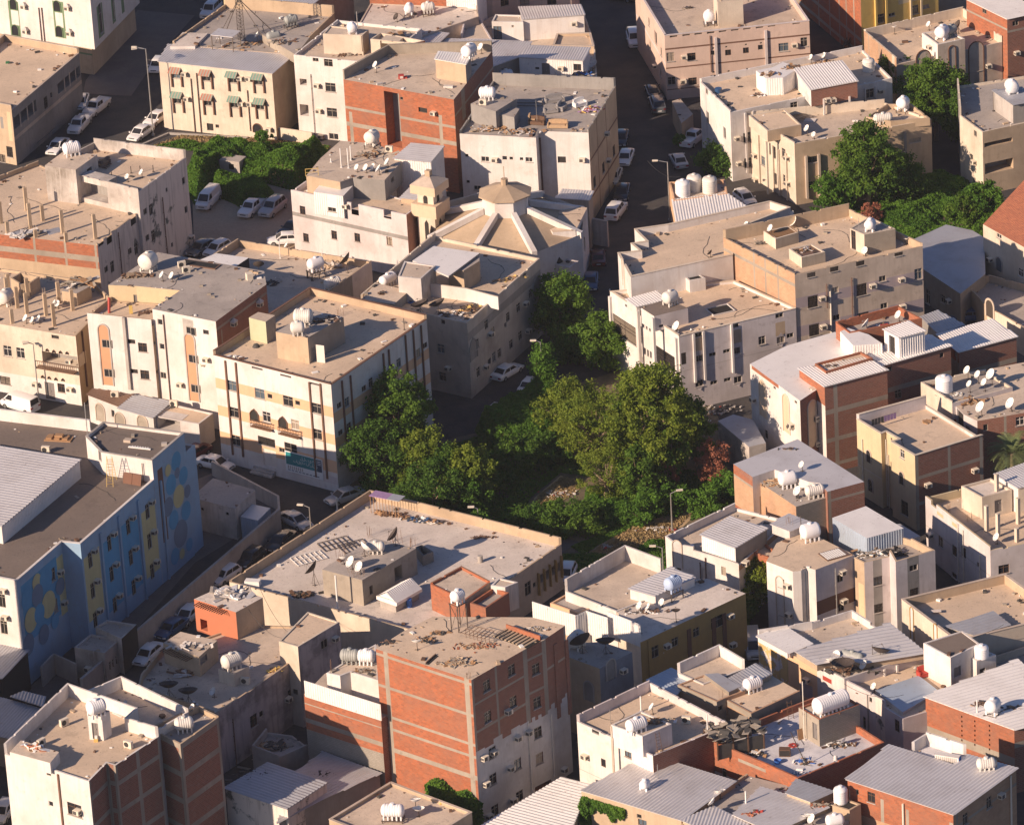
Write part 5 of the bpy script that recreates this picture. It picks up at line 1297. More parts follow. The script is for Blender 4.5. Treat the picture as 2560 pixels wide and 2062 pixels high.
# buildings with only a wall or two in view
bld('rw','street_side_shed','small sheet roofed annex beside the long upper street','shed','the small annex by the upper street')
T_('C1')
vol('rw',[(592,1530),(835,1545),(865,1480),(640,1465)],6.5,ph=0,walls='conc',roof='deckg',metal='sheet',mdir=1)
T_('C1')
bld('tnks','tank_shed','yellow walled shed with three white upright tanks and a dirty ribbed roof','shed','the tank shed by the street')
vol('tnks',[(1488,1545),(1520,1724),(2080,1620),(1895,1495)],4.6,ph=0,walls=['peach','white','white','white'],roof='deckg',metal='sheetw',mdir=0)
vol('tnks',[(1455,1400),(1490,1545),(1905,1490),(1885,1380)],4.8,ph=.5,walls='peach',roof='deck')
T_('C3')
bld('jnk','junk_shed','shaded shacks with patched sheet roofs behind the big trees','shed','the shaded shacks')
vol('jnk',[(1830,160),(2070,360),(2200,330),(2100,150),(1950,110)],4.0,ph=0,walls='whited',roof='sheetd')

# tall neighbour just outside the left edge: its shadow lies on the school end and the yard
bld('nb','apartment_building','tall plain cream building just outside the left edge whose shadow falls on the school yard','apartment building','the tall building outside the left edge')
v=vol('nb',[('A4',-500,900),('A4',-300,1000),('A4',-200,800)],10,ph=.9,walls='cream',roof='deck')
_l=np.array([math.cos(_a),math.sin(_a)]);_n=np.array([-_l[1],_l[0]])
v.P=[_l*a+_n*p for a,p in((-118,-49),(-98,-49),(-98,-21.5),(-118,-21.5))];v.h=21.6;v.deck=20.7;v.top=[21.6]*4
# ================================================================== windows, doors, paint and fittings
def rectw(kind,p0,p1,host=None):
    r=wallpick(p0,host)
    if not r:return
    v,i,z,u=r;d=ray(px(p1));a,e,L,ang=efr(v,i);nx,ny=e[1],-e[0]
    tt=((a[0]-CAMP[0])*nx+(a[1]-CAMP[1])*ny)/(d[0]*nx+d[1]*ny);q=CAMP+d*tt;u2=(q[0]-a[0])*e[0]+(q[1]-a[1])*e[1]
    u0,u1=max(.05,min(u,u2)),min(L-.05,max(u,u2));z0,z1=max(v.z0+.05,min(z,q[2])),min(v.top[i]-.06,max(z,q[2]))
    if u1-u0<.1 or z1-z0<.1 or any(not(u1<h[0]or u0>h[1]or z1<h[2]or z0>h[3])for h in v.holes[i]):return
    v.holes[i].append((u0,u1,z0,z1,kind));WINS.append((v,i,u0,u1,z0,z1,kind))
def bframe(key,k,edges,us,zs,mat='conc',**kw):
    v=BL[key].vols[k]
    for e in edges:frame(v,e,us,zs,mat=mat,**kw)
# ---------- A1
T_('A1');h='grn'
for x0,x1,y in((58,165,290),(400,512,300)):
    zone('green',(x0,5),(x1,y),h)
for x,y in((82,78),(422,95)):zone('white',(x,y),(x+68,y+122),h)
archtrim(1.05,1.5,(107,75),(122,275),(443,90),(460,285),mat='green',back='glass',host=h,t=.08)
achood((190,50),(205,240),(527,62),(543,255),host=h)
zone('green',(742,60),(805,260),h);zone('green',(850,-20),(893,165),h);zone('green',(925,-60),(960,90),h)
rectw('w',(755,40),(795,245),h);rectw('w',(862,-20),(886,150),h)
pipe((300,60,9),(322,60,9),mat='cloth' if 0 else 'pipeb',host=h);zone('green',(400,372),host=h,full='u',t=.25)
h='tan'
rectw('r',(112,1000),(275,765),h);rectw('r',(448,728),(612,505),h)
rectw('r',(285,1110),(420,985),h);rectw('r',(440,985),(590,850),h)
fin(.22,.06,1.9,(150,870),(205,820),(250,780),(490,600),(530,560),(575,520),mat='tanl',name='column',host=h)
win(.9,1.4,(353,790),kind='b',host=h);win(.5,.7,(396,735),host=h)
zone('tanl',(150,1040),host=h,full='u',t=.5);zone('yelb',(50,860),(99,1090),h)
win(.9,1.3,(75,1170),(20,1230),kind='b',host=h)
h='mtl'
win(.95,1.05,(1357,572),(1590,592),(1795,607),(1990,622),(1367,765),(1600,782),(1805,797),(2003,812),host=h)
awning((1350,528),(1583,546),(1786,560),(1985,576),(1362,716),(1597,733),(1803,749),(2000,765),w=1.6)
fin(.16,.25,2.2,*[(x+s,y)for x,y in((1357,545),(1590,562),(1795,577),(1990,592),(1370,745),(1605,760),(1808,775),(2008,790))for s in(-38,38)],mat='brown',host=h)
ac((1425,566),(1853,600),(1918,602),(1442,757),(1862,795),(1928,796),(2075,992),host=h)
pipe((1470,605,7.4),(1513,562,8.2),(1905,695,5.6),host=h)
rectw('r',(1722,1040),(1925,912),h);rectw('s',(1595,1005),(1640,955),h);rectw('s',(1660,985),(1685,962),h);rectw('s',(1675,1045),(1722,1010),h)
archtrim(1.2,1.2,(1985,1022),mat='brown',back='glass',host=h,t=.1)
h='bk1';win(.7,.5,('B1',440,165),('B1',530,178),('B1',605,180),kind='v',host=h)
T_('B1');h='yel0'
archtrim(1.6,1.3,(92,90),(302,105),(475,122),mat='rooftile' if 0 else 'brown',back='yellow',pointed=True,t=.2,host=h);win(.5,.4,(228,45),kind='v',host=h)
h='wht1'
win(.75,.45,(582,462),kind='h',host=h);win(1.1,.9,(680,486),kind='h',host=h);win(.9,.9,(912,508),kind='h',host=h)
win(1.3,1.1,(697,675),(708,868),host=h);win(1.2,1.0,(722,1060),kind='o',host=h);win(.7,.7,(602,1075),kind='b',host=h)
ac((598,655),(612,850),(628,1045),host=h);pipe((545,570,8.5),mat='tankg' if 0 else 'pipeb',r=.04,host=h)
rectw('r',(462,655),(512,612),h);rectw('r',(465,890),(525,810),h);rectw('s',(940,400),(985,260),h)
win(.8,.9,(1275,345),host=h);rectw('r',(1085,425),(1215,300),h)
h='brk1'
rectw('r',(1135,1120),(1222,722),h)
for y in((935,840),(1060,965),):
    pass
zone('conc',(1000,860),host=h,full='u',t=.35);zone('conc',(1000,985),host=h,full='u',t=.55);zone('conc',(850,900),(880,1100),h);zone('conc',(858,900),host=h,full='z',t=.01)
zone('conc',(838,860),(880,1120),h);zone('conc',(1527,885),(1568,1130),h);zone('conc',(1700,700),(1740,900),h);zone('conc',(1690,850),host=h,full='u',t=.3)
win(.8,.6,(1243,805),(1262,1000),kind='b',host=h);win(.4,.4,(1243,760),kind='h',host=h);rectw('s',(1375,862),(1440,838),h);ac((1497,868),host=h);zone('concl' if 0 else 'conc',(1600,745),host=h,full='u',t=.18)
h='rub'
win(.9,.6,(1888,1226),kind='o',host=h);ac((1965,1225),host=h);win(.4,.35,(1745,1198),(2088,1220),(1755,1400),kind='h',host=h);win(.55,.5,(2038,1218),kind='o',host=h);win(.8,.5,(1828,1447),host=h)
T_('C1')
win(.4,.35,(320,1224),kind='h',host=h);win(.8,.55,(377,1230),kind='o',host=h);rectw('s',(600,1255),(660,1207),h);ac((790,1225),host=h)
zone('brown',(905,1100),host=h,full='z',t=.25);zone('brown',(972,1000),host=h,full='z',t=.25);zone('brown',(960,1060),host=h,full='u',t=.3)
zone('brown',(905,1450),host=h,full='u',t=.3)
win(1.0,1.2,(1030,1160),(950,1290),(882,1400),kind='b',host=h);ac((975,1235),(962,1030),host=h)
pipe((458,1060,8.0),(465,1060,8.0),mat='pipeb',host=h)
h='pnk0';win(1.1,.9,(190,20),(343,12),(552,10),kind='k',host=h);zone('pinkw',(10,110),host=h,full='z',t=.3)
h='str1'
rectw('d',(480,605),(535,490),h);win(.9,.8,(750,520),kind='k',host=h);ac((628,522),host=h);win(.5,.3,(440,528),host=h)
rectw('d',(395,312),(425,205),h);rectw('k',(108,308),(165,205),h);ac((725,180),host=h);win(.8,.6,(185,545),host=h)
win(.3,.3,('B1',2100,205),host=h)
# ---------- pink
h='pk'
win(.9,1.1,(1465,440),host=h);win(1.0,.9,(1628,438),kind='k',host=h);win(.9,1.0,(1475,625),host=h);win(1.0,.9,(1637,628),kind='k',host=h)
win(.7,.7,(1910,407),(2047,390),kind='k',host=h);win(.5,.55,(1790,410),host=h)
win(.28,.2,(1795,373),(1897,363),(2048,345),(1798,558),(1915,550),(2057,532),kind='h',host=h);win(.8,.3,(1916,575),(2057,558),(1800,588),kind='h',host=h)
ac((1570,436),(1563,622),host=h);zone('brown',(1500,375),host=h,full='u',t=.22);zone('brown',(1500,522),host=h,full='u',t=.18);zone('brown',(1500,688),host=h,full='u',t=.12)
win(.9,.22,(1490,283),(1587,272),(1680,262),(1776,254),(1868,243),(1962,232),(2055,222),('D1',25,222),('D1',120,213),('D1',213,201),('D1',308,190),('D1',402,182),kind='v',host=h)
fin(.32,.25,8,(1812,290),('D1',165,235),mat='pinkw',name='pilaster',host=h);pipe((1768,275,5),host=h)
rectw('s',(1345,330),(1360,260),h);ac((1358,510),host=h);win(.8,1.0,(1300,170),(1310,350),(1395,400),(1390,560),host=h);zone('pinkw',(1330,330),host=h,full='u',t=.3)
rectw('r',(1600,870),(1690,790),h)
T_('D1')
win(1.2,1.0,(305,365),host=h);win(.8,1.1,(462,325),host=h);win(.6,.6,(127,367),host=h);win(.7,.7,(20,390),kind='k',host=h);win(.25,.18,(15,345),(132,333),(25,533),(143,520),kind='h',host=h);ac((388,345),host=h)
h='ylw'
for x in(575,660,735,790,850):zone('conc',(x,60+(x-575)*.6),host=h,full='z',t=.35)
zone('conc',(600,60),host=h,full='u',t=.5);zone('conc',(700,250),host=h,full='u',t=.5);zone('conc',(700,420),host=h,full='u',t=.5)
fin(.3,.3,12,(1008,-40),(1087,-60),mat='yellow',name='pilaster',host=h);fin(.25,.25,12,(1278,-100),(1357,-120),mat='yelb',name='pilaster',host=h)
zone('yelb',(1190,40),(1700,-150),h)
win(1.2,1.1,(1048,145),(1310,78),host=h);win(.9,.4,(1137,115),(1400,50),host=h)
h='arc'
archtrim(1.9,4.4,(1384,640),mat='brown',back='tanl',host=h);archtrim(.85,5.0,(1606,640),mat='brown',back='greyl',host=h);archtrim(2.0,5.6,(1790,640),mat='brown',back='tanl',host=h)
win(1.5,.8,(1790,525),host=h);win(.5,.6,(1605,440),host=h);ac((1877,505),(1440,362),host=h);win(.5,.35,(976,248),(1616,102),kind='v',host=h)
zone('cream',(1150,520),host=h,full='z',t=.9);zone('conc',(1040,400),host=h,full='z',t=.25);zone('conc',(960,320),host=h,full='z',t=.2)
h='br2'
win(.8,.6,(2090,182),(1850,88),kind='h',host=h);zone('conc',(2090,235),host=h,full='u',t=.3);zone('conc',(1900,170),host=h,full='u',t=.25);ac((2095,405),host=h)
h='wm'
T_('C1');zone('pinkw',(1740,800),host=h,full='z',t=.5);rectw('s',(1745,950),(1760,870),h);rectw('s',(1875,1060),(1890,990),h);rectw('s',(1752,1120),(1765,1070),h)
zone('greyl',(2045,900),(2095,850),h);win(.9,1.2,(2055,1060),(2062,1255),host=h);ac((1975,1062),(1990,1255),host=h);fin(.25,.2,8,(2040,870),(2100,855),mat='white2',name='pilaster',host=h)
rectw('w',(1738,720),(1752,690),h)
T_('D1');win(1.1,1.1,(967,722),host=h);ac((1050,698),(640,765),(680,765),host=h);win(.9,1.0,(385,820),(38,1000),host=h);win(1.1,1.2,(665,790),host=h)
fin(.2,.2,2.4,(928,680),(1012,665),(612,760),(810,742),mat='white',name='pilaster',host=h)
rectw('d',(320,748),(368,632),h);zone('white2',(428,700),(514,760),h)
h='tn2'
win(1.3,.75,(525,1230),host=h);win(1.3,.9,(530,1425),host=h);fin(.28,.35,5.6,(473,1200),(572,1185),mat='tanl',name='pilaster',host=h)
win(1.4,.5,(1315,1080),host=h);fin(.3,.3,5,(1235,1018),mat='grey',name='pilaster',host=h);win(.4,.4,(705,1185),kind='h',host=h);win(.25,.25,(670,1168),kind='h',host=h)
fin(.3,.22,7,(115,1040),(178,1090),(270,1150),(328,1180),(225,1120),mat='cream',name='pilaster',host=h)
win(.8,1.1,(147,1240),(157,1440),(305,1180),(315,1385),host=h);rectw('s',(195,1190),(205,1105),h);rectw('s',(232,1220),(243,1135),h);rectw('s',(240,1420),(252,1340),h)
ac((92,1195),(100,1385),(342,1215),(347,1410),host=h);zone('greyl',(70,1380),(130,1600),h)
h='gry'
for(a,b_)in(((1842,1140),(2070,1085)),((1847,1340),(2075,1260)),((1895,1490),(2080,1430))):pass
rectw('r',(1850,1138),(2066,1058),h);rectw('r',(1855,1345),(2072,1215),h);rectw('r',(1895,1500),(2078,1420),h)
win(.7,.7,(1780,1030),(1752,1210),(1770,1400),host=h);ac((1783,1245),host=h)
zone('greyl',(1960,1180),host=h,full='u',t=.02)
T_('D2');h='red'
win(.9,.7,(1963,272),kind='o',host=h);archtrim(1.2,1.8,(1965,550),mat='greyl',back='glassb',host=h);win(.9,.9,(2128,560),kind='o',host=h);ac((1905,455),host=h)
h='shd';win(.8,1.6,(1415,745),host=h);win(.8,.9,(1530,762),host=h);ac((1590,775),host=h)
h='gate';archtrim(1.4,2.2,(1895,905),mat='tanl',back='bars',host=h,t=.25)
# ---------- two
T_('C2');h='two'
rectw('b',(1030,1010),(1198,985),h);rectw('b',(1355,1240),(1512,1220),h)
for p0,p1 in(((1028,862),(1198,1085)),((1355,1060),(1512,1290))):pass
rectw('s',(1232,1100),(1243,975),h)
for x,y in((1258,958),(1282,972),(1307,987),(1270,1165),(1293,1180),(1315,1192),(1245,1230)):rectw('s',(x-6,y+22),(x+6,y-22),h)
fin(.35,.3,9,(1008,740),(1212,850),(1340,905),(1515,1060),mat='white',name='pilaster',host=h)
fin(.25,.25,6,(1640,1030),(1715,1010),(1932,955),(2003,935),mat='white',name='pilaster',host=h)
for pts in((1680,1030),(1683,1220),(1688,1410),(1962,958),(1973,1160),(1985,1380),('D2',272,880),('D2',282,1075)):
    win(.9,.75,pts,kind='h' if pts[-1]in(1030,958,880)else 'w',host=h)
def _star():
    m=MB();m.face([(-.45,-.04,.38),(.45,-.04,.38),(0,-.12,.95)]);m.face([(.45,-.04,-.38),(-.45,-.04,-.38),(0,-.12,-.95)]);return m
wallfix('star_point',['pinkw'],_star,'star',[(1683,1220),(1688,1410),(1973,1160),(1985,1380),('D2',282,1075)],h)
zone('tan',(1645,1170),(1720,1050),h);zone('tan',(1940,1110),(2010,990),h);zone('tan',('D2',245,1050),('D2',315,930),h)
win(.8,.4,(1790,1188),(1898,1162),(1800,1405),(1905,1382),kind='h',host=h);win(.55,1.3,(1568,1220),kind='b',host=h)
zone('greyl',(1800,1260),host=h,full='u',t=.06)
win(.8,.9,('D2',138,1080),host=h);win(.8,.5,('D2',355,1043),kind='h',host=h);rectw('d',('D2',165,1180),('D2',188,1090),h)
archtrim(1.0,3.4,(1110,668),mat='cream',back='white2',host=h)
win(.5,.3,(1125,815),(1395,970),kind='v',host=h)
T_('D2');h='d2'
zone('mauve',(440,790),host=h,full='u',t=1.3);zone('mauve',(440,1010),host=h,full='u',t=1.3)
zone('conc',(200,560),host=h,full='u',t=.4);zone('conc',(80,560),host=h,full='z',t=.3);zone('conc',(168,640),host=h,full='z',t=.3);zone('conc',(265,690),host=h,full='z',t=.3)
win(1.15,1.3,(530,782),(540,1000),(906,690),kind='b',host=h);win(.8,.6,(700,693),(1066,606),(710,905),(1078,815),host=h);win(.9,1.2,(1342,570),kind='w',host=h)
win(.95,.5,(518,576),(695,532),(895,488),(1190,412),kind='b',host=h);ac((597,752),(986,656),(1208,608),(606,970),(1215,815),host=h);win(1.3,1.0,(918,900),kind='b',host=h)
pipe((1043,412,7),(660,700,6),mat='pvc',r=.10,host=h);pipe((825,597,6.0),(633,645,3),mat='pipeb',host=h);rectw('k',(828,375),(858,245),h)
# ---------- brick complex
h='bkx'
archtrim(1.5,4.4,(152,1670),mat='cream',back='minc',host=h);archtrim(1.4,4.6,(332,1790),mat='cream',back='minc',host=h);archtrim(1.5,5.6,(530,1900),mat='cream',back='minc',host=h)
_v=BL['bkx'].vols[1];_v.zones[0].append((0,efr(_v,0)[2],0,8.3,'white'));zone('brick',(60,1300),(265,1400),h)
win(.6,.95,(158,1582),('D3',172,265),('D3',325,160),('D3',522,92),('D3',528,280),(522,1632),(325,1700),kind='h',host=h);ac((85,1532),(575,1680),(543,1455),(370,1740),('D3',108,222),('D3',378,190),('D3',575,130),('D3',580,330),host=h)
win(.5,.3,(150,1330),(235,1445),(398,1555),kind='h',host=h)
zone('conc',(850,1580),host=h,full='u',t=.55);zone('conc',('D3',850,260),host=h,full='u',t=.5);zone('conc',(710,1690),host=h,full='z',t=.5);zone('conc',('D3',850,450),host=h,full='u',t=.4)
win(.8,.9,(1187,1495),kind='h',host=h);win(.5,.5,(1123,1300),(1522,1195),kind='h',host=h);zone('conc',(1300,1410),host=h,full='u',t=.6)
win(.4,.5,(1628,1187),kind='h',host=h);zone('conc',(1860,1290),host=h,full='u',t=.6);zone('conc',(1640,1280),host=h,full='z',t=.3);zone('conc',(1625,1300),host=h,full='u',t=2.2);win(.7,.8,(1008,887),kind='o',host=h);zone('brick',(700,950),(740,1020),h)
rectw('s',(1118,1170),(1160,1060),h)
h='tk';zone('cream',(1480,1500),(1380,1560),h);rectw('s',(1640,1720),(1690,1600),h)
T_('D3');win(.5,.7,(1860,212),kind='h',host=h);win(.9,.9,(2125,162),kind='o',host=h);rectw('d',(1705,300),(1738,205),h);zone('reddoor',(1615,150),(1690,290),h);zone('conc',(2010,150),host=h,full='z',t=.3);rectw('r',(1635,150),(1690,110),h)
h='ys'
archtrim(.8,1.5,(963,482),(977,705),(1216,650),mat='tanl',back='glass',host=h,t=.12);win(.75,.9,(1218,415),kind='o',host=h);win(1.2,1.5,(1236,830),kind='b',host=h);rectw('s',(1130,530),(1140,480),h)
ac((1408,648),(1770,535),host=h);zone('conc',(1580,480),host=h,full='z',t=.35);zone('conc',(1600,520),host=h,full='u',t=.4);zone('conc',(1600,720),host=h,full='u',t=.4)
zone('conc',(1335,700),host=h,full='z',t=.4);zone('conc',(1828,500),host=h,full='z',t=.4);zone('cream',(1000,570),host=h,full='u',t=.12);pipe((1098,300,8),(1115,420,7),(915,300,8),mat='ochre' if 0 else 'pvc',host=h)
win(.6,.8,(1268,72),kind='h',host=h);win(.3,.3,(1135,300),kind='h',host=h)
h='mr1'
zone('conc',(20,640),host=h,full='u',t=.25);zone('conc',(120,740),(140,900),h);zone('conc',(660,780),host=h,full='z',t=.35);zone('conc',(750,750),host=h,full='u',t=.3)
zone('brickd',('C3',2000,560),('C3',2155,600),h);zone('brickt',('C3',2000,720),host=h,full='u',t=3.4)
T_('C3');h='cst'
archtrim(1.0,3.2,(1525,1290),mat='pipeb' if 0 else 'tanl',back='white2',host=h,t=.1);win(.55,.9,(1875,1315),host=h);win(.6,.5,(1525,1300),host=h);rectw('D',(1705,1370),(1732,1290),h);pipe((1698,1245,3),(1738,1210,3),host=h);ac((2030,1250),host=h)
zone('brickt',(2080,1200),host=h,full='u',t=1.2)
T_('D3')
archtrim(1.0,5.8,(288,1740),mat='tanl',back='white2',host=h,t=.1);win(.75,.95,(288,1407),(297,1625),kind='o',host=h);ac((345,1425),(358,1645),(752,1318),(760,1540),host=h)
zone('brown',(600,1590),host=h,full='u',t=1.6);pipe((482,1310,7.5),mat='pvc',host=h,r=.1);pipe((700,1290,6),mat='galv',host=h)
win(.7,.8,(740,1370),(748,1595),kind='h',host=h)
zone('grey',(1028,1300),host=h,full='z',t=1.0);zone('grey',(1305,1400),host=h,full='z',t=1.4);win(.9,.6,(1305,1290),kind='h',host=h);win(.9,.9,(1030,1390),(1035,1600),(1310,1480),kind='b',host=h);zone('yelb',(880,1400),(930,1700),h)
notch((1165,1250,1280),host=h)
h='bal'
notch((1440,1480,800),(1570,1640,900),(1720,1760,1000),host=h)
zone('peach',(1485,850),(1535,915),h);zone('peach',(1600,930),(1640,990),h)
win(.9,1.1,(1515,1090),(1620,1160),(1690,1170),(1500,1310),(1620,1370),kind='k',host=h);ac((1447,1035),host=h);pipe((1650,950,7),(1690,1000,7),(1820,1190,5),mat='pvc',host=h)
win(.4,.5,(1800,1265),kind='h',host=h);win(1.1,.9,(2000,1300),kind='k',host=h);rectw('d',(1930,870),(1985,760),h);zone('greyl',(1500,1040),host=h,full='u',t=.08)
h='dk'
T_('D4');archtrim(.6,3.6,(1298,290),(1480,420),mat='ochre',back='white2',host=h,t=.08)
h='mrf'
ac((492,602),host=h);rectw('d',(690,215),(757,170),h);win(1.0,.6,(722,195),kind='h',host=h);zone('reddoor',(605,570),(675,640),h);win(.5,.4,(1025,553),kind='o',host=h);fin(.2,.2,1.8,(1078,520),(1175,490),mat='white',name='pilaster',host=h)
zone('mauve',(430,620),(530,760),h)
h='wct'
win(.7,1.2,(918,930),(1178,960),kind='k',host=h);win(.4,.5,(975,760),kind='h',host=h);zone('mossy',(1075,800),host=h,full='z',t=2.6);fin(.12,.1,5,(953,720),(1155,830),mat='grey',name='downpipe',host=h)
rectw('d',(1617,595),(1670,492),h);rectw('w',(1815,560),(1858,510),h)
h='whr'
for x,y in((1677,890),(1777,925),(1890,960)):
    for k in range(6):rectw('s',(x-5,y+k*36+6),(x+5,y+k*36-6),h)
zone('conc',(1600,1060),host=h,full='u',t=.9);zone('conc',('D4',2130,1100),host=h,full='u',t=.6)
h='gmr'
zone('conc',(1050,1520),(1080,1724),h);zone('conc',(1245,1600),(1272,1780),h);zone('conc',(808,1450),(825,1750),h);zone('conc',(1580,1700),(1612,1850),h)
win(.8,1.0,(980,1510),kind='k',host=h);win(.3,.5,(872,1468),kind='h',host=h);zone('brickt',(900,1700),host=h,full='u',t=1.6);zone('conc',(1640,1700),host=h,full='z',t=.3)
win(.8,1.1,(1887,1548),(1705,1675),kind='w',host=h);ac((1965,1490),host=h);pipe((2045,1340,8.5),(1228,1555,5),mat='pvc',r=.1,host=h);zone('conc',(1800,1620),host=h,full='u',t=.3)
h='rd2'
zone('conc',(100,1280),host=h,full='u',t=.35);zone('white2',('C4',1800,1300),('C4',1985,1400),h);zone('white2',(200,1380),(400,1480),h);rectw('d',(530,1050),(562,950),h);win(.5,.9,('C4',1880,1320),host=h);win(.3,.3,(458,870),kind='h',host=h)
T_('C4');h='bei'
zone('conc',(1530,665),host=h,full='u',t=.7);win(.5,.5,(1850,825),kind='h',host=h);zone('conc',(1920,790),host=h,full='u',t=.7)
h='wc4'
win(.85,1.0,(1140,1165),kind='k',host=h);win(.6,.8,(950,1245),kind='k',host=h);rectw('s',(862,1010),(915,1000),h);ac((822,1190),host=h);win(.9,.4,(1180,738),(862,893),kind='h',host=h);zone('greyl',(790,1300),host=h,full='u',t=.06)
fin(.15,.1,7,(1012,960),(1022,1050),mat='tanl',name='downpipe',host=h)
h='blm';win(.7,.5,(1722,482),kind='h',host=h)
h='mfl'
win(.5,.4,(1225,1655),kind='h',host=h);win(.9,.6,(1250,1705),kind='k',host=h)
T_('B4');h='tow'
for y in(620,840,930,1085,):zone('conc',(1300,y+100),host=h,full='u',t=.3 if y<1000 else .5)
zone('conc',(1140,700),host=h,full='z',t=.55);zone('conc',(1762,900),host=h,full='z',t=.6);zone('conc',(1300,485),host=h,full='u',t=.3)
for i in(1,2,3):frame(BL['tow'].vols[0],i,[.0,1.0],[],wu=.6)
T_('C4')
for(u0,z)in((0,0),):pass
for x,y in((125,600),(350,500),(500,500)):zone('conc',(x,y),host=h,full='z',t=.3)
for y in(560,780):zone('conc',(60,y+180),host=h,full='u',t=.25)
zone('conc',(420,430),host=h,full='u',t=.25);zone('conc',(430,690),host=h,full='u',t=.25);zone('conc',(600,470),host=h,full='u',t=.25)
# lower storeys plastered, the edge of the render runs ragged up to the right
vt=BL['tow'].vols[0]
for i in(1,2,3):
    L=efr(vt,i)[2];n=6
    for k in range(n):vt.zones[i].append((L*k/n,L*(k+1)/n,0,8.6+R.uniform(-.5,.5),'white2'))
win(.9,1.1,(52,650),(243,530),(430,522),(440,780),(60,890),(255,775),host=h)
win(.9,1.1,(100,1370),(290,1255),(458,1210),(115,1610),(305,1500),(447,1010),(95,1165),host=h,kind='w')
ac((205,845),(282,1048),(98,1160),(20,1200),(365,1005),(225,1280),(35,1400),(245,1525),(60,1650),(635,1290),host=h);fin(.5,.12,9.2,(120,420),(205,380),(300,330),mat='brickd',name='brick_pier',host=h)
fin(.5,.12,8.2,(575,330),(660,300),mat='brickd',name='brick_pier',host=h);pipe((365,930,8),(540,870,7),mat='pvc',host=h,r=.05);rectw('r',(425,1480),(545,1370),h)
T_('B4');h='b4w'
zone('conc',(700,850),host=h,full='u',t=.12);zone('conc',(700,975),host=h,full='u',t=.5);zone('block',(600,1150),host=h,full='u',t=4.2);rectw('d',(1000,780),(1055,675),h);rectw('D',(815,720),(845,640),h)
h='a4m'
win(.9,.9,(650,330),kind='h',host=h);ac((722,285),host=h);win(1.0,1.2,(105,920),(395,720),kind='k',host=h);win(.6,.6,(165,868),(425,700),kind='h',host=h);ac((360,750),host=h)
T_('A4');notch((1905,1960,705),(2010,2060,620),host=h);rectw('d',(1545,500),(1592,400),h);win(.8,1.1,(1955,930),kind='h',host=h);win(.6,.6,(2012,868),kind='h',host=h)
notch((1115,1180,520),(1200,1225,440),host=h);pipe((1785,905,7),mat='pipeb',host=h)
rectw('r',('A3',1600,1780),('A3',1540,1680),h)
h='a4w'
win(1.6,1.2,(575,1605),kind='k',host=h);ac((608,1612),host=h);win(.5,.4,(375,1327),kind='h',host=h);win(.5,.5,(392,1560),kind='o',host=h)
fin(.2,.12,12,(448,1330),mat='brown',name='downpipe',host=h)
for v_ in(BL['a4w'].vols[1],):
    for i in(1,2,3):frame(v_,i,[0.0,.5,1.0]if i==3 else[0.0,1.0],[12.4,9.4,6.2],wu=.5,wz=.5)
rectw('d',(715,1060),(752,940),h)
h='a4b'
for i in(0,1):frame(BL[h].vols[0],i,[0.0,1.0],[13.3,10.2,7.2,4.2],wu=.7,wz=.6)
# ---------- school
T_('A3');h='sch'
vs=BL[h].vols[0];vtw=BL[h].vols[1]
# painted wall fields
for p0,p1,mt in(((640,1220),(760,1800),'scream'),((785,1140),(945,1700),'sblue'),((925,1010),(1095,1560),'sblue'),((1085,860),(1240,1370),'scream'),((10,1520),(108,1900),'scream')):pass
def sfield(x0,yt0,x1,yt1,yb0,mt):
    """field between x0 and x1 whose top edge runs from yt0 to yt1, bottom at x0 at yb0"""
    r0=wallpick((x0,yt0),h);r1=wallpick((x1,yt1),h);rb=wallpick((x0,yb0),h)
    if r0 and r1 and rb:r0[0].zones[r0[1]].append((r0[3],r1[3],rb[2],max(r0[2],r1[2]),mt))
sfield(642,1225,762,1135,1720,'scream');sfield(785,1110,905,1010,1690,'sblue');sfield(930,975,1055,880,1560,'sblue');sfield(1085,875,1190,790,1420,'scream')
sfield(1212,570,1248,510,1140,'brown');sfield(160,1450,430,1200,1900,'sblue');sfield(435,1250,480,1180,1700,'scream');sfield(2,1520,110,1540,2200,'scream')

for pts in((695,1230),(715,1465),(735,1690),(842,1100),(860,1335),(885,1575),(987,975),(1008,1210),(1030,1440),(1135,855),(1152,1085),(1173,1315),(15,1535),(30,1740)):
    win(.75,1.6,pts,kind='h',host=h);ac((pts[0]+18,pts[1]-75),host=h)
win(.75,1.3,(410,1340),(428,1580),host=h);ac((450,1320),(478,1555),host=h)
fin(.3,.2,12,(765,1020),(905,890),(1055,770),(1230,620),mat='lav',name='pilaster',host=h)
DN=[0]
def disc(p,r0,mt):
    rad=r0*1.3;DN[0]+=1;dn=DN[0]
    def mk():
        m=MB();m.face([(rad*math.cos(a),-.01-.003*dn,rad*math.sin(a)*1.05)for a in np.linspace(0,2*PI,20)[:-1]]);return m
    r=wallpick(p,h)
    if r:
        v,i,z,u=r;L=efr(v,i)[2]
        if rad<u<L-rad*.9 and z+rad<v.top[i]:pass
    wallfix('painted_circle',[mt],mk,('disc',dn),[p],h)
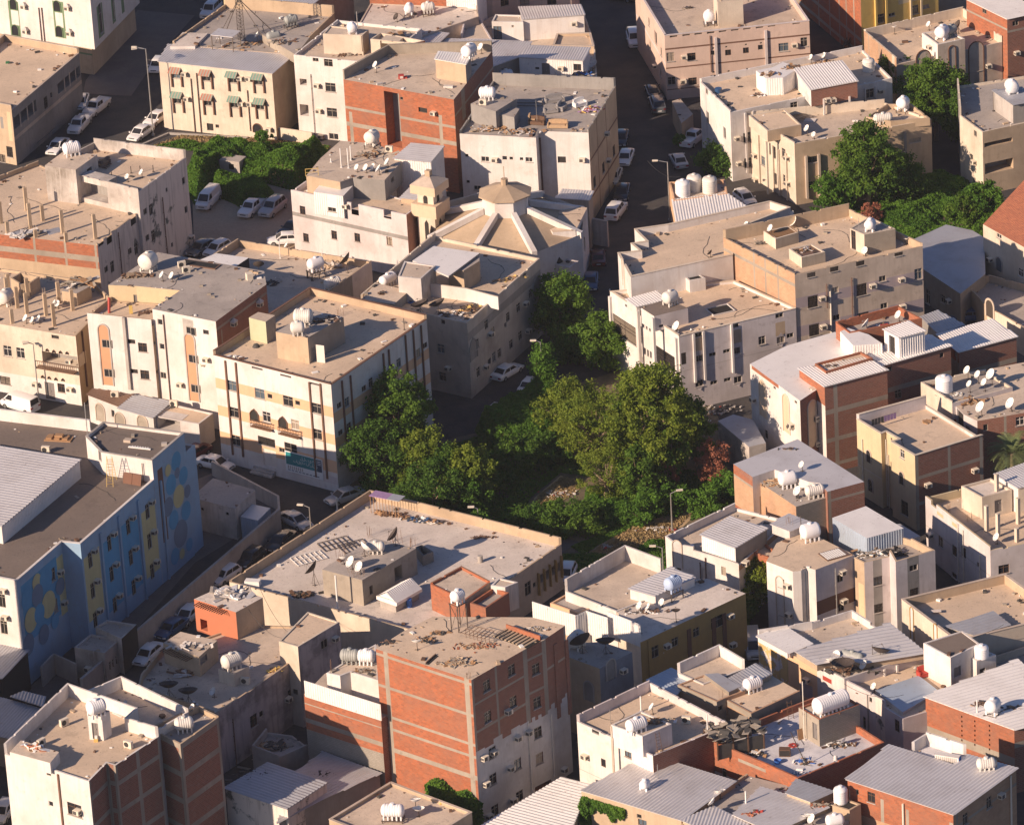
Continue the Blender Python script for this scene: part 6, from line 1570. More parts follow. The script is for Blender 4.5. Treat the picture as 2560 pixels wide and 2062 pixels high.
for x,y,r_,mt in((1355,470,.8,'sblue'),(1405,470,.0,'scream'),(1362,560,.45,'sgrey'),(1410,580,.75,'sblue'),(1315,650,.85,'sblue'),(1375,740,.95,'scream'),(1440,700,.55,'sgrey'),(1295,820,.8,'sgrey'),(1430,850,.8,'sblue'),(1335,920,.8,'sblue'),(1390,1025,1.15,'sgrey'),(1455,1110,.55,'sblue'),(1345,1200,.7,'sblue'),(1400,1180,.45,'scream'),(1290,540,.5,'scream'),
                     (205,1530,.9,'sblue'),(280,1400,.7,'scream'),(350,1370,1.0,'sblue'),(285,1500,.9,'sgrey'),(235,1690,1.0,'scream'),(370,1570,1.1,'scream'),(300,1640,.8,'sblue'),(460,1430,.7,'sgrey'),(215,1880,.9,'sgrey'),(335,1800,.8,'sgrey'),(420,1700,.6,'sblue')):
    if r_>0:disc((x,y),r_,mt)
rectw('d',(762,460),(818,350),h)
h='sgl';rectw('d',(1600,1020),(1725,900),h);win(.4,.35,(1555,840),(1748,875),kind='h',host=h)
h='gar'
archtrim(1.4,2.2,(780,165),(932,235),(1105,255),mat='tanl',back='conc',host=h);win(.5,.8,(870,105),host=h);rectw('r',(1215,220),(1385,165),h);
h='sgt';T_('A4');win(.3,.9,(848,500),(872,480),(898,455),kind='h',host=h);ac((688,515),host=h)
# ---------- left column
T_('A2');h='dty'
win(.75,.7,(1118,90),(1135,292),(1000,395),(818,535),kind='h',host=h);win(.75,1.3,(1162,75),(1180,275),(1048,378),(865,515),kind='h',host=h);win(.6,.8,('A1',1413,1393),(1432,75),kind='h',host=h);ac((1458,285),host=h)
win(.4,.5,('A1',1283,1463),(1325,345),kind='h',host=h);pipe((905,250,6),(1245,-20,8),mat='pipeb',host=h);rectw('r',('A1',630,1520),('A1',820,1400),h);win(1.4,.5,('A1',1305,1190),kind='v',host=h);rectw('s',('A1',672,1340),('A1',705,1280),h)
notch((1010,1050,200),(825,865,345),(760,800,360),host=h);zone('brown' if 0 else 'conc',(500,430),host=h,full='u',t=.7);zone('conc',(270,400),host=h,full='z',t=.3);zone('conc',(505,400),host=h,full='z',t=.3);zone('conc',(742,450),host=h,full='z',t=.3)
zone('tan',(400,560),host=h,full='u',t=2.4)
h='low'
win(1.0,1.2,(58,1162),(158,1178),kind='o',host=h);zone('cream',(300,1100),host=h,full='u',t=.05);rectw('r',(330,1250),(610,1210),h);win(1.2,1.0,(472,1225),(165+190,1210),host=h);ac((540,1235),host=h)
win(.9,1.0,(472,1447),kind='k',host=h);ac((547,1450),(282,1412),host=h);rectw('d',(355,1530),(415,1410),h);win(1.3,.9,(40,1388),kind='b',host=h);win(.9,.4,(425,1055),kind='v',host=h);zone('white',(300,1480),host=h,full='u',t=3.6)
archtrim(.35,.35,(365,1165),(416,1175),(467,1182),(518,1188),(330,1370),(380,1378),(432,1388),(486,1394),mat='brown',back='void',pointed=True,t=.05,host=h);pipe((625,1010,7),mat='pipeb',r=.1,host=h)
def _balc():
    m=MB();m.box(-2.6,2.6,-.9,-.002,-.12,0)
    k=-2.5
    while k<2.55:m.box(k,k+.05,-.9,-.86,0,.85);k+=.28
    m.box(-2.6,2.6,-.92,-.84,.85,.92);return m
wallfix('balcony',['rust'],_balc,'balc',[(450,1290)],h)
h='cnr'
for x0,x1,yt,yb in((770,852,930,1425),(1428,1512,970,1548)):
    zone('greyl',(x0-25,yt-60),(x1+25,yb),h)
archtrim(1.25,7.6,(835,1425),mat='greyl',back='niche',host=h);archtrim(1.25,8.4,(1500,1548),mat='greyl',back='niche',host=h)
def _nw():m=MB();m.box(-.6,.6,-.06,-.02,-.5,.5,1);m.box(-.62,.62,-.10,-.06,-.5,-.44);m.box(-.62,.62,-.10,-.06,.44,.5);m.box(-.62,-.56,-.1,-.06,-.44,.44);m.box(.56,.62,-.1,-.06,-.44,.44);m.box(-.03,.03,-.1,-.06,-.44,.44);return m
wallfix('window',['alu','glass'],_nw,'nichewin',[(825,1105),(842,1330),(1472,1008),(1490,1222),(1508,1450)],h)
win(.9,.5,(1010,1090),(1032,1318),kind='v',host=h);win(1.0,1.0,(1098,1135),(1115,1345),kind='k',host=h);win(.35,.35,(1187,1102),(1208,1322),kind='h',host=h);win(.6,.65,(1247,1128),(1232,940),kind='o',host=h);win(.7,.7,(1258,1350),host=h)
win(.7,.5,(1585,1018),kind='v',host=h);ac((1595,1222),(1395,1415),host=h);pipe((1258,880,11),mat='peach' if 0 else 'pipeb',host=h);fin(.35,.3,9,(955,900),mat='greyl',name='pilaster',host=h)
zone('conc',(1800,900),host=h,full='u',t=.3);achood((1785,950),(1985,800),host=h);rectw('d',(1040,880),(1058,730),h);zone('conc',(1700,1000),(1720,1130),h)
h='cen'
for y in(1395,1600):zone('peach',(1700,y+20),host=h,full='u',t=1.25)
zone('peach',('A3',1720,290),host=h,full='u',t=1.5);zone('peach',('B2',900,1560),host=h,full='u',t=1.25);zone('peach',('B3',800,290),host=h,full='u',t=1.2)
T_('B2')
fin(.2,.15,11.6,('A2',1735,1235),('A2',1815,1250),(535,1400),(620,1412),host=h,name='pilaster')
fin(.2,.15,9.5,(780,1390),(845,1350),(1098,1180),(1140,1150),(1268,1040),(1328,1000),(1388,965),mat='brown',host=h,name='pilaster')
win(1.25,1.1,(152,1490),(370,1548),(592,1605),('A2',1785,1430),('B3',592,262),('A3',1800,95),('A2',1800,1635),('A3',1812,310),host=h);win(.6,.5,(230,1510),(443,1562),kind='h',host=h)
win(1.4,.22,(133,1297),(352,1355),('A2',1770,1222),(580,1418),kind='v',host=h)
archtrim(1.1,1.5,('B3',115,165),('B3',335,222),mat='brown',back='dark',pointed=True,host=h,t=.1)
win(1.0,1.1,('B3',205,130),('B3',425,190),kind='o',host=h);
def _balc2():
    m=MB();m.box(-1.4,1.4,-.6,-.002,-.1,0)
    k=-1.4
    while k<1.4:m.box(k,k+.05,-.6,-.56,0,.8);k+=.22
    m.box(-1.4,1.4,-.62,-.54,.8,.86);m.box(-1.4,1.4,-.62,-.54,.4,.44);return m
wallfix('balcony',['rust'],_balc2,'balc2',[('B3',180,205),('B3',395,262)],h)
win(.8,.6,(765,1580),(955,1450),(1165,1285),(1425,1120),('B3',775,45),('B3',775,250),('B3',785,480),kind='h',host=h);win(.8,1.0,(825,1555),(1008,1405),(1222,1255),(1372,1180),(1190,1400),('B3',825,15),('B3',840,210),host=h)
pipe((1018,1140,9),(1055,1128,9),mat='pvc',r=.08,host=h);rectw('D',('B3',185,500),('B3',275,395),h);win(2.2,.9,('B3',205,320),kind='b',host=h);win(.7,.5,('B3',322,385),kind='h',host=h);rectw('h',('B3',350,455),('B3',435,345),h)
zone('pinkw',('B3',400,560),('B3',760,600),h);rectw('d',(548,1250),(592,1115),h);rectw('d',(215,1125),(245,1000),h)
win(.9,.3,(650,745),(867,800),(1092,853),(1315,907),kind='v',host=h)
h='pat'
fin(.2,.15,1.3,host=h)
h='mid'
archtrim(1.7,2.6,(1800,1225),('C2',440,750),mat='grey',back='grey',pointed=True,host=h);win(.9,1.0,(1822,1110),(1943,1015),(1545,1145),(1560,1360),('C2',297,830),('C2',430,940),('C2',312,1045),host=h);ac((1920,1030),(1610,1290),('C2',340,795),('C2',358,1005),('C2',475,900),('C2',70,1030),('C2',35,1280),host=h)
win(.5,.5,(2043,962),('C2',195,965),(1562,940),kind='v',host=h);zone('grey',(1900,930),host=h,full='u',t=1.0);win(.8,1.1,(1835,1325),(1955,1210),('C2',110,1225),('C2',5,1310),host=h);win(.7,.7,(1920,1245),('C2',72,1240),kind='h',host=h)
rectw('D',('C2',262,1240),('C2',318,1110),h);pipe((1720+905,780,9),host=h)
h='big';T_('B3')
rectw('h',(700,1520),(930,1410),h);rectw('r',(1195,1400),(1245,1260),h);rectw('s',(1020,1420),(1000,1500),h);win(1.0,1.4,('C3',370,1450),kind='h',host=h);win(.5,.5,('C3',420,1420),kind='h',host=h);rectw('r',('C3',440,1430),('C3',615,1240),h)
fin(.1,.3,2.6,*[('C3',440+44*k,1330-34*k)for k in range(5)],mat='ochre',name='slat',host=h)
notch((890,960,800),(360,390,1140),host=h);pipe(('C3',345,1235,5.5)if 0 else(345+1848,1235,5.5),mat='pipeb',r=.12,host=h)
h='pat';T_('B2');fin(.18,.12,1.1,*[(118+105*k,335+16*k)for k in range(1)],mat='pipeb',host=h)if 0 else None
T_('C2');h='mid';win(.8,1.0,(215,900),(150,1180),(240,1110),(390,720),(50,960),kind='h',host=h);T_('B1');h='lot'
win(.75,1.0,(482,1540+80),(508,1540+290),('B2',725,270),('B2',903,290),('B2',1150,317),kind='k',host=h);win(1.0,.5,(708,1614),host=h);zone('grey',('B2',800,190),host=h,full='u',t=.5);notch((860,915,1645),(1108,1165,1672),host=h);ac((820,1582),host=h)
win(.8,.6,(1175,1385),kind='h',host=h)
# ivy on walls and the banner come later

T_('C4');h='och'
win(1.0,1.2,(1345,392),kind='h',host=h);win(.8,.9,(1500,315),(1665,240),kind='h',host=h);win(1.6,1.2,(1828,160),kind='h',host=h);fin(.5,.1,6.0,(1605,215),(1875,95),(1795,130),mat='brown',name='pilaster',host=h);ac((1430,340),(1935,330),(1915,110),host=h)
pipe((1540,120,7),(1680,80,8),mat='yellow',r=.06,host=h);fin(.4,.1,5,(1300,300),mat='ochre',name='pilaster',host=h)
T_('C4');h='blu';archtrim(1.2,2.2,(1010,600),(845,770),mat='greyl',back='grey',host=h);win(.9,.9,(1008,575),kind='h',host=h);ac((1092,530),host=h);win(1.0,.4,(1015,770),(860,850),kind='h',host=h)
# ================================================================== mosque, minaret, mast
def octagon(c,r,z,a0=-70,n=8):return[(c[0]+r*math.cos(math.radians(a0+45*k)),c[1]+r*math.sin(math.radians(a0+45*k)),z)for k in range(n)]
T_('C2')
zc=8.6;cc=at((200,75),zc)[:2];ze=6.3
mos=link('mosque',None,None,(cc[0],cc[1],0));tag(mos,'eight sided mosque with tan ribbed roof and white cupola','mosque');q0=(0,0)
RO,RI=9.9,2.9;PH=-72
wo=octagon(q0,RO,0,PH);m=MB();m.prism([p[:2]for p in wo],0,ze+.5,0,top=False);link('wall',m.mesh('wall',['white']),mos)
O1=octagon(q0,RO-.3,ze,PH);O2=octagon(q0,RI,zc,PH)
for k in range(8):
    j=(k+1)%8;m=MB();m.face([O1[k],O1[j],O2[j],O2[k]]);link('roof_panel',m.mesh('roof_panel',['tan']),mos)
    m=MB();a=Vector(O2[k]);b=Vector(octagon(q0,RO+.05,ze,PH)[k]);d=(b-a);u=Vector((-d.y,d.x,0)).normalized()*.32;up=Vector((0,0,.75))
    m.face([a-u,b-u,b-u+up,a-u+up][::-1]);m.face([a+u,b+u,b+u+up,a+u+up]);m.face([a-u+up,b-u+up,b+u+up,a+u+up]);m.face([b-u,b+u,b+u+up,b-u+up]);link('rib',m.mesh('rib',['white']),mos)
    e0,e1=Vector(wo[k]),Vector(wo[j]);mid=(e0+e1)/2;ang=math.atan2(e1.y-e0.y,e1.x-e0.x)
    def mkw():
        m=MB();m.face([(-.5,-.03,0),(.5,-.03,0),(.5,-.03,1.2),(0,-.03,1.9),(-.5,-.03,1.2)]);m.box(-.6,-.5,-.1,0,0,1.3,1);m.box(.5,.6,-.1,0,0,1.3,1);return m.mesh('window',['glass','cream'])
    link('window',cached('moswin',mkw),mos,(mid.x,mid.y,3.2),ang)
cu=link('cupola',None,mos)
P8=[p[:2]for p in octagon(q0,RI,0,PH)];m=MB();m.prism(P8,zc-.3,zc+2.3,0,top=True);link('cupola_wall',m.mesh('cupola_wall',['white']),cu)
m=MB()
E8=octagon(q0,RI+.45,zc+2.3,PH);C8=octagon(q0,.5,zc+3.3,PH)
for k in range(8):j=(k+1)%8;m.face([E8[k],E8[j],C8[j],C8[k]]);m.face([(E8[k][0],E8[k][1],zc+2.15),(E8[j][0],E8[j][1],zc+2.15),E8[j],E8[k]])
m.face(E8[::-1]);m.prism([p[:2]for p in octagon(q0,.45,0,PH)],zc+3.1,zc+4.0);m.tube((0,0,zc+4),(0,0,zc+5.6),.05,5);link('cupola_roof',m.mesh('cupola_roof',['tan']),cu)
bld('man','mosque_annex','white walled side wing behind the ribbed mosque roof','mosque wing','the mosque wing')
vol('man',[(560,250),(735,238),(825,60),('C1',420,1530),('C1',300,1500)],7.3,ph=0,walls=['white2','white','white','white','white'],roof='deckb')
vol('man',[('B1',1600,1590),('B1',1720,1660),('B1',1950,1600),('B1',1870,1520)],7.2,ph=[.2,.2,.2,.9],walls='cream',roof='deckb')
vol('man',[(480,470),(690,520),(760,470),(560,430)],4.4,ph=.2,walls='pinkw',roof='deck')
T_('B2')
mc=at((1500,560),0)[:2];mn=link('minaret',None,None,(mc[0],mc[1],0),math.radians(-30));tag(mn,'square cream minaret with two balconies and pointed windows','minaret')
def sq(w,z0,z1,mat,name,wt=None):
    m=MB();wt=wt or w;m.prism([(-w,-w),(w,-w),(w,w),(-w,w)],z0,z1,0,top=True,bot=True);return link(name,m.mesh(name,[mat]),mn)
kz=10.6/9.5
sq(1.2,0,7.9,'cream','shaft');sq(1.7,7.9,9.5,'minc','balcony');sq(1.1,9.5,10.8,'cream','upper_shaft');sq(1.7,10.8,11.9,'minc','cornice')
m=MB()
for k in range(4):
    a=PI/2*k+PI/4;b=a+PI/2;m.face([(2.4*math.cos(a),2.4*math.sin(a),11.903),(2.4*math.cos(b),2.4*math.sin(b),11.903),(.55*math.cos(b),.55*math.sin(b),12.7),(.55*math.cos(a),.55*math.sin(a),12.7)])
link('roof',m.mesh('roof',['tanl']),mn);sq(.32,12.6,13.4,'tan','finial')
def pw(w,hh):
    m=MB();m.face([(-w/2,0,0),(w/2,0,0),(w/2,0,hh-w*.8),(0,0,hh),(-w/2,0,hh-w*.8)]);return m.mesh('pointed_window',['dark'])
for k in range(4):
    r=k*PI/2;link('pointed_window',cached('pw1',lambda:pw(.55,3.4)),mn,(1.215*math.sin(r),-1.215*math.cos(r),4.0),r);link('pointed_window',cached('pw2',lambda:pw(.6,1.25)),mn,(1.115*math.sin(r),-1.115*math.cos(r),9.5),r)
# ================================================================== ground
def sheet(name,pts,mat,z):
    P=[at(p,z)[:2]if isinstance(p[0],str)or len(p)==2 else p for p in pts];m=MB();m.face([(*q,z)for q in P]);o=link(name,m.mesh(name,[mat]));o['kind']='structure';return o
m=MB();m.face([(-1500,-700,0),(1500,-700,0),(1500,2500,0),(-1500,2500,0)]);o=link('ground',m.mesh('ground',['asphalt']));o['kind']='structure'
# ================================================================== things on the roofs
T_('A1')
tank((555,1195),2.2,1.5,20,host='dty');dish((1095,1370),.8,200,.4,host='dty');simple('bin','rubbish','small green plastic heap',(62,488),['binGreen','tarp'],lambda:(lambda m:(m.box(-.3,.2,-.2,.25,0,.2),m.box(0,.5,-.3,.1,0,.12,1),m)[-1])(MB()),host='tan')
dish((985,1400),.7,215,.4,host='dty')
for x,y in((1010,1335),(1080,1330),(1180,1325),(860,1370)):pole((x,y),.9,.06,'steel',host='dty',look='short dark stub pipe')
debris((800,1265),1.6,2.2,30,('woodd','rust','wood'),.5,host='dty',look='tangle of dry brushwood and bent steel')
dish((1985,320),.9,180,.5,host='bk1');tank(('B1',262,345),1.9,1.1,20,'tankg',.5,host='bk1',kind='o');tank(('B1',395,215),1.9,1.1,25,'tankg',.4,host='bk1');debris(('B1',330,330),3,2,26,('conc','rust','tarp'),host='bk1');debris(('A1',1900,345),5,2,40,('conc','rust','tarp','wood'),host='bk1')
# lattice mast
def mast(p,hgt,base):
    q=at(p,BL['bk1'].vols[0].deck);t=link('lattice_mast',None,None,(q[0],q[1],q[2]));tag(t,'dark lattice radio mast with guy struts on the block walled roof','mast')
    m=MB();c=[(-.45,-.3),(.45,-.3),(0,.5)];z=0
    for a in c:m.tube((*a,0),(a[0]*.8,a[1]*.8,hgt),.05,4)
    link('leg',m.mesh('leg',['steel']),t);m=MB();s=1
    while z<hgt-.5:
        for k in range(3):a,b=c[k],c[(k+1)%3];m.tube((*a,z),(*b,z+.5),.025,3,cap=False);m.tube((*b,z),(*a,z+.5),.025,3,cap=False)
        z+=.5
    link('bracing',m.mesh('bracing',['steel']),t);m=MB()
    for a in((-3.4,-1),(4.2,1.5),(3.2,-1.6),(-2.2,2.2)):m.tube((*a,0),(0,0,5.5),.06,4)
    link('strut',m.mesh('strut',['steel']),t)
mast((1860,300),14,'bk1')
simple('canopy','canopy','small open sided metal canopy',(1745,370),['sheet','steel'],lambda:(lambda m:(m.box(-1.6,1.6,-1.2,1.2,2.0,2.08),[m.box(x-.05,x+.05,y-.05,y+.05,0,2.0,1)for x in(-1.5,1.5)for y in(-1.1,1.1)],m)[-1])(MB()),host='bk1',az=-25)
T_('B1')
tank((865,262),1.5,1.3,100,kind='o',host='wht1');ladder((790,405),2.2,.6,-20,host='wht1');pole((905,215),2.2,.06,'galv',host='wht1');debris((830,425),3,1.2,22,('conc','rust','woodd'),host='wht1');debris((1150,285),2.2,1.2,20,('wood','rust'),.6,host='wht1',look='heap of old planks')
tank((1305,130),1.7,1.2,80,stand=.4,host='slb');tank((1450,120),1.8,1.2,10,stand=.4,host='slb');dish((1210,170),1.0,200,.3,'dishd',host='slb');pole((975,250),3,.04,'steel',host='slb',look='thin rusty pole');pole((1080,280),2.4,.04,'steel',host='slb',look='thin rusty pole')
tank((1765,440),2.2,1.5,60,host='brk1');dish((1050,560),.9,200,.7,host='brk1');dish((985,650),.8,190,.5,host='brk1');dish((1860,415),1.0,205,.5,host='brk1');dish((1790,480),.7,205,.5,host='brk1')
simple('red_crate','crate','small red and white plastic crate',(1250,605),['redp','white'],lambda:(lambda m:(m.box(-.5,.2,-.3,.3,0,.5),m.box(-.3,.1,-.34,-.31,.1,.4,1),m.box(.2,.6,-.2,.3,0,.2,0),m)[-1])(MB()),host='brk1')
simple('foam_block','block','low white block',(1605,675),['white'],lambda:(lambda m:(m.box(-.6,.6,-.25,.25,0,.25),m)[-1])(MB()),host='brk1',az=-15);simple('foam_block','block','low white bundle',(1075,652),['white2'],lambda:(lambda m:(m.box(-.4,.4,-.15,.15,0,.22),m)[-1])(MB()),host='brk1',az=25)
tank((2050,630),1.9,1.4,5,host='str1',mat='tankw');tank((1905,765),2.1,1.4,-10,host='rub');acunit((1870,810),-15,host='rub')
tank((1020,1140),1.9,1.6,60,stand=.5,host='lot');acunit((1150,1170),-20,host='lot')
debris((1010,1195),3,1,26,('wood','rust','conc'),.5,host='lot',look='heap of timber and pipes');debris((1220,1165),1.2,.8,18,('pink','conc'),.3,host='lot',look='small heap of broken bricks')
for x,y,h_ in((700,1250,.5),(780,1290,2.5),(835,1295,2.6),(855,1235,1.9)):pole((x,y),h_,.07,'dishw',host='lot',look='leaning white plastic pipe' if h_>1 else 'white vent stub')
for x,y,D in((905,1325,.8),(975,1330,.9),(1030,1320,.8),(1075,1345,1.1),(1140,1290,1.0)):dish((x,y),D,190+R.uniform(-20,20),.3,host='lot')
simple('railing','railing','yellow steel roof railing',(555,1355),['yellow'],lambda:(lambda m:(m.box(-.8,.8,-.03,.03,.9,.96),m.box(-.8,-.74,-.03,.03,0,.9),m.box(.74,.8,-.03,.03,0,1.1),m.box(-.8,.8,-.02,.02,.45,.5),m)[-1])(MB()),host='lot')
# furniture roof
T_('C1')
for x,y,w_,az,mt,lk in((575,790,2.2,15,'sofag','grey carved sofa'),(630,845,1.6,70,'sofag','upended grey armchair'),(770,820,1.5,30,'dishw','white stuffed armchair'),(440,960,1.8,-20,'woodd','dark wooden armchair'),(600,985,2.3,-10,'sofa','golden carved sofa'),(405,940,1.2,80,'sofa','tan cushioned chair'),(545,870,1.5,10,'sofag','collapsed grey settee')):
    cloth_sofa((x,y),w_,az,mt,lk,host='rub')
simple('rolled_carpets','carpet','stack of grey rolled carpets',(380,810),['sofag'],lambda:(lambda m:([m.tube((-1.6,-.3+.3*k,.16+.26*(k%2)),(1.6,-.3+.3*k,.16+.26*(k%2)),.15,8)for k in range(4)],m)[-1])(MB()),host='rub',az=-10)
debris((850,850),2.4,1.4,40,('redp','cloth','yellow','dishw','woodd'),.4,host='rub',look='heap of bright cloth and cushions');debris((330,1020),3.4,.9,70,('conc','white2','wood','dark'),.5,host='rub',look='long heap of rubble')
debris(('B1',1890,1005),3,.8,60,('conc','white2','wood','tan'),.55,host='rub',look='pile of broken plaster boards');pole((440,960),3.2,.03,'galv',host='rub',look='thin aerial pole');dish((200,900),.9,180,.2,host='rub');win(.5,.4,(690,712),kind='h',host='rub')
tank((205,82),2.2,1.3,10,host='str1');tank((272,278),1.7,1.3,0,'tankb',host='str1');dish((298,115),.9,210,.4,host='str1')
for x,y in((805,545),(850,520),(865,545),(885,530),(860,500)):dish((x,y),.85,230,.5,host='str1')
debris((790,580),1.8,1.0,26,('tarp','blue','white2'),.5,host='str1',look='dark tarpaulin heap');simple('clothes_line','laundry','white and dark laundry on a line',(450,650),['white','blue','steel'],lambda:(lambda m:([m.box(-2+.45*k,-1.65+.45*k,-.01,.01,.7,1.3,k%2)for k in range(9)],m.tube((-2.2,0,1.3),(2.2,0,1.3),.012,3,2),m.box(-2.22,-2.18,-.02,.02,0,1.35,2),m.box(2.18,2.22,-.02,.02,0,1.35,2),m)[-1])(MB()),host='str1',az=-5)
simple('yellow_trough','crate','yellow plastic trough',(608,605),['yellow'],lambda:(lambda m:(m.box(-.6,.6,-.25,.25,0,.4),m)[-1])(MB()),host='str1')
tank((1765,195),1.5,1.5,90,kind='o',host='pk',stand=.3);debris((1590,65),.8,.5,12,('steel','rust'),.35,host='pk',look='small heap of twisted wire')
# tank shed
for x,y in((1650,1462),(1562,1505),(1770,1478)):tank((x,y),2.1,1.8,0,kind='v',host='tnks')
T_('D1')
fanw=lambda:None
tank((1525,300),1.9,1.6,60,host='arc',kind='o');tank((1590,275),1.8,1.2,40,'tankg',host='arc');dish((1425,235),.8,200,.5,host='arc');dish((1160,265),.8,90,.6,host='arc',el=70);dish((1650,260),1.6,180,.4,'dishd',host='arc');simple('vent_box','vent','small brown roof vent',(1240,330),['woodd'],lambda:(lambda m:(m.box(-.4,.4,-.2,.2,0,.25),m)[-1])(MB()),host='arc')
simple('fan_box','vent','brown wooden box on the wall corner',(1440,378),['wood'],lambda:(lambda m:(m.box(-.25,.25,-.2,.2,0,.45),m)[-1])(MB()),host='arc')
tank((960,545),1.7,1.55,0,kind='v',host='wm');dish((810,400),1.7,180,.7,'dishd',host='wm');dish((520,490),.8,200,.5,host='wm');dish((620,470),.8,200,.4,host='wm');dish((490,470),.7,170,.4,host='wm');debris((580,470),3,.8,28,('dishw','rust','wood'),.3,host='wm');debris((200,575),1.6,1.1,22,('wood','rust','white2'),.4,host='wm',look='scattered timber scraps');debris((360,520),2.2,.8,20,('rust','tarp','wood'),.4,host='wm',look='coils of old pipe')
debris((110,740),1.0,.7,12,('dishw','tarp','rust'),.4,host='wm',look='broken washing machine parts');simple('drum','barrel','blue grey round drum',('C1',1835,715),['carb'],lambda:(lambda m:(m.lathe([(.45,0),(.45,.6)],14),m)[-1])(MB()),host='wm')
tank((1225,862),1.6,1.5,60,kind='o',host='tn2',stand=.3);tank((1070,950),2.4,1.1,5,host='tn2');dish((490,1045),.9,200,.6,host='tn2');dish((540,1070),.7,215,.3,host='tn2')
def _conv():
    m=MB()
    for k in range(12):m.box(-1.6+.27*k,-1.42+.27*k,-1.0,1.0,.05+.04*k,.10+.04*k)
    return m
simple('slatted_frame','frame','dark slatted steel frame',(400,905),['steel'],_conv,host='tn2',az=-60);simple('foam_block','block','flat white cover',(510,930),['white'],lambda:(lambda m:(m.box(-.7,.7,-.5,.5,0,.12),m)[-1])(MB()),host='tn2',az=-20)
tank((2062,722),1.9,1.6,100,kind='o',host='gry');pole((1920,860),2.6,.04,'steel',host='gry',look='thin rusty pole')
T_('D2')
dish((1850,120),.9,150,.4,host='red');dish((1745,600),.9,90,.4,'dishd',host='gate',el=75)
dish((210,265),.9,200,.4,host='d2');dish((375,155),1.0,200,.3,host='d2');dish((385,215),1.4,205,.3,host='d2');dish((1250,345),.7,90,.4,host='d2',el=70);dish((935,430),.9,220,.3,host='d2')
tank((972,235),1.6,1.2,70,host='d2');debris((1020,395),1.4,.6,14,('conc','tarp','wood'),.3,host='d2');debris((480,390),1.6,1.2,40,('white2','rust','wood','dark'),.25,host='d2',look='rusty grating full of rubbish')
def _grate():
    m=MB()
    for k in range(11):m.box(-1.5,1.5,-1.05+.2*k,-.98+.2*k,.02,.09)
    m.box(-1.55,-1.45,-1.1,1.1,.09,.14);m.box(1.45,1.55,-1.1,1.1,.09,.14);return m
simple('rusty_grating','grating','rusty slatted grating',(285,250),['wood'],_grate,host='d2',az=22);debris((125,335),1.2,.6,12,('conc','tarp'),.4,host='d2',look='dark rubbish heap')
pole((885,250),1.8,.03,'galv',host='d2',look='thin aerial pole')
dish((755,945),.9,205,.3,host='bkx');dish((1195,935),1.0,200,.4,host='bkx');dish((945,1000),1.3,160,.2,host='bkx');debris((1080,980),1.6,.9,24,('tarp','dishw','rust','redp'),.4,host='bkx')
debris((650,1280),2.5,.6,14,('rust','tarp'),.25,host='bkx',look='scatter of metal scraps')
tank((1540,1470),1.9,1.9,0,kind='v',host='tk');
for x,y,D in((1725,1380,1.0),(1805,1410,.9),(1910,1420,1.3),(1855,1470,.9),(1740,1480,.8)):dish((x,y),D,200,.7,host='tk')
debris((1735,1560),2.0,.9,40,('woodd','wood','bark'),.6,host='tk',look='heap of dry branches');debris((1640,1500),1.2,.8,16,('conc','dishw'),.3,host='tk');dish((2060,1625),1.3,200,.4,host='tk');dish((1830,1660),1.3,200,.5,host='tk');pole((1415,1640),4.5,.07,host='tk');pole((1385,1385),1.2,.06,host='tk')
pole((1890,1850),4.0,.07,host='tk')
T_('D3')
simple('laundry','laundry','dark and lilac laundry on a line',(1080,200),['tarp','cloth','steel'],lambda:(lambda m:([m.box(-1.6+.4*k,-1.25+.4*k,-.01,.01,.5,1.2,0 if k<4 else 1)for k in range(8)],m.tube((-1.7,0,1.2),(1.7,0,1.2),.012,3,2),m)[-1])(MB()),host='ys',az=28);simple('cardboard','rubbish','crumpled brown cardboard',(1410,170),['wood','woodd'],lambda:(lambda m:([m.box(-.5,.4,-.3,.3,.02,.12,0,Matrix.Rotation(a,4,'Z')@Matrix.Rotation(.2,4,'X'))for a in(0,1)],m)[-1])(MB()),host='ys')
tank((335,665),2.0,1.6,15,kind='o',host='mr1');tank((545,745),2.2,1.2,15,host='mr1');dish((450,545),.8,205,.4,host='mr1');dish((420,755),1.1,205,.4,host='mr1');debris((270,640),2.6,1.6,80,('tan','conc','wood'),.4,host='mr1',look='mound of broken blocks');debris((560,700),2,1,26,('rust','tarp','conc'),.4,host='mr1',look='tangle of pipes and rods');debris((350,380),1.6,.5,14,('rust','tarp'),.25,host='mr1',look='row of dark scraps')
tank((510,1075),2.1,1.7,20,kind='o',host='cst');tank((830,1045),1.5,1.3,30,kind='v',host='cst');tank((890,1110),1.8,1.1,40,'tankg',host='cst');tank((640,1000),2.4,.9,20,host='cst')
debris((760,1110),3.4,1.6,80,('rust','steel','tarp','wood'),.7,host='cst',look='tangle of pipes, rods and boards');debris((960,1190),3,1.1,70,('dishw','conc','wood','tarp'),.4,host='cst',look='low litter of broken boards');debris((1180,1180),1.4,.8,26,('tarp','dark','white2'),.6,host='cst',look='dark stacked goods');simple('pallet','pallet','white slatted panel in a brown frame',(690,1190),['rust','dishw'],lambda:(lambda m:(m.box(-1.3,1.3,-1.0,1.0,.03,.1),[m.box(-1.15+.25*k,-.98+.25*k,-.85,.85,.1,.13,1)for k in range(9)],m)[-1])(MB()),host='cst',az=25)
rebar((615,960),12,1.5,.8,host='cst');rebar((350,965),8,1.2,.5,host='cst');pole((440,1020),2.0,.04,'steel',host='cst',look='thin rusty pole')
dish((1950,1105),.9,200,.4,host='bal');
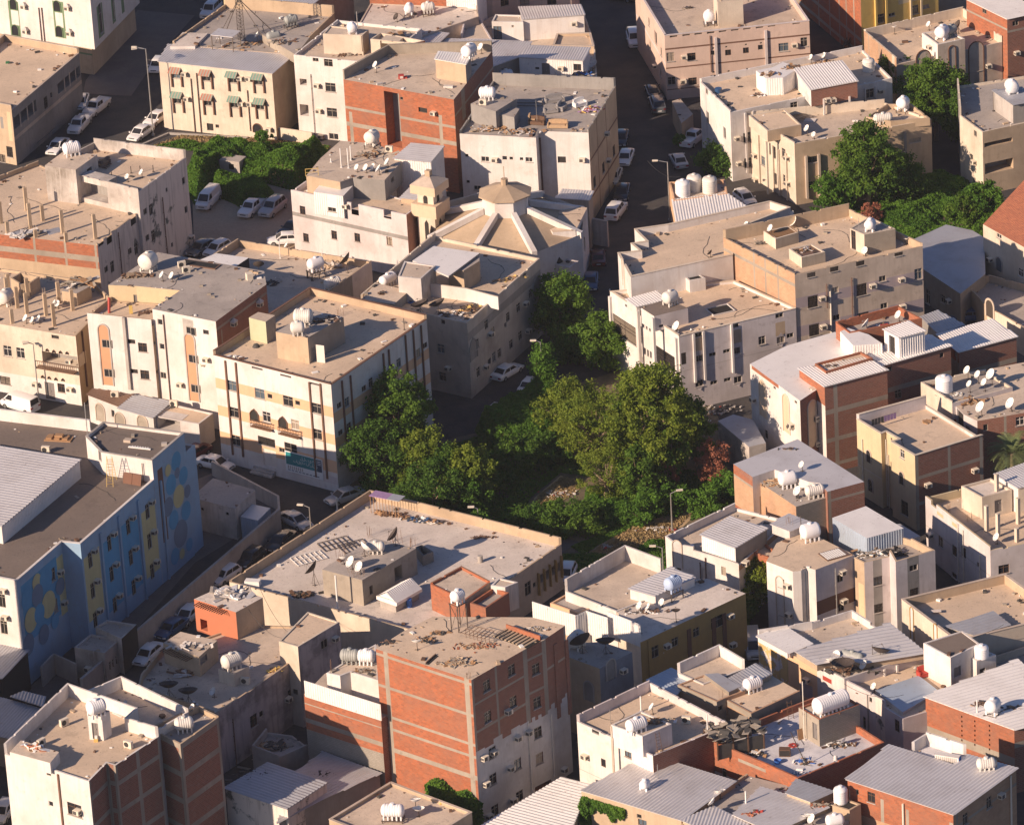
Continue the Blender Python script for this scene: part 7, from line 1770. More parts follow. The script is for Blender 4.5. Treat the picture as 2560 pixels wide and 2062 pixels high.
for x,y,hh in((1868,1010,3.0),(1955,1050,2.7),(2110,950,3.0),(2100,1090,1.6),(1945,700,2.0),(2140,780,2.4)):simple('concrete_column','column','bare concrete roof column',(x,y),['cream'],lambda hh=hh:(lambda m:(m.box(-.18,.18,-.18,.18,0,hh),m)[-1])(MB()),host='bal',az=40)
rebar((1740,930),8,1.2,.4,host='bal');rebar((1580,870),8,1.2,.3,host='bal')
simple('table','table','white broken table top',(1480,1640),['deckw'],lambda:(lambda m:(m.box(-.5,.5,-.25,.25,.25,.3),m.box(-.4,-.35,-.2,.2,0,.25),m)[-1])(MB()),host='dk')
T_('D4')
dish((680,520),1.3,90,.4,host='mrf',el=65);dish((720,470),1.1,215,.3,host='mrf');dish((930,540),1.0,200,.3,host='mrf');dish((1050,470),1.9,60,.4,'dishd',host='mrf',el=62);dish((765,580),2.4,90,.2,'dishd',host='mrf',el=85);tank((835,470),2.6,1.0,-35,'tankg',host='mrf');debris((800,530),3,1.3,60,('tarp','rust','woodd'),.5,host='mrf');pole((990,470),2.0,.03,'steel',host='mrf',look='thin rusty pole')
debris((430,375),2.5,.8,50,('brick','conc','wood'),.3,host='mrf',look='row of loose bricks')
cloth_sofa((1400,575),1.5,20,'redp','red patterned armchair',host='wct');dish((1005,700),.8,200,.3,host='wct');tank((1828,430),1.35,1.45,0,kind='v',host='wct');debris((1640,600),2.6,.6,26,('leafA','conc','rust'),.3,host='wct');dish((1325,550),.5,120,.3,host='wct')
tank((1915,875),1.7,1.4,60,kind='o',host='whr',stand=.2);debris((2080,830),2.6,.8,40,('rust','tarp','wood'),.35,host='whr');debris((1830,800),1.2,.6,20,('rust','steel'),.5,host='whr',look='bundle of bent bars');pole((1795,870),1.6,.07,'dishw',host='whr')
tank((1865,1300),1.9,1.1,5,host='gmr');pole((1945,1290),1.0,.06,'galv',host='gmr')
simple('box_unit','ac casing','white rooftop cabinet with blue end',(1570,1245),['white','blue','greyl'],lambda:(lambda m:(m.box(-1.2,1.2,-.35,.35,0,.9),m.box(1.21,1.25,-.3,.3,.05,.85,1),[m.box(-1.1+.2*k,-.98+.2*k,-.36,-.352,.1,.8,2)for k in range(11)],m)[-1])(MB()),host='gmr',az=-25)
tank((670,850),3.9,1.75,32,host='rd2',label='large white ribbed water tank with turquoise cap on the grey block hut')
simple('blue_tub','tub','blue plastic tub',(260,1245),['blue','fan'],lambda:(lambda m:(m.lathe([(.3,0),(.38,.35),(.34,.35),(.28,.05)],14),m)[-1])(MB()),host='rd2');simple('wooden_chest','cabinet','dark cabinet lying on its side',(315,1185),['woodd','dark'],lambda:(lambda m:(m.box(-.55,.55,-.35,.35,0,.75),m.box(-.5,.5,-.36,-.352,.08,.67,1),m)[-1])(MB()),host='rd2',az=-8)
simple('red_flower_mat','mat','red flower shaped mat',(378,1112),['redp'],lambda:(lambda m:([m.lathe([(.16,0),(.16,.08)],8,0,Matrix.Translation((.32*math.cos(a),.32*math.sin(a),0)))for a in np.linspace(0,2*PI,9)[:-1]],m)[-1])(MB()),host='rd2');simple('wood_slab','board','leaning orange board',(440,1065),['wood'],lambda:(lambda m:(m.box(-.3,.3,-.03,.03,0,1.1,0,Matrix.Rotation(-.2,4,'X')),m)[-1])(MB()),host='rd2',az=30)
debris((450,1240),1.6,1,36,('blue','dishw','tarp','wood'),.25,host='rd2',look='scatter of blue and white jugs');debris((740,1110),3,.8,60,('dishw','tarp','wood','rust'),.3,host='rd2',look='row of discarded dishes and bars');debris((100,1180),1.4,.8,26,('dishw','wood','tarp'),.4,host='rd2',look='heap of broken chairs');dish((770,1110),.9,150,.1,host='rd2');ladder((350,890),1.8,.5,15,host='rd2',mat='woodd');debris((240,900),2.2,.6,30,('steel','dishw','rust'),.4,host='rd2',look='stack of window grilles');pole((465,1070),6.5,.05,host='rd2');simple('rod_tripod','pole','dark leaning steel rod',(480,1260),['steel'],lambda:(lambda m:(m.tube((0,0,0),(-1.4,.2,3.6),.05,6),m.tube((0,0,0),(.4,-.4,.1),.03,4),m)[-1])(MB()),host='rd2');debris((420,1330),1.6,.4,22,('dishw','carb'),.2,host='rd2',look='row of small bottles');simple('white_ac_box','box','small white plastic canister',(705,1222),['white'],lambda:(lambda m:(m.lathe([(.2,0),(.2,.4),(.1,.5)],10),m)[-1])(MB()),host='rd2')
for x,y in((650,1545),(745,1545)):tank((x,y),1.7,1.35,0,kind='v',host='tin')
dish((480,1705),1.0,90,.3,host='tin',el=70);dish((530,1724),1.0,200,.3,host='tin');debris((590,1580),2.2,.7,40,('brick','rust','conc'),.35,host='tin',look='row of loose bricks');debris((95,1635),1.3,.7,22,('brick','rust','redp'),.35,host='tin',look='small heap of red rubble');tank((700,1740),1.8,1.2,10,kind='o',host='tin');pole((15,1560),1.4,.08,'dishw',host='tin')
# tarp shed on the brick parapet house
T_('C4')
t=put('tarp_shelter','shelter','',(1960,1130),host='rd2',az=22,label='ragged dark tarpaulin shelter on posts at the brick parapet')
m=MB()
for k in range(60):x,y=R.uniform(-2.6,2.6),R.uniform(-1.6,1.6);m.box(-.5,.5,-.35,.35,-.02,.02,R.randrange(2),Matrix.Translation((x,y,2.1+R.uniform(-.15,.25)))@Matrix.Rotation(R.uniform(0,3),4,'Z')@Matrix.Rotation(R.uniform(-.5,.5),4,'X'))
link('tarpaulin',m.mesh('tarpaulin',['tarp','conc']),t);m=MB()
for x in(-2.5,-.8,.8,2.5):
    for y in(-1.5,1.5):m.box(x-.06,x+.06,y-.06,y+.06,0,2.1)
for s in(-1,1):m.box(-2.5,2.5,s*1.45-.02,s*1.45+.02,0,1.6,1)
link('post',m.mesh('post',['woodd','tarp']),t)
tank((1205,1005),2.2,1.3,30,host='wc4');dish((1330,870),.9,180,.4,host='wc4');acunit((1590,940),-20,host='wc4');ladder((1370,1175),2.4,.5,30,host='wc4',mat='rust',look='rusty steel ladder');debris((1350,930),2.2,.8,34,('rust','conc','wood'),.4,host='wc4');pole((1240,850),1.7,.08,'dishw',host='wc4');pole((1752,1020),2.2,.06,'dishw',host='wc4',look='white corner post');pole((1005,940),1.6,.03,'galv',host='wc4',look='thin aerial pole')
tank((2100,690),2.0,1.3,30,host='bei');rebar((1850,745),4,1.0,.3,host='bei');pole((1665,482),.9,.04,'galv',host='blm',look='short aerial pole')
tank((1270,1455),1.2,.95,60,kind='o',host='mfl');pole((1370,1375),1.7,.03,'galv',host='mfl',look='thin aerial pole')
dish((1850,1520),1.1,90,.3,host='tin',el=70);dish((1795,1595),1.0,160,.3,host='tin')
debris((2080,1650),1,.6,16,('brick','redp'),.4,host='tin',look='small scatter of orange rags')
tank((745,360),2.0,1.6,60,kind='o',host='blu');dish((790,400),2.3,120,.3,'dishd',host='blu');dish((970,405),2.0,90,.4,'dishd',host='blu',el=75)
dish((1510,160),1.0,90,.8,'dishd',host='och',el=75);
T_('C3')
tank((1490,1525),1.9,1.4,40,'tankb',.9,host='och',look='pale blue ribbed water tank on a rusty stand');dish((1365,1520),.9,200,.3,host='och');dish((1235,1620),.9,200,.2,host='och');dish((1300,1625),.8,190,.2,host='och');dish((1405,1590),.8,210,.2,host='och');debris((1310,1630),3.2,.7,40,('rust','dishw','steel'),.3,host='och',look='scatter of cables and dish arms')
T_('B3')
rebar((780,1215),12,1.3,.6,host='big');rebar((900,1350),14,1.0,.9,host='big');rebar((1200,1100),14,1.5,.8,host='big');rebar((1330,1130),10,1.4,.3,host='big');rebar((1000,1050),8,1.5,.4,host='big')
tank((1045,1175),2.0,1.1,-8,host='big',label='white tank with green side on the unfinished concrete frame');dish((800,1260),1.0,90,.2,host='big',el=60);dish((865,1300),1.3,200,.3,host='big');dish((930,1335),1.2,205,.3,host='big');dish((960,1200),1.6,30,.3,host='big');dish((1200,1120),1.8,170,.5,'dishd',host='big');dish((575,1425),1.9,160,1.2,'dishd',host='big')
for(x,y),w_ in(((530,1220),3.4),((740,1110),3.4),((880,1130),3.0)):
    def mk(w_=w_):
        m=MB();
        for k in range(7):m.box(-w_/2+w_*k/6-.04,-w_/2+w_*k/6+.04,-1.1,1.1,.05,.1)
        for y_ in(-1.1,0,1.05):m.box(-w_/2,w_/2,y_,y_+.07,.101,.15)
        return m
    simple('steel_frame','frame','steel lattice window frame lying flat',(x,y),['steel' if x>600 else 'dishw'],mk,host='big',az=25)
def _gable():
    m=MB();L,Wd=3.6,2.4
    m.box(-L/2,L/2,-Wd/2+.1,Wd/2-.1,0,1.3,1)
    m.face([(-L/2-.2,-Wd/2-.2,1.25),(L/2+.2,-Wd/2-.2,1.25),(L/2+.2,0,2.1),(-L/2-.2,0,2.1)]);m.face([(L/2+.2,Wd/2+.2,1.25),(-L/2-.2,Wd/2+.2,1.25),(-L/2-.2,0,2.1),(L/2+.2,0,2.1)])
    k=-L/2-.1
    while k<L/2+.15:
        for s in(-1,1):m.box(k,k+.05,min(0,s*(Wd/2+.2)),max(0,s*(Wd/2+.2)),0,.04,0,Matrix.Translation((0,0,2.1))@Matrix.Rotation(-s*.587,4,'X'))
        k+=.26
    for s in(-1,1):m.face([(s*(L/2),-Wd/2,1.25),(s*(L/2),Wd/2,1.25),(s*L/2,0,2.05)][::s],0);m.box(min(s*L/2,s*(L/2+.2)),max(s*L/2,s*(L/2+.2)),-Wd/2-.2,Wd/2+.2,.85,1.26,0)
    m.box(-L/2-.2,L/2+.2,-Wd/2-.24,-Wd/2-.2,.9,1.25);return m
simple('gabled_coop','hut','',(1230,1560),['sheetw','greyl'],_gable,host='big',az=48,label='small white gabled metal hut on the wide dusty roof')
simple('blue_barrel','barrel','',(1305,1590),['blue'],lambda:(lambda m:(m.lathe([(.28,0),(.3,.3),(.3,.6),(.28,.95)],14),m)[-1])(MB()),host='big',label='blue plastic barrel beside the white gabled hut')
tank(('B4',1690,215),1.5,1.2,45,stand=2.9,host='tow',label='white water tank on tall rusty stand at the back of the brick block')
debris((1400,930),3.4,.5,60,('carb','dishw','tarp','wood'),.45,host='big',look='heap of clothes and rags by the wall',az=-22);debris((1180,890),4.5,.6,50,('woodd','wood','rust'),.4,host='big',look='dry brush heap along the wall',az=-22);debris((1850,1060),3,.5,26,('woodd','rust'),.25,host='big',look='dark scraps');debris((480,1500),2.6,.8,40,('tarp','woodd','dark'),.5,host='big',look='dark rubbish heap');pole((330,1600),3.6,.1,'pipeb',host='a4m',look='white topped vertical pipe');pole((752,1600),3.8,.1,'dishw',host='big',look='tall white pipe');pole((750,855),1.7,.1,'dishw',host='big',look='white wall post')
simple('purple_awning','awning','',(1150,870),['cloth','sheetd','wood'],lambda:(lambda m:(m.box(-2.0,.2,-.7,.7,2.0,2.06,0),m.box(.2,1.7,-.7,.7,2.0,2.06,1),[m.box(-1.9+.38*k,-1.85+.38*k,-.7,-.65,0,2.0,2)for k in range(10)],m)[-1])(MB()),host='big',az=-30,label='purple cloth shade over sticks in the corner of the dusty roof')
simple('vent_pipe','vent','pale cylinder vent',(1850,1245),['greyl'],lambda:(lambda m:(m.lathe([(.28,0),(.28,.75)],12),m)[-1])(MB()),host='big');simple('pallet','box','white wrapped bale',(100,1430),['dishw'],lambda:(lambda m:(m.box(-.8,.8,-.4,.4,0,.7),m)[-1])(MB()),host='big',az=-15)
simple('boards','boards','brown boards leaning in the opening',('B3',820,1530),['wood'],lambda:(lambda m:(m.box(-1.2,1.0,-.05,.05,.3,1.9),m.box(-.6,.4,-.12,-.06,1.5,2.1),m)[-1])(MB()),host='big',az=-30)
zz=0
T_('B4')
dish((1365,375),1.1,90,.4,host='tow',el=65);debris((1660,480),2.6,1.4,90,('wood','conc','tan'),.3,host='tow',look='heap of dry rubble');debris((1830,350),3.2,1.4,110,('brick','conc','tan','wood'),.22,host='tow',look='scatter of brick chips');debris((1430,300),1.8,.9,50,('wood','tarp'),.25,host='tow',look='small heap of dry leaves');debris((1540,250),1.6,.6,40,('wood','tarp'),.25,host='tow',look='dark leaf litter');debris((1150,320),1.2,.7,24,('tarp','rust'),.25,host='tow',look='coil of dark wire')
def _grid():
    m=MB()
    for k in range(7):m.box(-1.4+.46*k,-1.36+.46*k,-.9,.9,.9,.94);m.box(-1.4+.46*k,-1.36+.46*k,-.02,.02,0,.9)
    for y in(-.9,0,.9):m.box(-1.4,1.4,y,y+.04,.95,.99)
    return m
simple('rebar_cage','steel cage','rusty reinforcing cage',(1830,305),['rust'],_grid,host='tow',az=-35);debris(('C4',430,215),2.0,.9,70,('conc','white2','tan'),.2,host='tow',look='scatter of grey gravel');rebar((1760,590),6,.8,.3,host='tow')
simple('roof_slot','opening','long dark slot in the slab with loose timbers',(1480,450),['void','woodd'],lambda:(lambda m:(m.box(-1.1,.9,-.2,.2,.0,.03),m.box(-.9,1.0,.12,.24,.03,.12,1),m)[-1])(MB()),host='tow',az=60)
simple('open_stair','stairs','',('C4',280,290),['tan','brick','void'],lambda:(lambda m:(m.box(-2.3,2.3,-1.0,1.0,.0,.02,2),[m.box(-2.2+.48*k,-1.95+.48*k,-.95,.95,.02,.1+.0*k,0)for k in range(9)],m.box(-2.2,2.2,1.0,1.15,0,.5,1),m)[-1])(MB()),host='tow',az=-42,label='open flight of stairs in the roof of the brick tower')
tank((850,475),2.0,1.3,-12,'tankg',host='b4w');tank((975,480),1.8,1.3,-12,host='b4w');debris((960,540),2,.5,26,('rust','wood','conc'),.3,host='b4w');pole((478,700),3.8,.08,'dishw',host='a4m',look='tall white wall pipe');pole((703,545),1.4,.04,'rust',host='b4w')
tank((1180,1690),2.3,1.3,-10,host='b4c',stand=.3);dish((1355,1610),1.1,90,.6,host='b4c',el=70);dish((1378,1655),1.2,90,.2,host='b4c',el=80)
for x,y in((1060,1440),(975,1495),(883,1550),(1500,1520),(1545,1565),(1635,1570),(695,1680)):simple('post_cap','knob','small yellow knob',(x,y),['yellow'],lambda:(lambda m:(m.lathe([(.1,0),(.16,.12),(.02,.3)],8),m)[-1])(MB()),key='knob',host='b4c')
debris((420,1240),7,2.4,160,('tarp','conc','wood','dishw','dark'),.7,host='shn',look='long heap of dark scrap');debris((250,1120),3,1.2,50,('tarp','conc','wood'),.5,host='shn');debris((560,1150),2,1,40,('wood','yellow','tan'),.7,host='shn',look='yellowish scrap heap');debris((90,1340),4,2.0,30,('tarp','dark'),.3,host='shn',look='dark scraps on pink sheets');debris((640,1330),3,1.6,26,('tarp','dark'),.3,host='shn',look='scraps on ribbed sheets')
T_('A4')
tank((1785,520),2.1,1.5,35,host='a4m');acunit((1890,640),-20,host='a4m');dish((1650,740),.9,205,.3,host='a4m');dish((1305,740),2.0,85,.4,'dishd',host='a4m',el=75);dish((1455,795),2.0,90,.5,'dishd',host='a4m',el=75);debris((1440,360+0),2.6,1.5,26,('white2','conc','white2'),.4,host='a4m',look='broken white concrete strips');debris((1430,560),2.6,1.0,24,('wood','white2','rust'),.5,host='a4m',look='broken wooden boat shaped boards');debris((2110,540),.9,.5,20,('wood','yellow'),.4,host='a4m',look='tuft of dried plants');debris((1250,630),2.2,1.0,30,('conc','greyl'),.25,host='a4m',look='low rubble')
def _poles_row():
    m=MB();n=13
    for k in range(n):m.tube((-2.0+4.0*k/n,-1.0,0),(-2.0+4.0*k/n,.05,.0),.06,5)
    return m
wallfix('beam_ends',['woodd'],_poles_row,'beams',[(1390,400),('A3',1650,1590)],'a4m')
debris(('A3',1770,1500),3.4,2,60,('dishw','white2','greyl','sheetd'),.7,host='a4m',look='crumpled white plastic sheets')
tank((745,880),1.9,1.5,30,host='a4w');tank((1420,1000),1.9,1.3,10,host='a4b');dish((1490,870),.9,200,.3,host='a4b');dish((975,835),.8,200,.3,host='a4w');acunit((495,960),40,host='a4w');acunit((320,1115),50,host='a4w');acunit((990,1130),-35,host='a4w');debris((280,1140),2.6,.5,30,('orange','wood','dishw'),.5,host='a4w',look='orange timber and pipe remains',az=-30);debris((870,800),1.6,.7,22,('tarp','leafB'),.4,host='a4w',look='dark plant tub');simple('dark_pot','pot','round brown pot',(1250,895),['woodd'],lambda:(lambda m:(m.lathe([(.2,0),(.36,.15),(.3,.3)],12),m)[-1])(MB()),host='a4w');simple('yellow_sack','sack','yellow sack in the stair doorway',(740,1075),['yellow','dishw'],lambda:(lambda m:(m.box(-.2,.2,-.3,-.05,0,.3),m.box(-.1,.15,-.2,0,.3,.6,1),m)[-1])(MB()),host='a4w')
debris((1220,950),3.2,.4,16,('greyl','tankg','galv'),.8,host='a4b',look='bundle of grey pipes',az=-30)
T_('A3')
def _crates():
    m=MB();m.box(-1.5,1.5,-.7,.7,0,.12);[m.box(-1.3+.9*k,-.7+.9*k,-.5,.5,.12,.3)for k in range(3)];m.box(-.4,.5,-.3,.3,.3,.55);return m
simple('pallet_stack','pallets','flat stack of orange pallets',(455,300),['wood'],_crates,host='sch',az=-15);simple('step_ladder','ladder','',(860,640),['yellow'],lambda:(lambda m:([(m.tube((sx*.35,-sg*.9,0),(sx*.28,0,3.2),.03,4),[m.tube((-.34,-sg*.9*(1-z/3.2),z),(.34,-sg*.9*(1-z/3.2),z),.022,4)for z in(.3,.65,1,1.35,1.7,2.05,2.4,2.75)])for sx in(-1,1)for sg in(-1,1)],m)[-1])(MB()),host='sch',az=-10,label='yellow stepladder against the white roof room of the school')
simple('brown_boards','boards','',(1015,650),['brown'],lambda:(lambda m:(m.box(-1.1,-.02,-.05,.05,0,1.2,0,Matrix.Rotation(-.3,4,'X')),m.box(.02,1.1,-.05,.05,0,1.2,0,Matrix.Rotation(-.3,4,'X')),m)[-1])(MB()),host='sch',az=-28,label='pair of brown boards leaning on the white roof room')
acunit((355,405),-15,host='sch');simple('vent_box','vent','small cream roof vent',(985,320),['tanl'],lambda:(lambda m:(m.box(-.4,.4,-.3,.3,0,.3),m)[-1])(MB()),host='sch',az=-20);simple('fallen_lamp','light fitting','long white light fitting lying down',(1075,375),['dishw','tarp'],lambda:(lambda m:(m.box(-1.3,1.3,-.12,.12,.05,.15),[m.box(-1.0+.3*k,-.85+.3*k,.12,.3,.1,.14)for k in range(7)],m)[-1])(MB()),host='sch',az=-22);pole((690,440),6.5,.05,'galv',host='sch',look='tall thin roof pole');simple('roof_vent','vent','small grey roof vent',(1265,350),['greyl'],lambda:(lambda m:(m.box(-.3,.3,-.2,.2,0,.35),m)[-1])(MB()),host='sch');pole((1105,630),2.2,.05,'brown',host='sch',look='short brown pole')
T_('A2')
tank((1145,540),2.0,2.0,60,kind='o',host='cnr');acunit((1400,520),20,host='cnr');acunit((1435,560),20,host='cnr');dish((1255,625),.9,190,.4,host='cnr');dish((1330,630),.9,200,.4,host='cnr');debris((1050,590),2.6,.8,40,('woodd','bark'),.5,host='cnr',look='heap of dry branches');simple('boxed_ac','air conditioner','pale box unit at the roof edge',(1920,612),['acw'],lambda:(lambda m:(m.box(-.35,.35,-.35,.35,0,.8),m)[-1])(MB()),host='cnr',az=20);simple('skylight','skylight','dark sunken skylight frame',(1540,500),['rust','void'],lambda:(lambda m:(m.box(-2.4,2.4,-.7,.7,0,.12),m.box(-2.2,2.2,-.5,.5,.12,.14,1),m)[-1])(MB()),host='cnr',az=-28)
for x,y in((1550,665),(1610,730),(1640,750),(1545,565),(1845,620)):simple('vent_stub','vent','small grey roof stub',(x,y),['conc'],lambda:(lambda m:(m.box(-.2,.2,-.15,.15,0,.2),m)[-1])(MB()),key='vs',host='cnr')
simple('gas_cylinder','roll','red rolled carpet leaning in the terrace corner',(840,870),['redp'],lambda:(lambda m:(m.tube((0,0,0),(.1,.5,1.7),.16,8),m)[-1])(MB()),host='cnr');debris((1130,870),1.2,.6,20,('woodd','rust'),.4,host='cnr',look='bent rods heap');simple('yellow_cloth','cloth','yellow jacket hanging at the doorway',(1010,880),['yellow'],lambda:(lambda m:(m.box(-.2,.2,-.08,.08,.1,1.1),m)[-1])(MB()),host='cnr')
acunit(('A2',885,1520),-10,host='gar');acunit(('A2',1340,1590),-20,host='gar')
# bare columns on the two unfinished roofs
def colm(hh):return lambda:(lambda m:(m.box(-.2,.2,-.17,.17,0,hh),[m.tube((a,b,hh),(a*1.1,b*1.2,hh+.7),.012,3)for a in(-.12,.12)for b in(-.1,.1)],m)[-1])(MB())
for c_ in((483,255,3.0),(735,300,3.2),(235,215,3.2),(60,262,1.6),(275,290,1.0),(510,322,1.2),(750,358,1.2),(205,80,3.0),(330,160,2.0),(10,180,2.8),(945,210,.8)):
    simple('concrete_column','column','bare concrete column',c_[:2],['tan',],colm(c_[2]),key=('col',c_[2]),host='dty',az=25)
for c_ in((60,780,3.0),(135,830,2.6),(215,760,2.6),(208,875,2.6),(355,890,2.8),(418,970,2.8),(560,850,2.6),(455,790,2.6),(295,1010,1.6),(590,720,2.2),(95,950,1.8),(65,690,2.0),(595,1040,1.2)):
    simple('concrete_column','column','bare concrete column',c_[:2],['tan'],colm(c_[2]),key=('col',c_[2]),host='low',az=25)
tank((45,800),2.2,1.6,70,kind='o',host='low');dish((205,950),.9,200,.3,host='low');dish((255,955),.8,205,.2,host='low');dish((305,950),.8,200,.3,host='low');dish((425,830),.8,180,.3,host='low');dish((450,835),.8,220,.3,host='low');debris((590,650),2.6,1.4,16,('white2','wood','conc'),.9,host='low',look='broken slatted sunshade boards');debris((200,270),4,1,30,('sheetd','conc','white2'),.8,host='dty',look='bent metal sheets');pole((430,960),2.6,.03,'rust',host='low',look='thin rusty pole')
T_('B2')
tank((490,960),2.2,1.7,-10,host='cen',label='large tan tinted ribbed tank on the roof block of the orange banded building');tank((445,1035),1.6,1.35,0,kind='o',host='cen');debris((640,930),3,1,46,('steel','greyl','rust'),.5,host='cen',look='tangle of grey rods');rebar((770,890),10,.9,.4,host='cen');simple('white_door_leaf','door','open white door leaf on the roof',(625,1250),['doorw'],lambda:(lambda m:(m.box(-.5,.5,-.03,.03,0,2.1),m)[-1])(MB()),host='cen',az=-25);pole((1265,1000),1.4,.05,'steel',host='cen',look='dark pipe stub');simple('dark_bowl','bowl','blackened upturned dish',(125,1130),['tarp'],lambda:(lambda m:(m.lathe([(.45,0),(.3,.3),(.05,.4)],12),m)[-1])(MB()),host='cen')
tank((590,600),2.0,1.4,30,kind='o',host='pat',stand=1.0);tank((565,605),1.3,1.2,30,kind='o',host='pat',stand=1.0);tank((715,690),2.1,1.3,30,host='pat');dish((830,560),1.9,160,.9,'dishd',host='pat');debris((700,510),2.4,.8,30,('deckw','tan'),.8,host='pat',look='bundle of pale sacking',az=-15);dish((365,390),.9,180,.3,host='pat');pole((310,450),2.2,.05,'dishw',host='pat',look='thin white wall pole');pole((635,470),1.5,.05,'dishw',host='pat',look='thin white wall pole');dish((150,590),1.3,90,.9,'dishd',host='pat');debris((240,640),1.6,.9,26,('tarp','greyl'),.4,host='pat')
tank((1140,655),2.5,1.2,50,host='mid');debris((800+290,720),.8,.4,14,('tarp','woodd'),.3,host='mid');simple('cooler','air cooler','square cream air cooler',(1750,620),['acw','acg'],lambda:(lambda m:(m.box(-.6,.6,-.55,.55,.1,1.2),[m.box(-.5+.22*k,-.36+.22*k,-.56,-.552,.2,1.1,1)for k in range(5)],m)[-1])(MB()),host='mid',az=-10);dish((1390,880),2.0,150,.3,'dishd',host='mid',el=70);dish((1530,880),2.0,150,.4,'dishd',host='mid',el=65);debris((1760,840),2.2,1.0,60,('wood','woodd','yellow','tarp'),.45,host='mid',look='heap of old wooden furniture');debris((1650,880),2.6,.7,46,('tarp','dishw','rust'),.35,host='mid',look='dark coils and scraps');debris((2080,610),2.6,.5,34,('wood','yellow','tarp'),.4,host='mid',look='orange scraps along the wall',az=20);debris((1360,790),1.4,.6,22,('blue','tarp','dark'),.5,host='mid',look='blue and black bundle')
acunit((1620,210),-10,host='man');acunit((1580,390),0,host='man')
T_('C2')
tank((1465,805),1.8,1.5,40,kind='o',host='two');dish((1520,1015),1.2,200,.2,host='two');tank((590,560),2.3,1.2,40,host='man');dish((1775,440),.8,150,.2,'dishd',host='two');dish((2055,235),.9,200,.3,host='two');simple('roof_hatch','hatch','',(1850,850),['void','white2'],lambda:(lambda m:(m.box(-1.3,1.3,-1.0,1.0,0,.03),m.box(-1.4,-1.3,-1.1,1.1,0,.15,1),m.box(1.3,1.4,-1.1,1.1,0,.15,1),m.box(-1.3,1.3,1.0,1.1,0,.15,1),m.box(-1.3,1.3,-1.1,-1.0,0,.15,1),m)[-1])(MB()),host='two',az=22,label='square dark opening in the tan roof of the stepped cream building')
for x,y in((1000,700),(1050,735),(1100,770),(1150,805),(1195,830),(1380,930),(1430,960),(1480,995),(1525,1025),(1625,1005),(1718,985)):simple('wall_lamp','lamp','small round white cap',(x,y),['dishw'],lambda:(lambda m:(m.lathe([(.06,0),(.14,.1),(.02,.28)],8),m)[-1])(MB()),key='cap',host='two')
# ================================================================== cars
T_('A1')
car('pickup','carw',(565,1050),(665,940),'white pickup truck parked behind the sedan on the shaded upper left street')
car('pickup','carw',(700,895),(790,825),'white pickup truck parked furthest up the shaded left street')
car('sedan','carw',(615,850),(640,780),'pale sedan half hidden behind the arcaded building')
car('sedan','carw',(395,1210),(500,1110),'white sedan behind the rooftop tank of the weathered building')
car('sedan','carw',(1020,1100),(1150,1010),'white boxy sedan beside the street lamp at the grassy corner')
car('sedan','carw',(1150,980),(1265,905),'silver white sedan behind the lamp beside the awning building')
car('hatch','carw',(1180,585),(1245,490),'white car parked at the far corner of the awning building')
car('suv','carw',(1585,160),(1670,70),'white car in the shade by the small annex at the top')
car('van','carw',(1545,1640),(1670,1510),'white minivan parked beside the tall hedge')
car('pickup','carw',(1880,1685),(2010,1580),'white pickup truck parked in the sandy lot')
car('suv','cars',(2045,1680),(2160,1590),'silver grey suv parked beside the pickup in the sandy lot')
T_('B2');car('sedan','carw',(275,340),(430,330),'white sedan in the shade below the pale pink house')
car('sedan','cark',(385,260),(440,230),'dark car hidden behind the corner of the pale pink house')
T_('A2');car('sedan','carg',(1520,420),(1590,380),'dark car beside the base of the weathered building')
car('hatch','carw',(1640,430),(1710,390),'white car roof behind the white sheet awning')
car('van','carw',(30,1570),(290,1650),'white delivery van with yellow lettering at the left edge')
T_('A3');car('sedan','carw',(1790,555),(1530,490),'white coupe parked in front of the orange banded building');car('sedan','carr',(1450,470),(1540,420),'dark red car behind the school tower')
T_('B3');car('sedan','cars',(705,810),(910,740),'silver sedan at the corner below the green banner');car('sedan','cars',(505,1000),(350,925),'grey sedan in the shade beside the small street lamp');car('sedan','cark',(230,1190),(400,1050),'black car in the shade along the dusty roof building');car('hatch','cark',(20,1300),(150,1200),'dark blue car in the shaded street by the long wall')
T_('A4');car('sedan','carw',(1060,520),(1230,370),'white sedan parked by the crenellated parapet');car('sedan','carb',(1250,300),(1400,190),'dark blue car between white sedans by the long wall');car('sedan','carw',(1400,190),(1510,90),'white car beside the orange hut');car('hatch','carw',(0,1700),(60,1620),'white car at the lower left edge')
T_('A3');car('hatch','carw',(1680,1420),(1790,1350),'white car behind the cream parapet of the dusty roof')
T_('C1')
car('suv','carw',(1205,400),(1170,275),'white suv parked nose down on the long upper street');car('sedan','cark',(1320,700),(1345,770),'black car parked behind the grey suv on the upper street');car('suv','carg',(1350,790),(1385,890),'dark grey suv parked beside the pink building');car('sedan','carw',(1100,1300),(1145,1190),'white sedan beside the tan striped wall on the long street');car('sedan','cark',(1085,1555),(1105,1470),'black sedan on the left side of the long street');car('suv','carw',(1085,1610),(1010,1710),'white suv with rear rack near the mosque');car('sedan','cars',(1500,1215),(1560,1320),'silver sedan parked beside the shaded bush');car('pickup','carw',(1690,1060),(1600,1135),'white pickup truck half hidden by the shaded bush');car('sedan','carc',(1010,1440),(1050,1340),'car hidden beside the tan striped wall');car('hatch','carw',(2090,1600),(1990,1520),'white car with black roof beside the ribbed tank shed');car('sedan','carw',(715,10),(740,-60),'grey car at the top of the upper street');car('sedan','cark',(1060,-5),(1120,5),'dark car at the very top of the street');car('sedan','cark',(1080,1130),(1095,1060),'black car at the corner of the furniture roof building')
T_('C2')
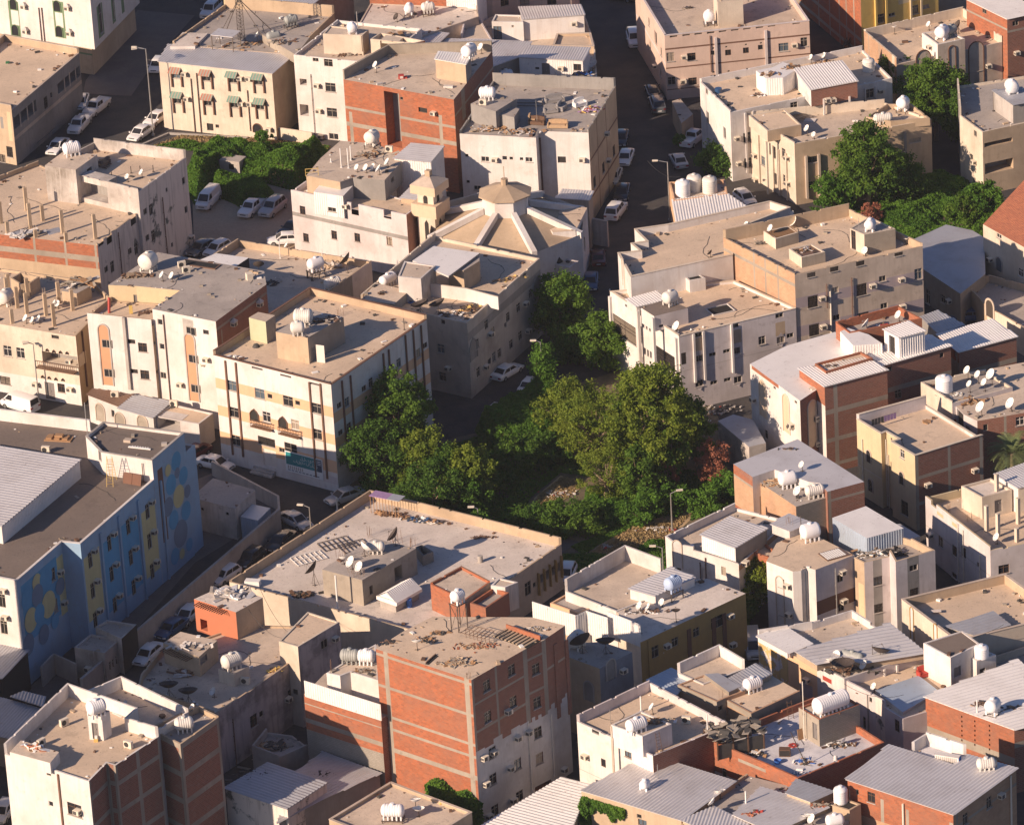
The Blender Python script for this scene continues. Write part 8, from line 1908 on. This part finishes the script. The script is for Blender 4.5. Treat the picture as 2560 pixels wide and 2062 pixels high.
car('sedan','carr',(905,420),(915,530),'dark red car on the street beside the mosque');car('sedan','carb',(850,720),(860,600),'dark blue car below the dark red one');car('sedan','carw',(280,1310),(140,1395),'white sedan parked beside the tan building with roof huts');car('sedan','carw',(440,1410),(350,1500),'white car under the leaning ivy beside the ivy bank');car('suv','carw',(190,1640),(90,1724),'white car half hidden by the grassy bank')
T_('D2');car('sedan','carb',(1650,930),(1830,920),'dark blue car in the walled courtyard')
T_('C3');car('hatch','carw',(650,1420),(690,1330),'white car at the right end of the dusty roof building')
T_('C4');car('van','cars',(2110,420),(2100,360),'grey van in the dark gap right of the ochre house')
# ================================================================== street lamps
lamp(('A1',1180,1045),12.0,1.2,170,2,'tall double street lamp beside the parked sedans at upper left')
lamp(('C1',1462,1700),7.8,1.2,175,1,'tall street lamp beside the yellow tank shed')
lamp(('C3',1480,1010),4.6,.7,10,1,'street lamp standing on the dry rubbish strip')
lamp(('C3',1415,1420),4.4,.7,175,1,'street lamp at the white round cornered building')
lamp(('B3',560,1180),5.6,.7,165,1,'small street lamp over the shaded parked cars')
lamp(('A2',300,1560),7.5,.6,175,2,'slim street lamp before the cream building with roof columns')
lamp(('A3',1665,200),7.6,.6,175,2,'slim street lamp before the orange banded building')
lamp(('C2',490,1560),7.6,.5,175,1,'street lamp wrapped in green creeper at the road fork')
lamp(('B3',1850,1180),5.4,.4,175,1,'street lamp head poking out of the garden creeper')
lamp(('C4',1325,760),5.0,.8,10,1,'street lamp against the ochre wall')

simple('entrance_steps','steps','',('B3',195,560),['greyl'],lambda:(lambda m:([m.box(-1.5,1.5,-.9+.35*k,.6,.2*k,.2*k+.198)for k in range(3)],m)[-1])(MB()),z=.02,az=-36,label='grey entrance steps below the banner of the orange banded building')
for k_,p_ in enumerate((('A3',1860,430),('A3',1905,440),('A3',1945,450))):
    simple('meter_box','meter box','grey meter box',p_,['galv','fan'],lambda:(lambda m:(m.box(-.3,.3,-.15,.15,.9,1.6),m.box(-.18,.18,-.16,-.152,1.15,1.4,1),m.box(-.04,.04,-.04,.04,0,.9),m)[-1])(MB()),key='meter',z=.02,az=-36,label=('left','middle','right')[k_]+' one of three grey meter boxes by the orange banded wall',group='grey meter boxes')
# ================================================================== ground surfaces and plants
T_('A1')
sheet('sand',[('A1',1480,1500),('B1',560,1180),('B1',700,1700),('B2',560,420),('A2',1500,520),('A2',1490,260)],'sand',.008)
sheet('scrub_ground',[('C3',-250,300),('C2',300,1724),('C2',560,1480),('C2',1100,1300),('C2',1750,1500),('C3',2150,800),('C3',1400,1400),('C3',900,1700),('C3',620,1500),('C3',620,1080),('B3',1000,800),('B3',790,600)],'scrub',.012)
sheet('pavement',[(660,620),(1060,80),(1500,120),(1230,420),(1010,740),(640,720)],'pave',.02)
sheet('school_yard',[('A3',1500,1250),('A3',2150,850),('A3',1640,560),('A3',1440,640),('A3',1500,1190),('A3',600,2000),('A4',300,600),('A4',-200,1000),('A4',500,850)],'pave',.016)
sheet('dry_strip',[('C3',830,1180),('C3',1180,1210),('C3',1430,1100),('C3',1640,900),('C3',1660,700),('C3',1560,850),('C3',1250,930),('C3',1000,1050)],'dryground',.02)
sheet('earth_patch',[('C3',350,950),('C3',420,750),('C3',620,580),('C3',820,640),('C3',700,740),('C3',500,800)],'dryground',.022)
sheet('path',[('C3',620,1180),('C3',760,1090),('C3',640,1060),('C3',560,1080)],'pave',.03)
sheet('alley',[('D2',1380,900),('D2',1700,900),('D2',1900,960),('D2',2155,1100),('D2',2155,1250),('D2',1600,1300)],'pave',.01)
def wallrun(name,label,cat,pts,h,t,mat,z=0,top=None):
    P=[at(p,0)[:2]if not isinstance(p[0],float)else np.array(p)for p in pts];c=sum(P)/len(P);ro=link(name,None,None,(c[0],c[1],z));tag(ro,label,cat)
    for a,b in zip(P[:-1],P[1:]):
        e=(b-a)/np.linalg.norm(b-a);q=np.array([-e[1],e[0]])*t/2;m=MB();pl=[a-q-c,b-q-c,b+q-c,a+q-c];m.prism([tuple(x)for x in pl],0,h);link('wall_panel',m.mesh('wall_panel',[mat]),ro)
    return ro
wallrun('yard_wall','long grey boundary wall of the school beside the shaded parked cars','wall',[('A3',2160,1000),('A4',1060,400),('A4',640,770)],2.6,.3,'greyl')
wallrun('yard_wall','short boundary wall at the upper end of the school yard','wall',[('A3',1640,580),('A3',2150,850),('A3',2160,1000)],1.8,.25,'greyl')
wallrun('yard_wall','inner white wall of the school yard beside the low block','wall',[('A4',330,660),('A4',430,560),('A4',600,640)],2.4,.2,'greyl')
wallrun('street_wall','stained white wall beside the mosque and the long street','wall',[('C2',830,330),('C2',990,360)],3.4,.3,'whited')
wallrun('kerb','low kerb wall round the grassy corner below the awning building','kerb',[('A1',1080,1130),('A1',1300,1035),('B1',60,1070)],.25,.3,'curb')
wallrun('low_wall','cream wall with gate left of the plain white building','wall',[('B1',300,1070),('B1',560,1110)],1.6,.2,'cream')
wallrun('villa_wall','cream wall below the red tiled villa','wall',[('D2',1940,980),('D2',2500,1250)],2.4,.25,'cream')
# upper left grass and hedge
T_('A1')
cover([(1160,1130),(1400,1040),(1870,1050),('B1',700,1130),('B1',640,1190),('B1',0,1170),(1560,1160)],'drygr','dry brown and green grass strip below the awning building','dry_grass',5000,.25,.2,sc=.6)
cover([(1180,1135),(1420,1075),(1600,1110),('B1',20,1130),('B1',380,1100),('B1',690,1130),('B1',650,1200),('B1',0,1180),(1560,1170)],'ivy','bright green creeper growing over the grass strip','creeper',8000,.5,.22,seed=2)
cover([(1445,1290),(1600,1190),(1830,1195),('B1',100,1210),('B1',690,1190),('B1',610,1330),('B1',440,1480),('B1',0,1360),(1720,1340),(1600,1500),(1500,1580),(1440,1480)],'ivy','tall mass of green hedge above the sandy parking lot','hedge',34000,4.4,.24,seed=3,bump=.45,cat='hedge')
cover([(1610,1440),(1700,1400),(2040,1420),('B1',260,1490),('B1',290,1600),('B1',0,1600),(1800,1570),(1620,1500)],'ivy','lower clipped hedge bordering the sandy parking lot','hedge',18000,3.4,.22,seed=5,bump=.3,cat='hedge')
simple('shed','hut','',('A1',1800,1330),['greyl','dark'],lambda:(lambda m:(m.box(-1.4,1.4,-1,1,0,2.0),m.box(-.1,.6,-1.02,-1.002,.9,1.6,1),m)[-1])(MB()),z=0,label='small grey hut swallowed by the hedge',az=-25)
tree(('A1',2025,1150),2.6,1.3,'ivy','rounded green bush standing on the grass strip',3000,14,.22,.05,name='bush',cat='bush',trunk=False)
# centre trees
T_('B2')
tree((1250,2050),11.5,3.8,'leafA','large leafy tree rising against the orange banded building',22000,60,.27,.15,.24)
tree((1460,2290),8.2,3.5,'leafY','lighter green lobe in front of the large leafy tree',8000,30,.25,.1,.26)
tree((1060,2250),8.6,3.9,'leafB','dark leafy tree low at the corner of the orange banded building',9000,36,.25,.1,.28)
tree((1650,2330),7.0,3.4,'leafA','leafy tree left of the garden creeper lamp',11000,38,.25,.15,.28)
T_('B3')
tree((1800,820),7.2,3.6,'leafY','yellow green tree with a bare reaching branch',8000,30,.25,.25,.24)
tree((1500,900),6.5,4.4,'leafB','dark green tree close behind the dusty roof wall',11000,40,.25,.1,.28)
tree((1640,860),4.5,2.6,'ivy','ivy covered mound behind the dusty roof wall',6000,20,.22,.02,.3,name='ivy_bush',cat='bush',trunk=False)
tree((1850,1185),5.0,1.5,'ivy','green creeper cone wrapped round the garden lamp',6000,34,.2,.0,.6,name='climbing_creeper',cat='creeper',trunk=False)
T_('C2')
tree((640,1080),8.6,3.7,'leafA','tall green street tree beside the mosque',16000,60,.25,.06,.26)
tree((960,1300),7.0,3.3,'leafA','round green street tree at the foot of the stepped cream building',13000,44,.25,.05,.26)
tree((720,1240),4.2,2.8,'leafB','low shaded bush between the two street trees',7000,20,.24,.02,.3,name='bush',cat='bush',trunk=False)
tree((492,1550),7.2,1.3,'ivy','green creeper column climbing the street lamp',7000,40,.2,.0,.7,name='climbing_creeper',cat='creeper',trunk=False)
T_('C3')
tree((1330,640),14.5,4.9,'leafY','tallest olive green tree in the middle of the scrub lot',30000,80,.27,.08,.22)
tree((1180,520),9.5,2.6,'leafA','mid green side crown left of the tallest olive green tree',8000,30,.25,.1,.26)
tree((1450,700),8.0,2.6,'leafA','mid green tree at the right foot of the tallest tree',8000,30,.25,.1,.26)
tree((1570,520),9.0,3.7,'leafB','dark tree between the tall olive tree and the shaded shacks',15000,50,.26,.1,.25)
tree((900,480),8.5,4.4,'leafY','yellowish feathery tree left of the tall olive tree',12000,60,.2,.1,.2,name='feathery_tree')
tree((700,300),7.0,4.0,'leafY','bright yellow green tree near the ivy bank',11000,44,.22,.05,.25,name='feathery_tree')
tree((480,470),2.8,3.2,'leafB','dark low thicket at the middle of the scrub lot',9000,26,.24,.02,.3,name='thicket',cat='bush',trunk=False)
tree((290,560),4.0,3.0,'leafA','spiky green shrub on the left of the scrub lot',6000,26,.2,.02,.26,name='shrub',cat='bush',trunk=False)
tree((970,760),6.2,3.2,'leafY','feathery grey green shrub above the earth patch',8000,50,.16,.03,.22,name='shrub',cat='bush')
tree((1230,780),6.6,2.5,'leafA','slender ivy clad tree right of the feathery shrub',8000,32,.24,.05,.3)
tree((720,1010),2.8,3.4,'leafA','dark green bush beside the dirt path',9000,22,.24,.02,.3,name='bush',cat='bush',trunk=False)
tree((480,960),2.2,3.0,'leafB','very dark bush by the right parapet of the dusty roof',7000,18,.24,.02,.3,name='bush',cat='bush',trunk=False)
tree((1440,700),5.4,1.5,'dry','dead reddish brown bush left of the other dead one',2200,16,.16,.02,.3,name='dead_bush',cat='bush',limb='bark')
tree((1790,640),5.4,2.1,'dry','larger dead reddish brown bush near the brick building',3600,24,.16,.02,.3,name='dead_bush',cat='bush',limb='bark')
tree((1900,780),3.2,2.4,'ivy','bright creeper mound against the brick building',8000,26,.22,.02,.3,name='ivy_bush',cat='bush',trunk=False)
tree((1760,900),3.0,2.2,'ivy','bright green creeper mound behind the long white wall',5000,16,.22,.02,.3,name='ivy_bush',cat='bush',trunk=False)
tree((1480,850),3.0,2.3,'ivy','bright green creeper mound left of the dry strip lamp',5500,16,.22,.02,.3,name='ivy_bush',cat='bush',trunk=False)
tree((1260,930),3.2,2.6,'ivy','sunlit creeper mound at the edge of the dry strip',6500,18,.22,.02,.3,name='ivy_bush',cat='bush',trunk=False)
tree((60,700),3.6,2.2,'ivy','bright creeper clump behind the dusty roof wall',5000,16,.22,.02,.3,name='ivy_bush',cat='bush',trunk=False)
tree((-60,900),5.0,2.0,'ivy','ivy clad stump beside the creeper lamp in the garden',5000,20,.22,.02,.35,name='ivy_bush',cat='bush',trunk=False)
cover([('C3',-40,240),('C3',220,80),('C2',400,1510),('C2',560,1430),('C3',620,60),('C3',760,320),('C3',400,420),('C3',100,420)],'ivy','sunlit grassy ivy bank along the street','ivy_bank',30000,4.6,.22,seed=7,bump=.3)
cover([('C3',-150,330),('C3',60,260),('C3',600,330),('C3',900,600),('C3',620,560),('C3',380,760),('C3',300,1000),('C3',0,980),('B3',1000+0,780),('B3',900,600)],'ivy','dark creeper spreading over the left half of the scrub lot','ground_creeper',42000,1.3,.22,seed=8)
cover([('C3',820,680),('C3',1150,620),('C3',1660,560),('C3',1960,620),('C3',1950,800),('C3',1620,930),('C3',1680,720),('C3',1560,720),('C3',1560,860),('C3',1180,950),('C3',980,1010),('C3',760,960),('C3',800,800)],'ivy','bright green creeper spreading over the right half of the scrub lot','ground_creeper',42000,1.2,.22,seed=9)
cover([('C3',620,1190),('C3',860,1180),('C3',1140,1200),('C3',1300,1080),('C3',1420,1080),('C3',1430,1330),('C3',1000,1300),('C3',700,1420),('C3',620,1350)],'ivy','shaded grass behind the walled cream terrace','grass',16000,.5,.2,seed=10)
cover([('C3',700,1130),('C3',1000,1010),('C3',1150,960),('C3',1160,990),('C3',900,1120),('C3',800,1190)],'ivy','thin band of grass along the dry strip','grass',6000,.3,.2,seed=11)
cover([('C3',800,1200),('C3',1130,1000),('C3',1640,880),('C3',1660,720),('C3',1600,900),('C3',1430,1080),('C3',1150,1190)],'drygr','dry straw covering the rubbish strip','straw',5000,.12,.2,seed=12)
cover([('C3',350,940),('C3',440,740),('C3',640,590),('C3',820,640),('C3',700,740),('C3',480,850)],'drygr','dry twigs over the earth patch','straw',2600,.1,.16,seed=13)
for p,w_,d_,l_ in((('C3',1370,1000),3.4,1.2,'scattered rubbish bags on the dry strip below the lamp'),(('C3',620,720),3,1.4,'white litter on the earth patch'),(('C3',970,1130),1.2,.6,'white bag on the shaded ground'),(('C3',1780,90),5,2,'planks and scrap beside the shaded shacks')):
    def mk(w_=w_,d_=d_):
        m=MB()
        for k in range(int(14*w_)):x,y=R.gauss(0,w_*.35),R.gauss(0,d_*.35);s=R.uniform(.03,.14);m.box(-s*1.6,s,-s*.8,s*.8,0,s,R.choice((0,1,3,3,1,2))if R.random()<.6 else 3,Matrix.Translation((x,y,.05))@Matrix.Rotation(R.uniform(0,3),4,'Z'))
        return m
    simple('litter','rubbish','',p,['dishw','white2','redp','greyl'],mk,z=.05,label=l_,kind='stuff')
# right side garden
T_('D1')
tree((960,1600),11.0,4.3,'leafA','tall open crowned tree in front of the tan three storey building',20000,70,.27,.18,.22)
tree((1190,1560),6.2,3.4,'leafB','dark green tree right of the tall open crowned tree',12000,40,.25,.08,.27)
tree((720,1620),5.2,2.9,'ivy','bright green shrub at the foot of the tan building',8000,28,.23,.03,.3,name='shrub',cat='bush',trunk=False)
tree((980,1720),2.6,1.3,'dry','tangle of dry brown branches below the tall tree',3800,24,.17,.02,.3,name='dead_bush',cat='bush')
tree((1480,1080),10.5,4.4,'leafA','big green tree between the beige arched and grey buildings',22000,70,.26,.25,.24)
tree((1180,900),8.4,2.6,'leafA','green tree behind the tank of the tan building',8000,30,.25,.35,.3)
tree((1660,1180),8.2,2.5,'leafB','narrow dark tree hugging the grey balcony building',9000,34,.25,.25,.3)
tree((1860,1680),4.6,2.6,'ivy','bright creeper mound below the grey balcony building',8000,26,.23,.02,.3,name='ivy_bush',cat='bush',trunk=False)
tree((1690,1724),4.0,2.0,'leafA','shrub with pale flowers beside the red tiled roof',5000,18,.23,.02,.3,name='shrub',cat='bush',trunk=False)
cover([(560,1640),(1150,1500),(1420,1330),(1700,1380),(1900,1540),(2000,1724),('D2',1750,330),('D2',1280,320),('D2',1000,160),('D2',500,60)],'ivy','deep green creeper filling the walled garden on the right','garden_creeper',46000,1.5,.23,seed=15)
tree(('C1',1850,1330),3.6,3.0,'leafB','shaded dark green bush beside the silver sedan',8000,26,.25,.03,.3,name='bush',cat='bush',trunk=False)
tree(('C1',1540,1130),1.8,.9,'ivy','small green plant by the white pickup',1500,8,.2,.02,.4,name='shrub',cat='bush',trunk=False)
tree(('D3',85,1640),6.6,2.2,'leafY','narrow yellow green tree in the gap beside the ochre house',8000,30,.24,.1,.3)
tree(('D3',-10,1724),3.4,2.0,'leafB','dark shrub in the gap beside the ochre house',4000,14,.24,.02,.3,name='shrub',cat='bush',trunk=False)
# palm
pq=at(('D3',2070,760),0);pm_=link('palm_tree',None,None,(pq[0],pq[1],0));tag(pm_,'date palm with grey green fronds at the right edge','palm tree')
m=MB();m.tube((0,0,0),(0,0,5.4),.28,10,0,.22);link('trunk',m.mesh('trunk',['bark']),pm_)
for k in range(46):
    a=k*2.39996;e0=R.uniform(.1,1.35);L=R.uniform(3.2,4.2);m=MB();px0=Vector((0,0,5.4));el=e0;pts=[px0]
    for s in range(7):d=Vector((math.cos(a)*math.cos(el),math.sin(a)*math.cos(el),math.sin(el)));pts.append(pts[-1]+d*L/7);el-=.27
    sd=Vector((-math.sin(a),math.cos(a),0))
    for s in range(1,7):
        for t_ in(0,.33,.66):
            p=pts[s]*(1-t_)+pts[s+1]*t_ if s<6 else pts[s];wv=.62*(1-((s+t_)/7-.35)**2*1.6)
            for sg in(-1,1):
                d=(pts[s]-pts[s-1]).normalized();q=p+sd*sg*wv+d*.35+Vector((0,0,-.1));m.face([p-d*.04,p+d*.06,q])
    link('frond',m.mesh('frond',['palm']),pm_)
# ivy on walls
wall_ivy(('C4',790,1500),('C4',1120,1600),1.6,5000,'green ivy spilling along the eave of the grey ribbed roof',host='mfl')
wall_ivy(('C4',790,1500),('C4',850,1530),5.5,5000,'ivy hanging down the corner of the grey ribbed roof',host='mfl',depth=.9)
T_('B4')
q=wallpick((1500,1400),'tow')
if q:
    v,i,z,u=q;a,e,L,ang=efr(v,i);n=9000
    uu=rng.uniform(u-.3,L+.5,n);tt=(uu-u)/(L-u+.8);top=3.9+.35*np.sin(uu*1.9)-.6*tt;zz_=rng.uniform(0,1,n)**.8*top;dep=rng.uniform(.05,1.2,n)
    X=a[0]+e[0]*uu+e[1]*dep;Y=a[1]+e[1]*uu-e[0]*dep;cx,cy=X.mean(),Y.mean()
    o=link('wall_ivy',leaves(np.column_stack([X-cx,Y-cy,zz_]),np.array([e[1],-e[0],.5])*1.2,.24,'ivy','ivy'),None,(cx,cy,0));tag(o,'green ivy climbing the foot of the brick tower','ivy',kind='stuff')
cover([(560,1724),(800,1460),(1100,1340),(1180,1370),(900,1560),(700,1724)],'leafB','dark ivy slope between the metal shed and the beige roof','ivy_slope',12000,2.6,.24,seed=20,bump=.3)
# banner on the orange banded building
def _ban():
    m=MB();m.box(-2.6,2.6,-.10,-.04,-1.25,1.25,1);m.face([(-2.5,-.105,-.35),(1.75,-.105,-.35),(1.75,-.105,1.15),(-2.5,-.105,1.15)],0);m.face([(1.78,-.105,-.35),(2.5,-.105,-.35),(2.5,-.105,1.15),(1.78,-.105,1.15)],2)
    for k in range(9):m.face([(-2.3+.5*k,-.106,-1.05),(-1.95+.5*k,-.106,-1.05),(-1.95+.5*k,-.106,-.95),(-2.3+.5*k,-.106,-.95)],2)
    for k in range(8):m.face([(-2.3+.28*k,-.106,-.85),(-2.14+.28*k,-.106,-.85),(-2.14+.28*k,-.106,-.45),(-2.3+.28*k,-.106,-.45)],3)
    for k in range(3):m.face([(1.9,-.107,.9-.2*k),(2.4,-.107,.9-.2*k),(2.4,-.107,.98-.2*k),(1.9,-.107,.98-.2*k)],1)
    return m
r_=wallpick(('B3',497,500),'cen')

def cable(label,a,za,b,zb,sag=.8):
    A=Vector(at(a,za));B=Vector(at(b,zb));m=MB();P=[A.lerp(B,k/12)-A-Vector((0,0,sag*4*(k/12)*(1-k/12)))for k in range(13)]
    for p,q in zip(P[:-1],P[1:]):m.tube(p,q,.022,3,cap=False)
    o=link('overhead_cable',m.mesh('overhead_cable',['tarp']),None,tuple(A));tag(o,label,'cable')
cable('sagging black cable from the dusty roof to the hut roof',('B3',60,1600),9.5,('B3',330,1830),8.5)
cable('black cable from the dusty roof parapet to the orange hut',('B3',150,1440),9,('B3',380,1790),8.5)
cable('long cable crossing the street by the three upright tanks',('C1',1290,1240),8,('C1',1540,1360),6)
cable('cable from the big ribbed tank to the white courtyard house',('D4',770,635),11,('D4',1230,720),7)
cable('cable sagging above the wide white ribbed roof',('D4',2000,180),9,('D4',1400,300),9)
cable('cable from the awning building to the lamp',('A1',1225,480),9,('A1',1110,380),11)
BANNER=wallpick(('B3',497,500),'cen')
finish_buildings();label_things()
if BANNER:
    v,i,z,u=BANNER;a,e,L,ang=efr(v,i)
    bo=link('banner',_ban().mesh('banner',['banner','bannerw','bannerd','greyl']),None,(a[0]+e[0]*u,a[1]+e[1]*u,z),ang);tag(bo,'teal and white Arabic banner on the wall of the orange banded building','banner')
    for txt,sz,x,y in(('للبيـع',.5,.9,.62),('بالمزاد العلني',.46,.62,.12)):
        cu_=bpy.data.curves.new('lettering','FONT');cu_.body=txt;cu_.size=sz;cu_.align_x='CENTER';cu_.extrude=.004;cu_.materials.append(MATS['bannerw'])
        tm_=bpy.data.objects.new('tmp',cu_);me_=bpy.data.meshes.new_from_object(tm_);bpy.data.objects.remove(tm_)
        lo=link('lettering',me_,bo,(x-.4,-.112,y));lo.rotation_euler=(PI/2,0,0)

def haze(d):
    m=bpy.data.materials.new('haze');m.use_nodes=True;t=m.node_tree;t.nodes.clear();o=t.nodes.new('ShaderNodeOutputMaterial');v=t.nodes.new('ShaderNodeVolumePrincipled')
    v.inputs['Density'].default_value=d;v.inputs['Color'].default_value=(.88,.90,1,1);t.links.new(v.outputs[0],o.inputs['Volume']);MATS['haze']=m
    b=MB();b.box(-400,400,-640,700,-1,270);tag(link('haze',b.mesh('haze',['haze'],merge=True)),kind='stuff')
haze(.00004)
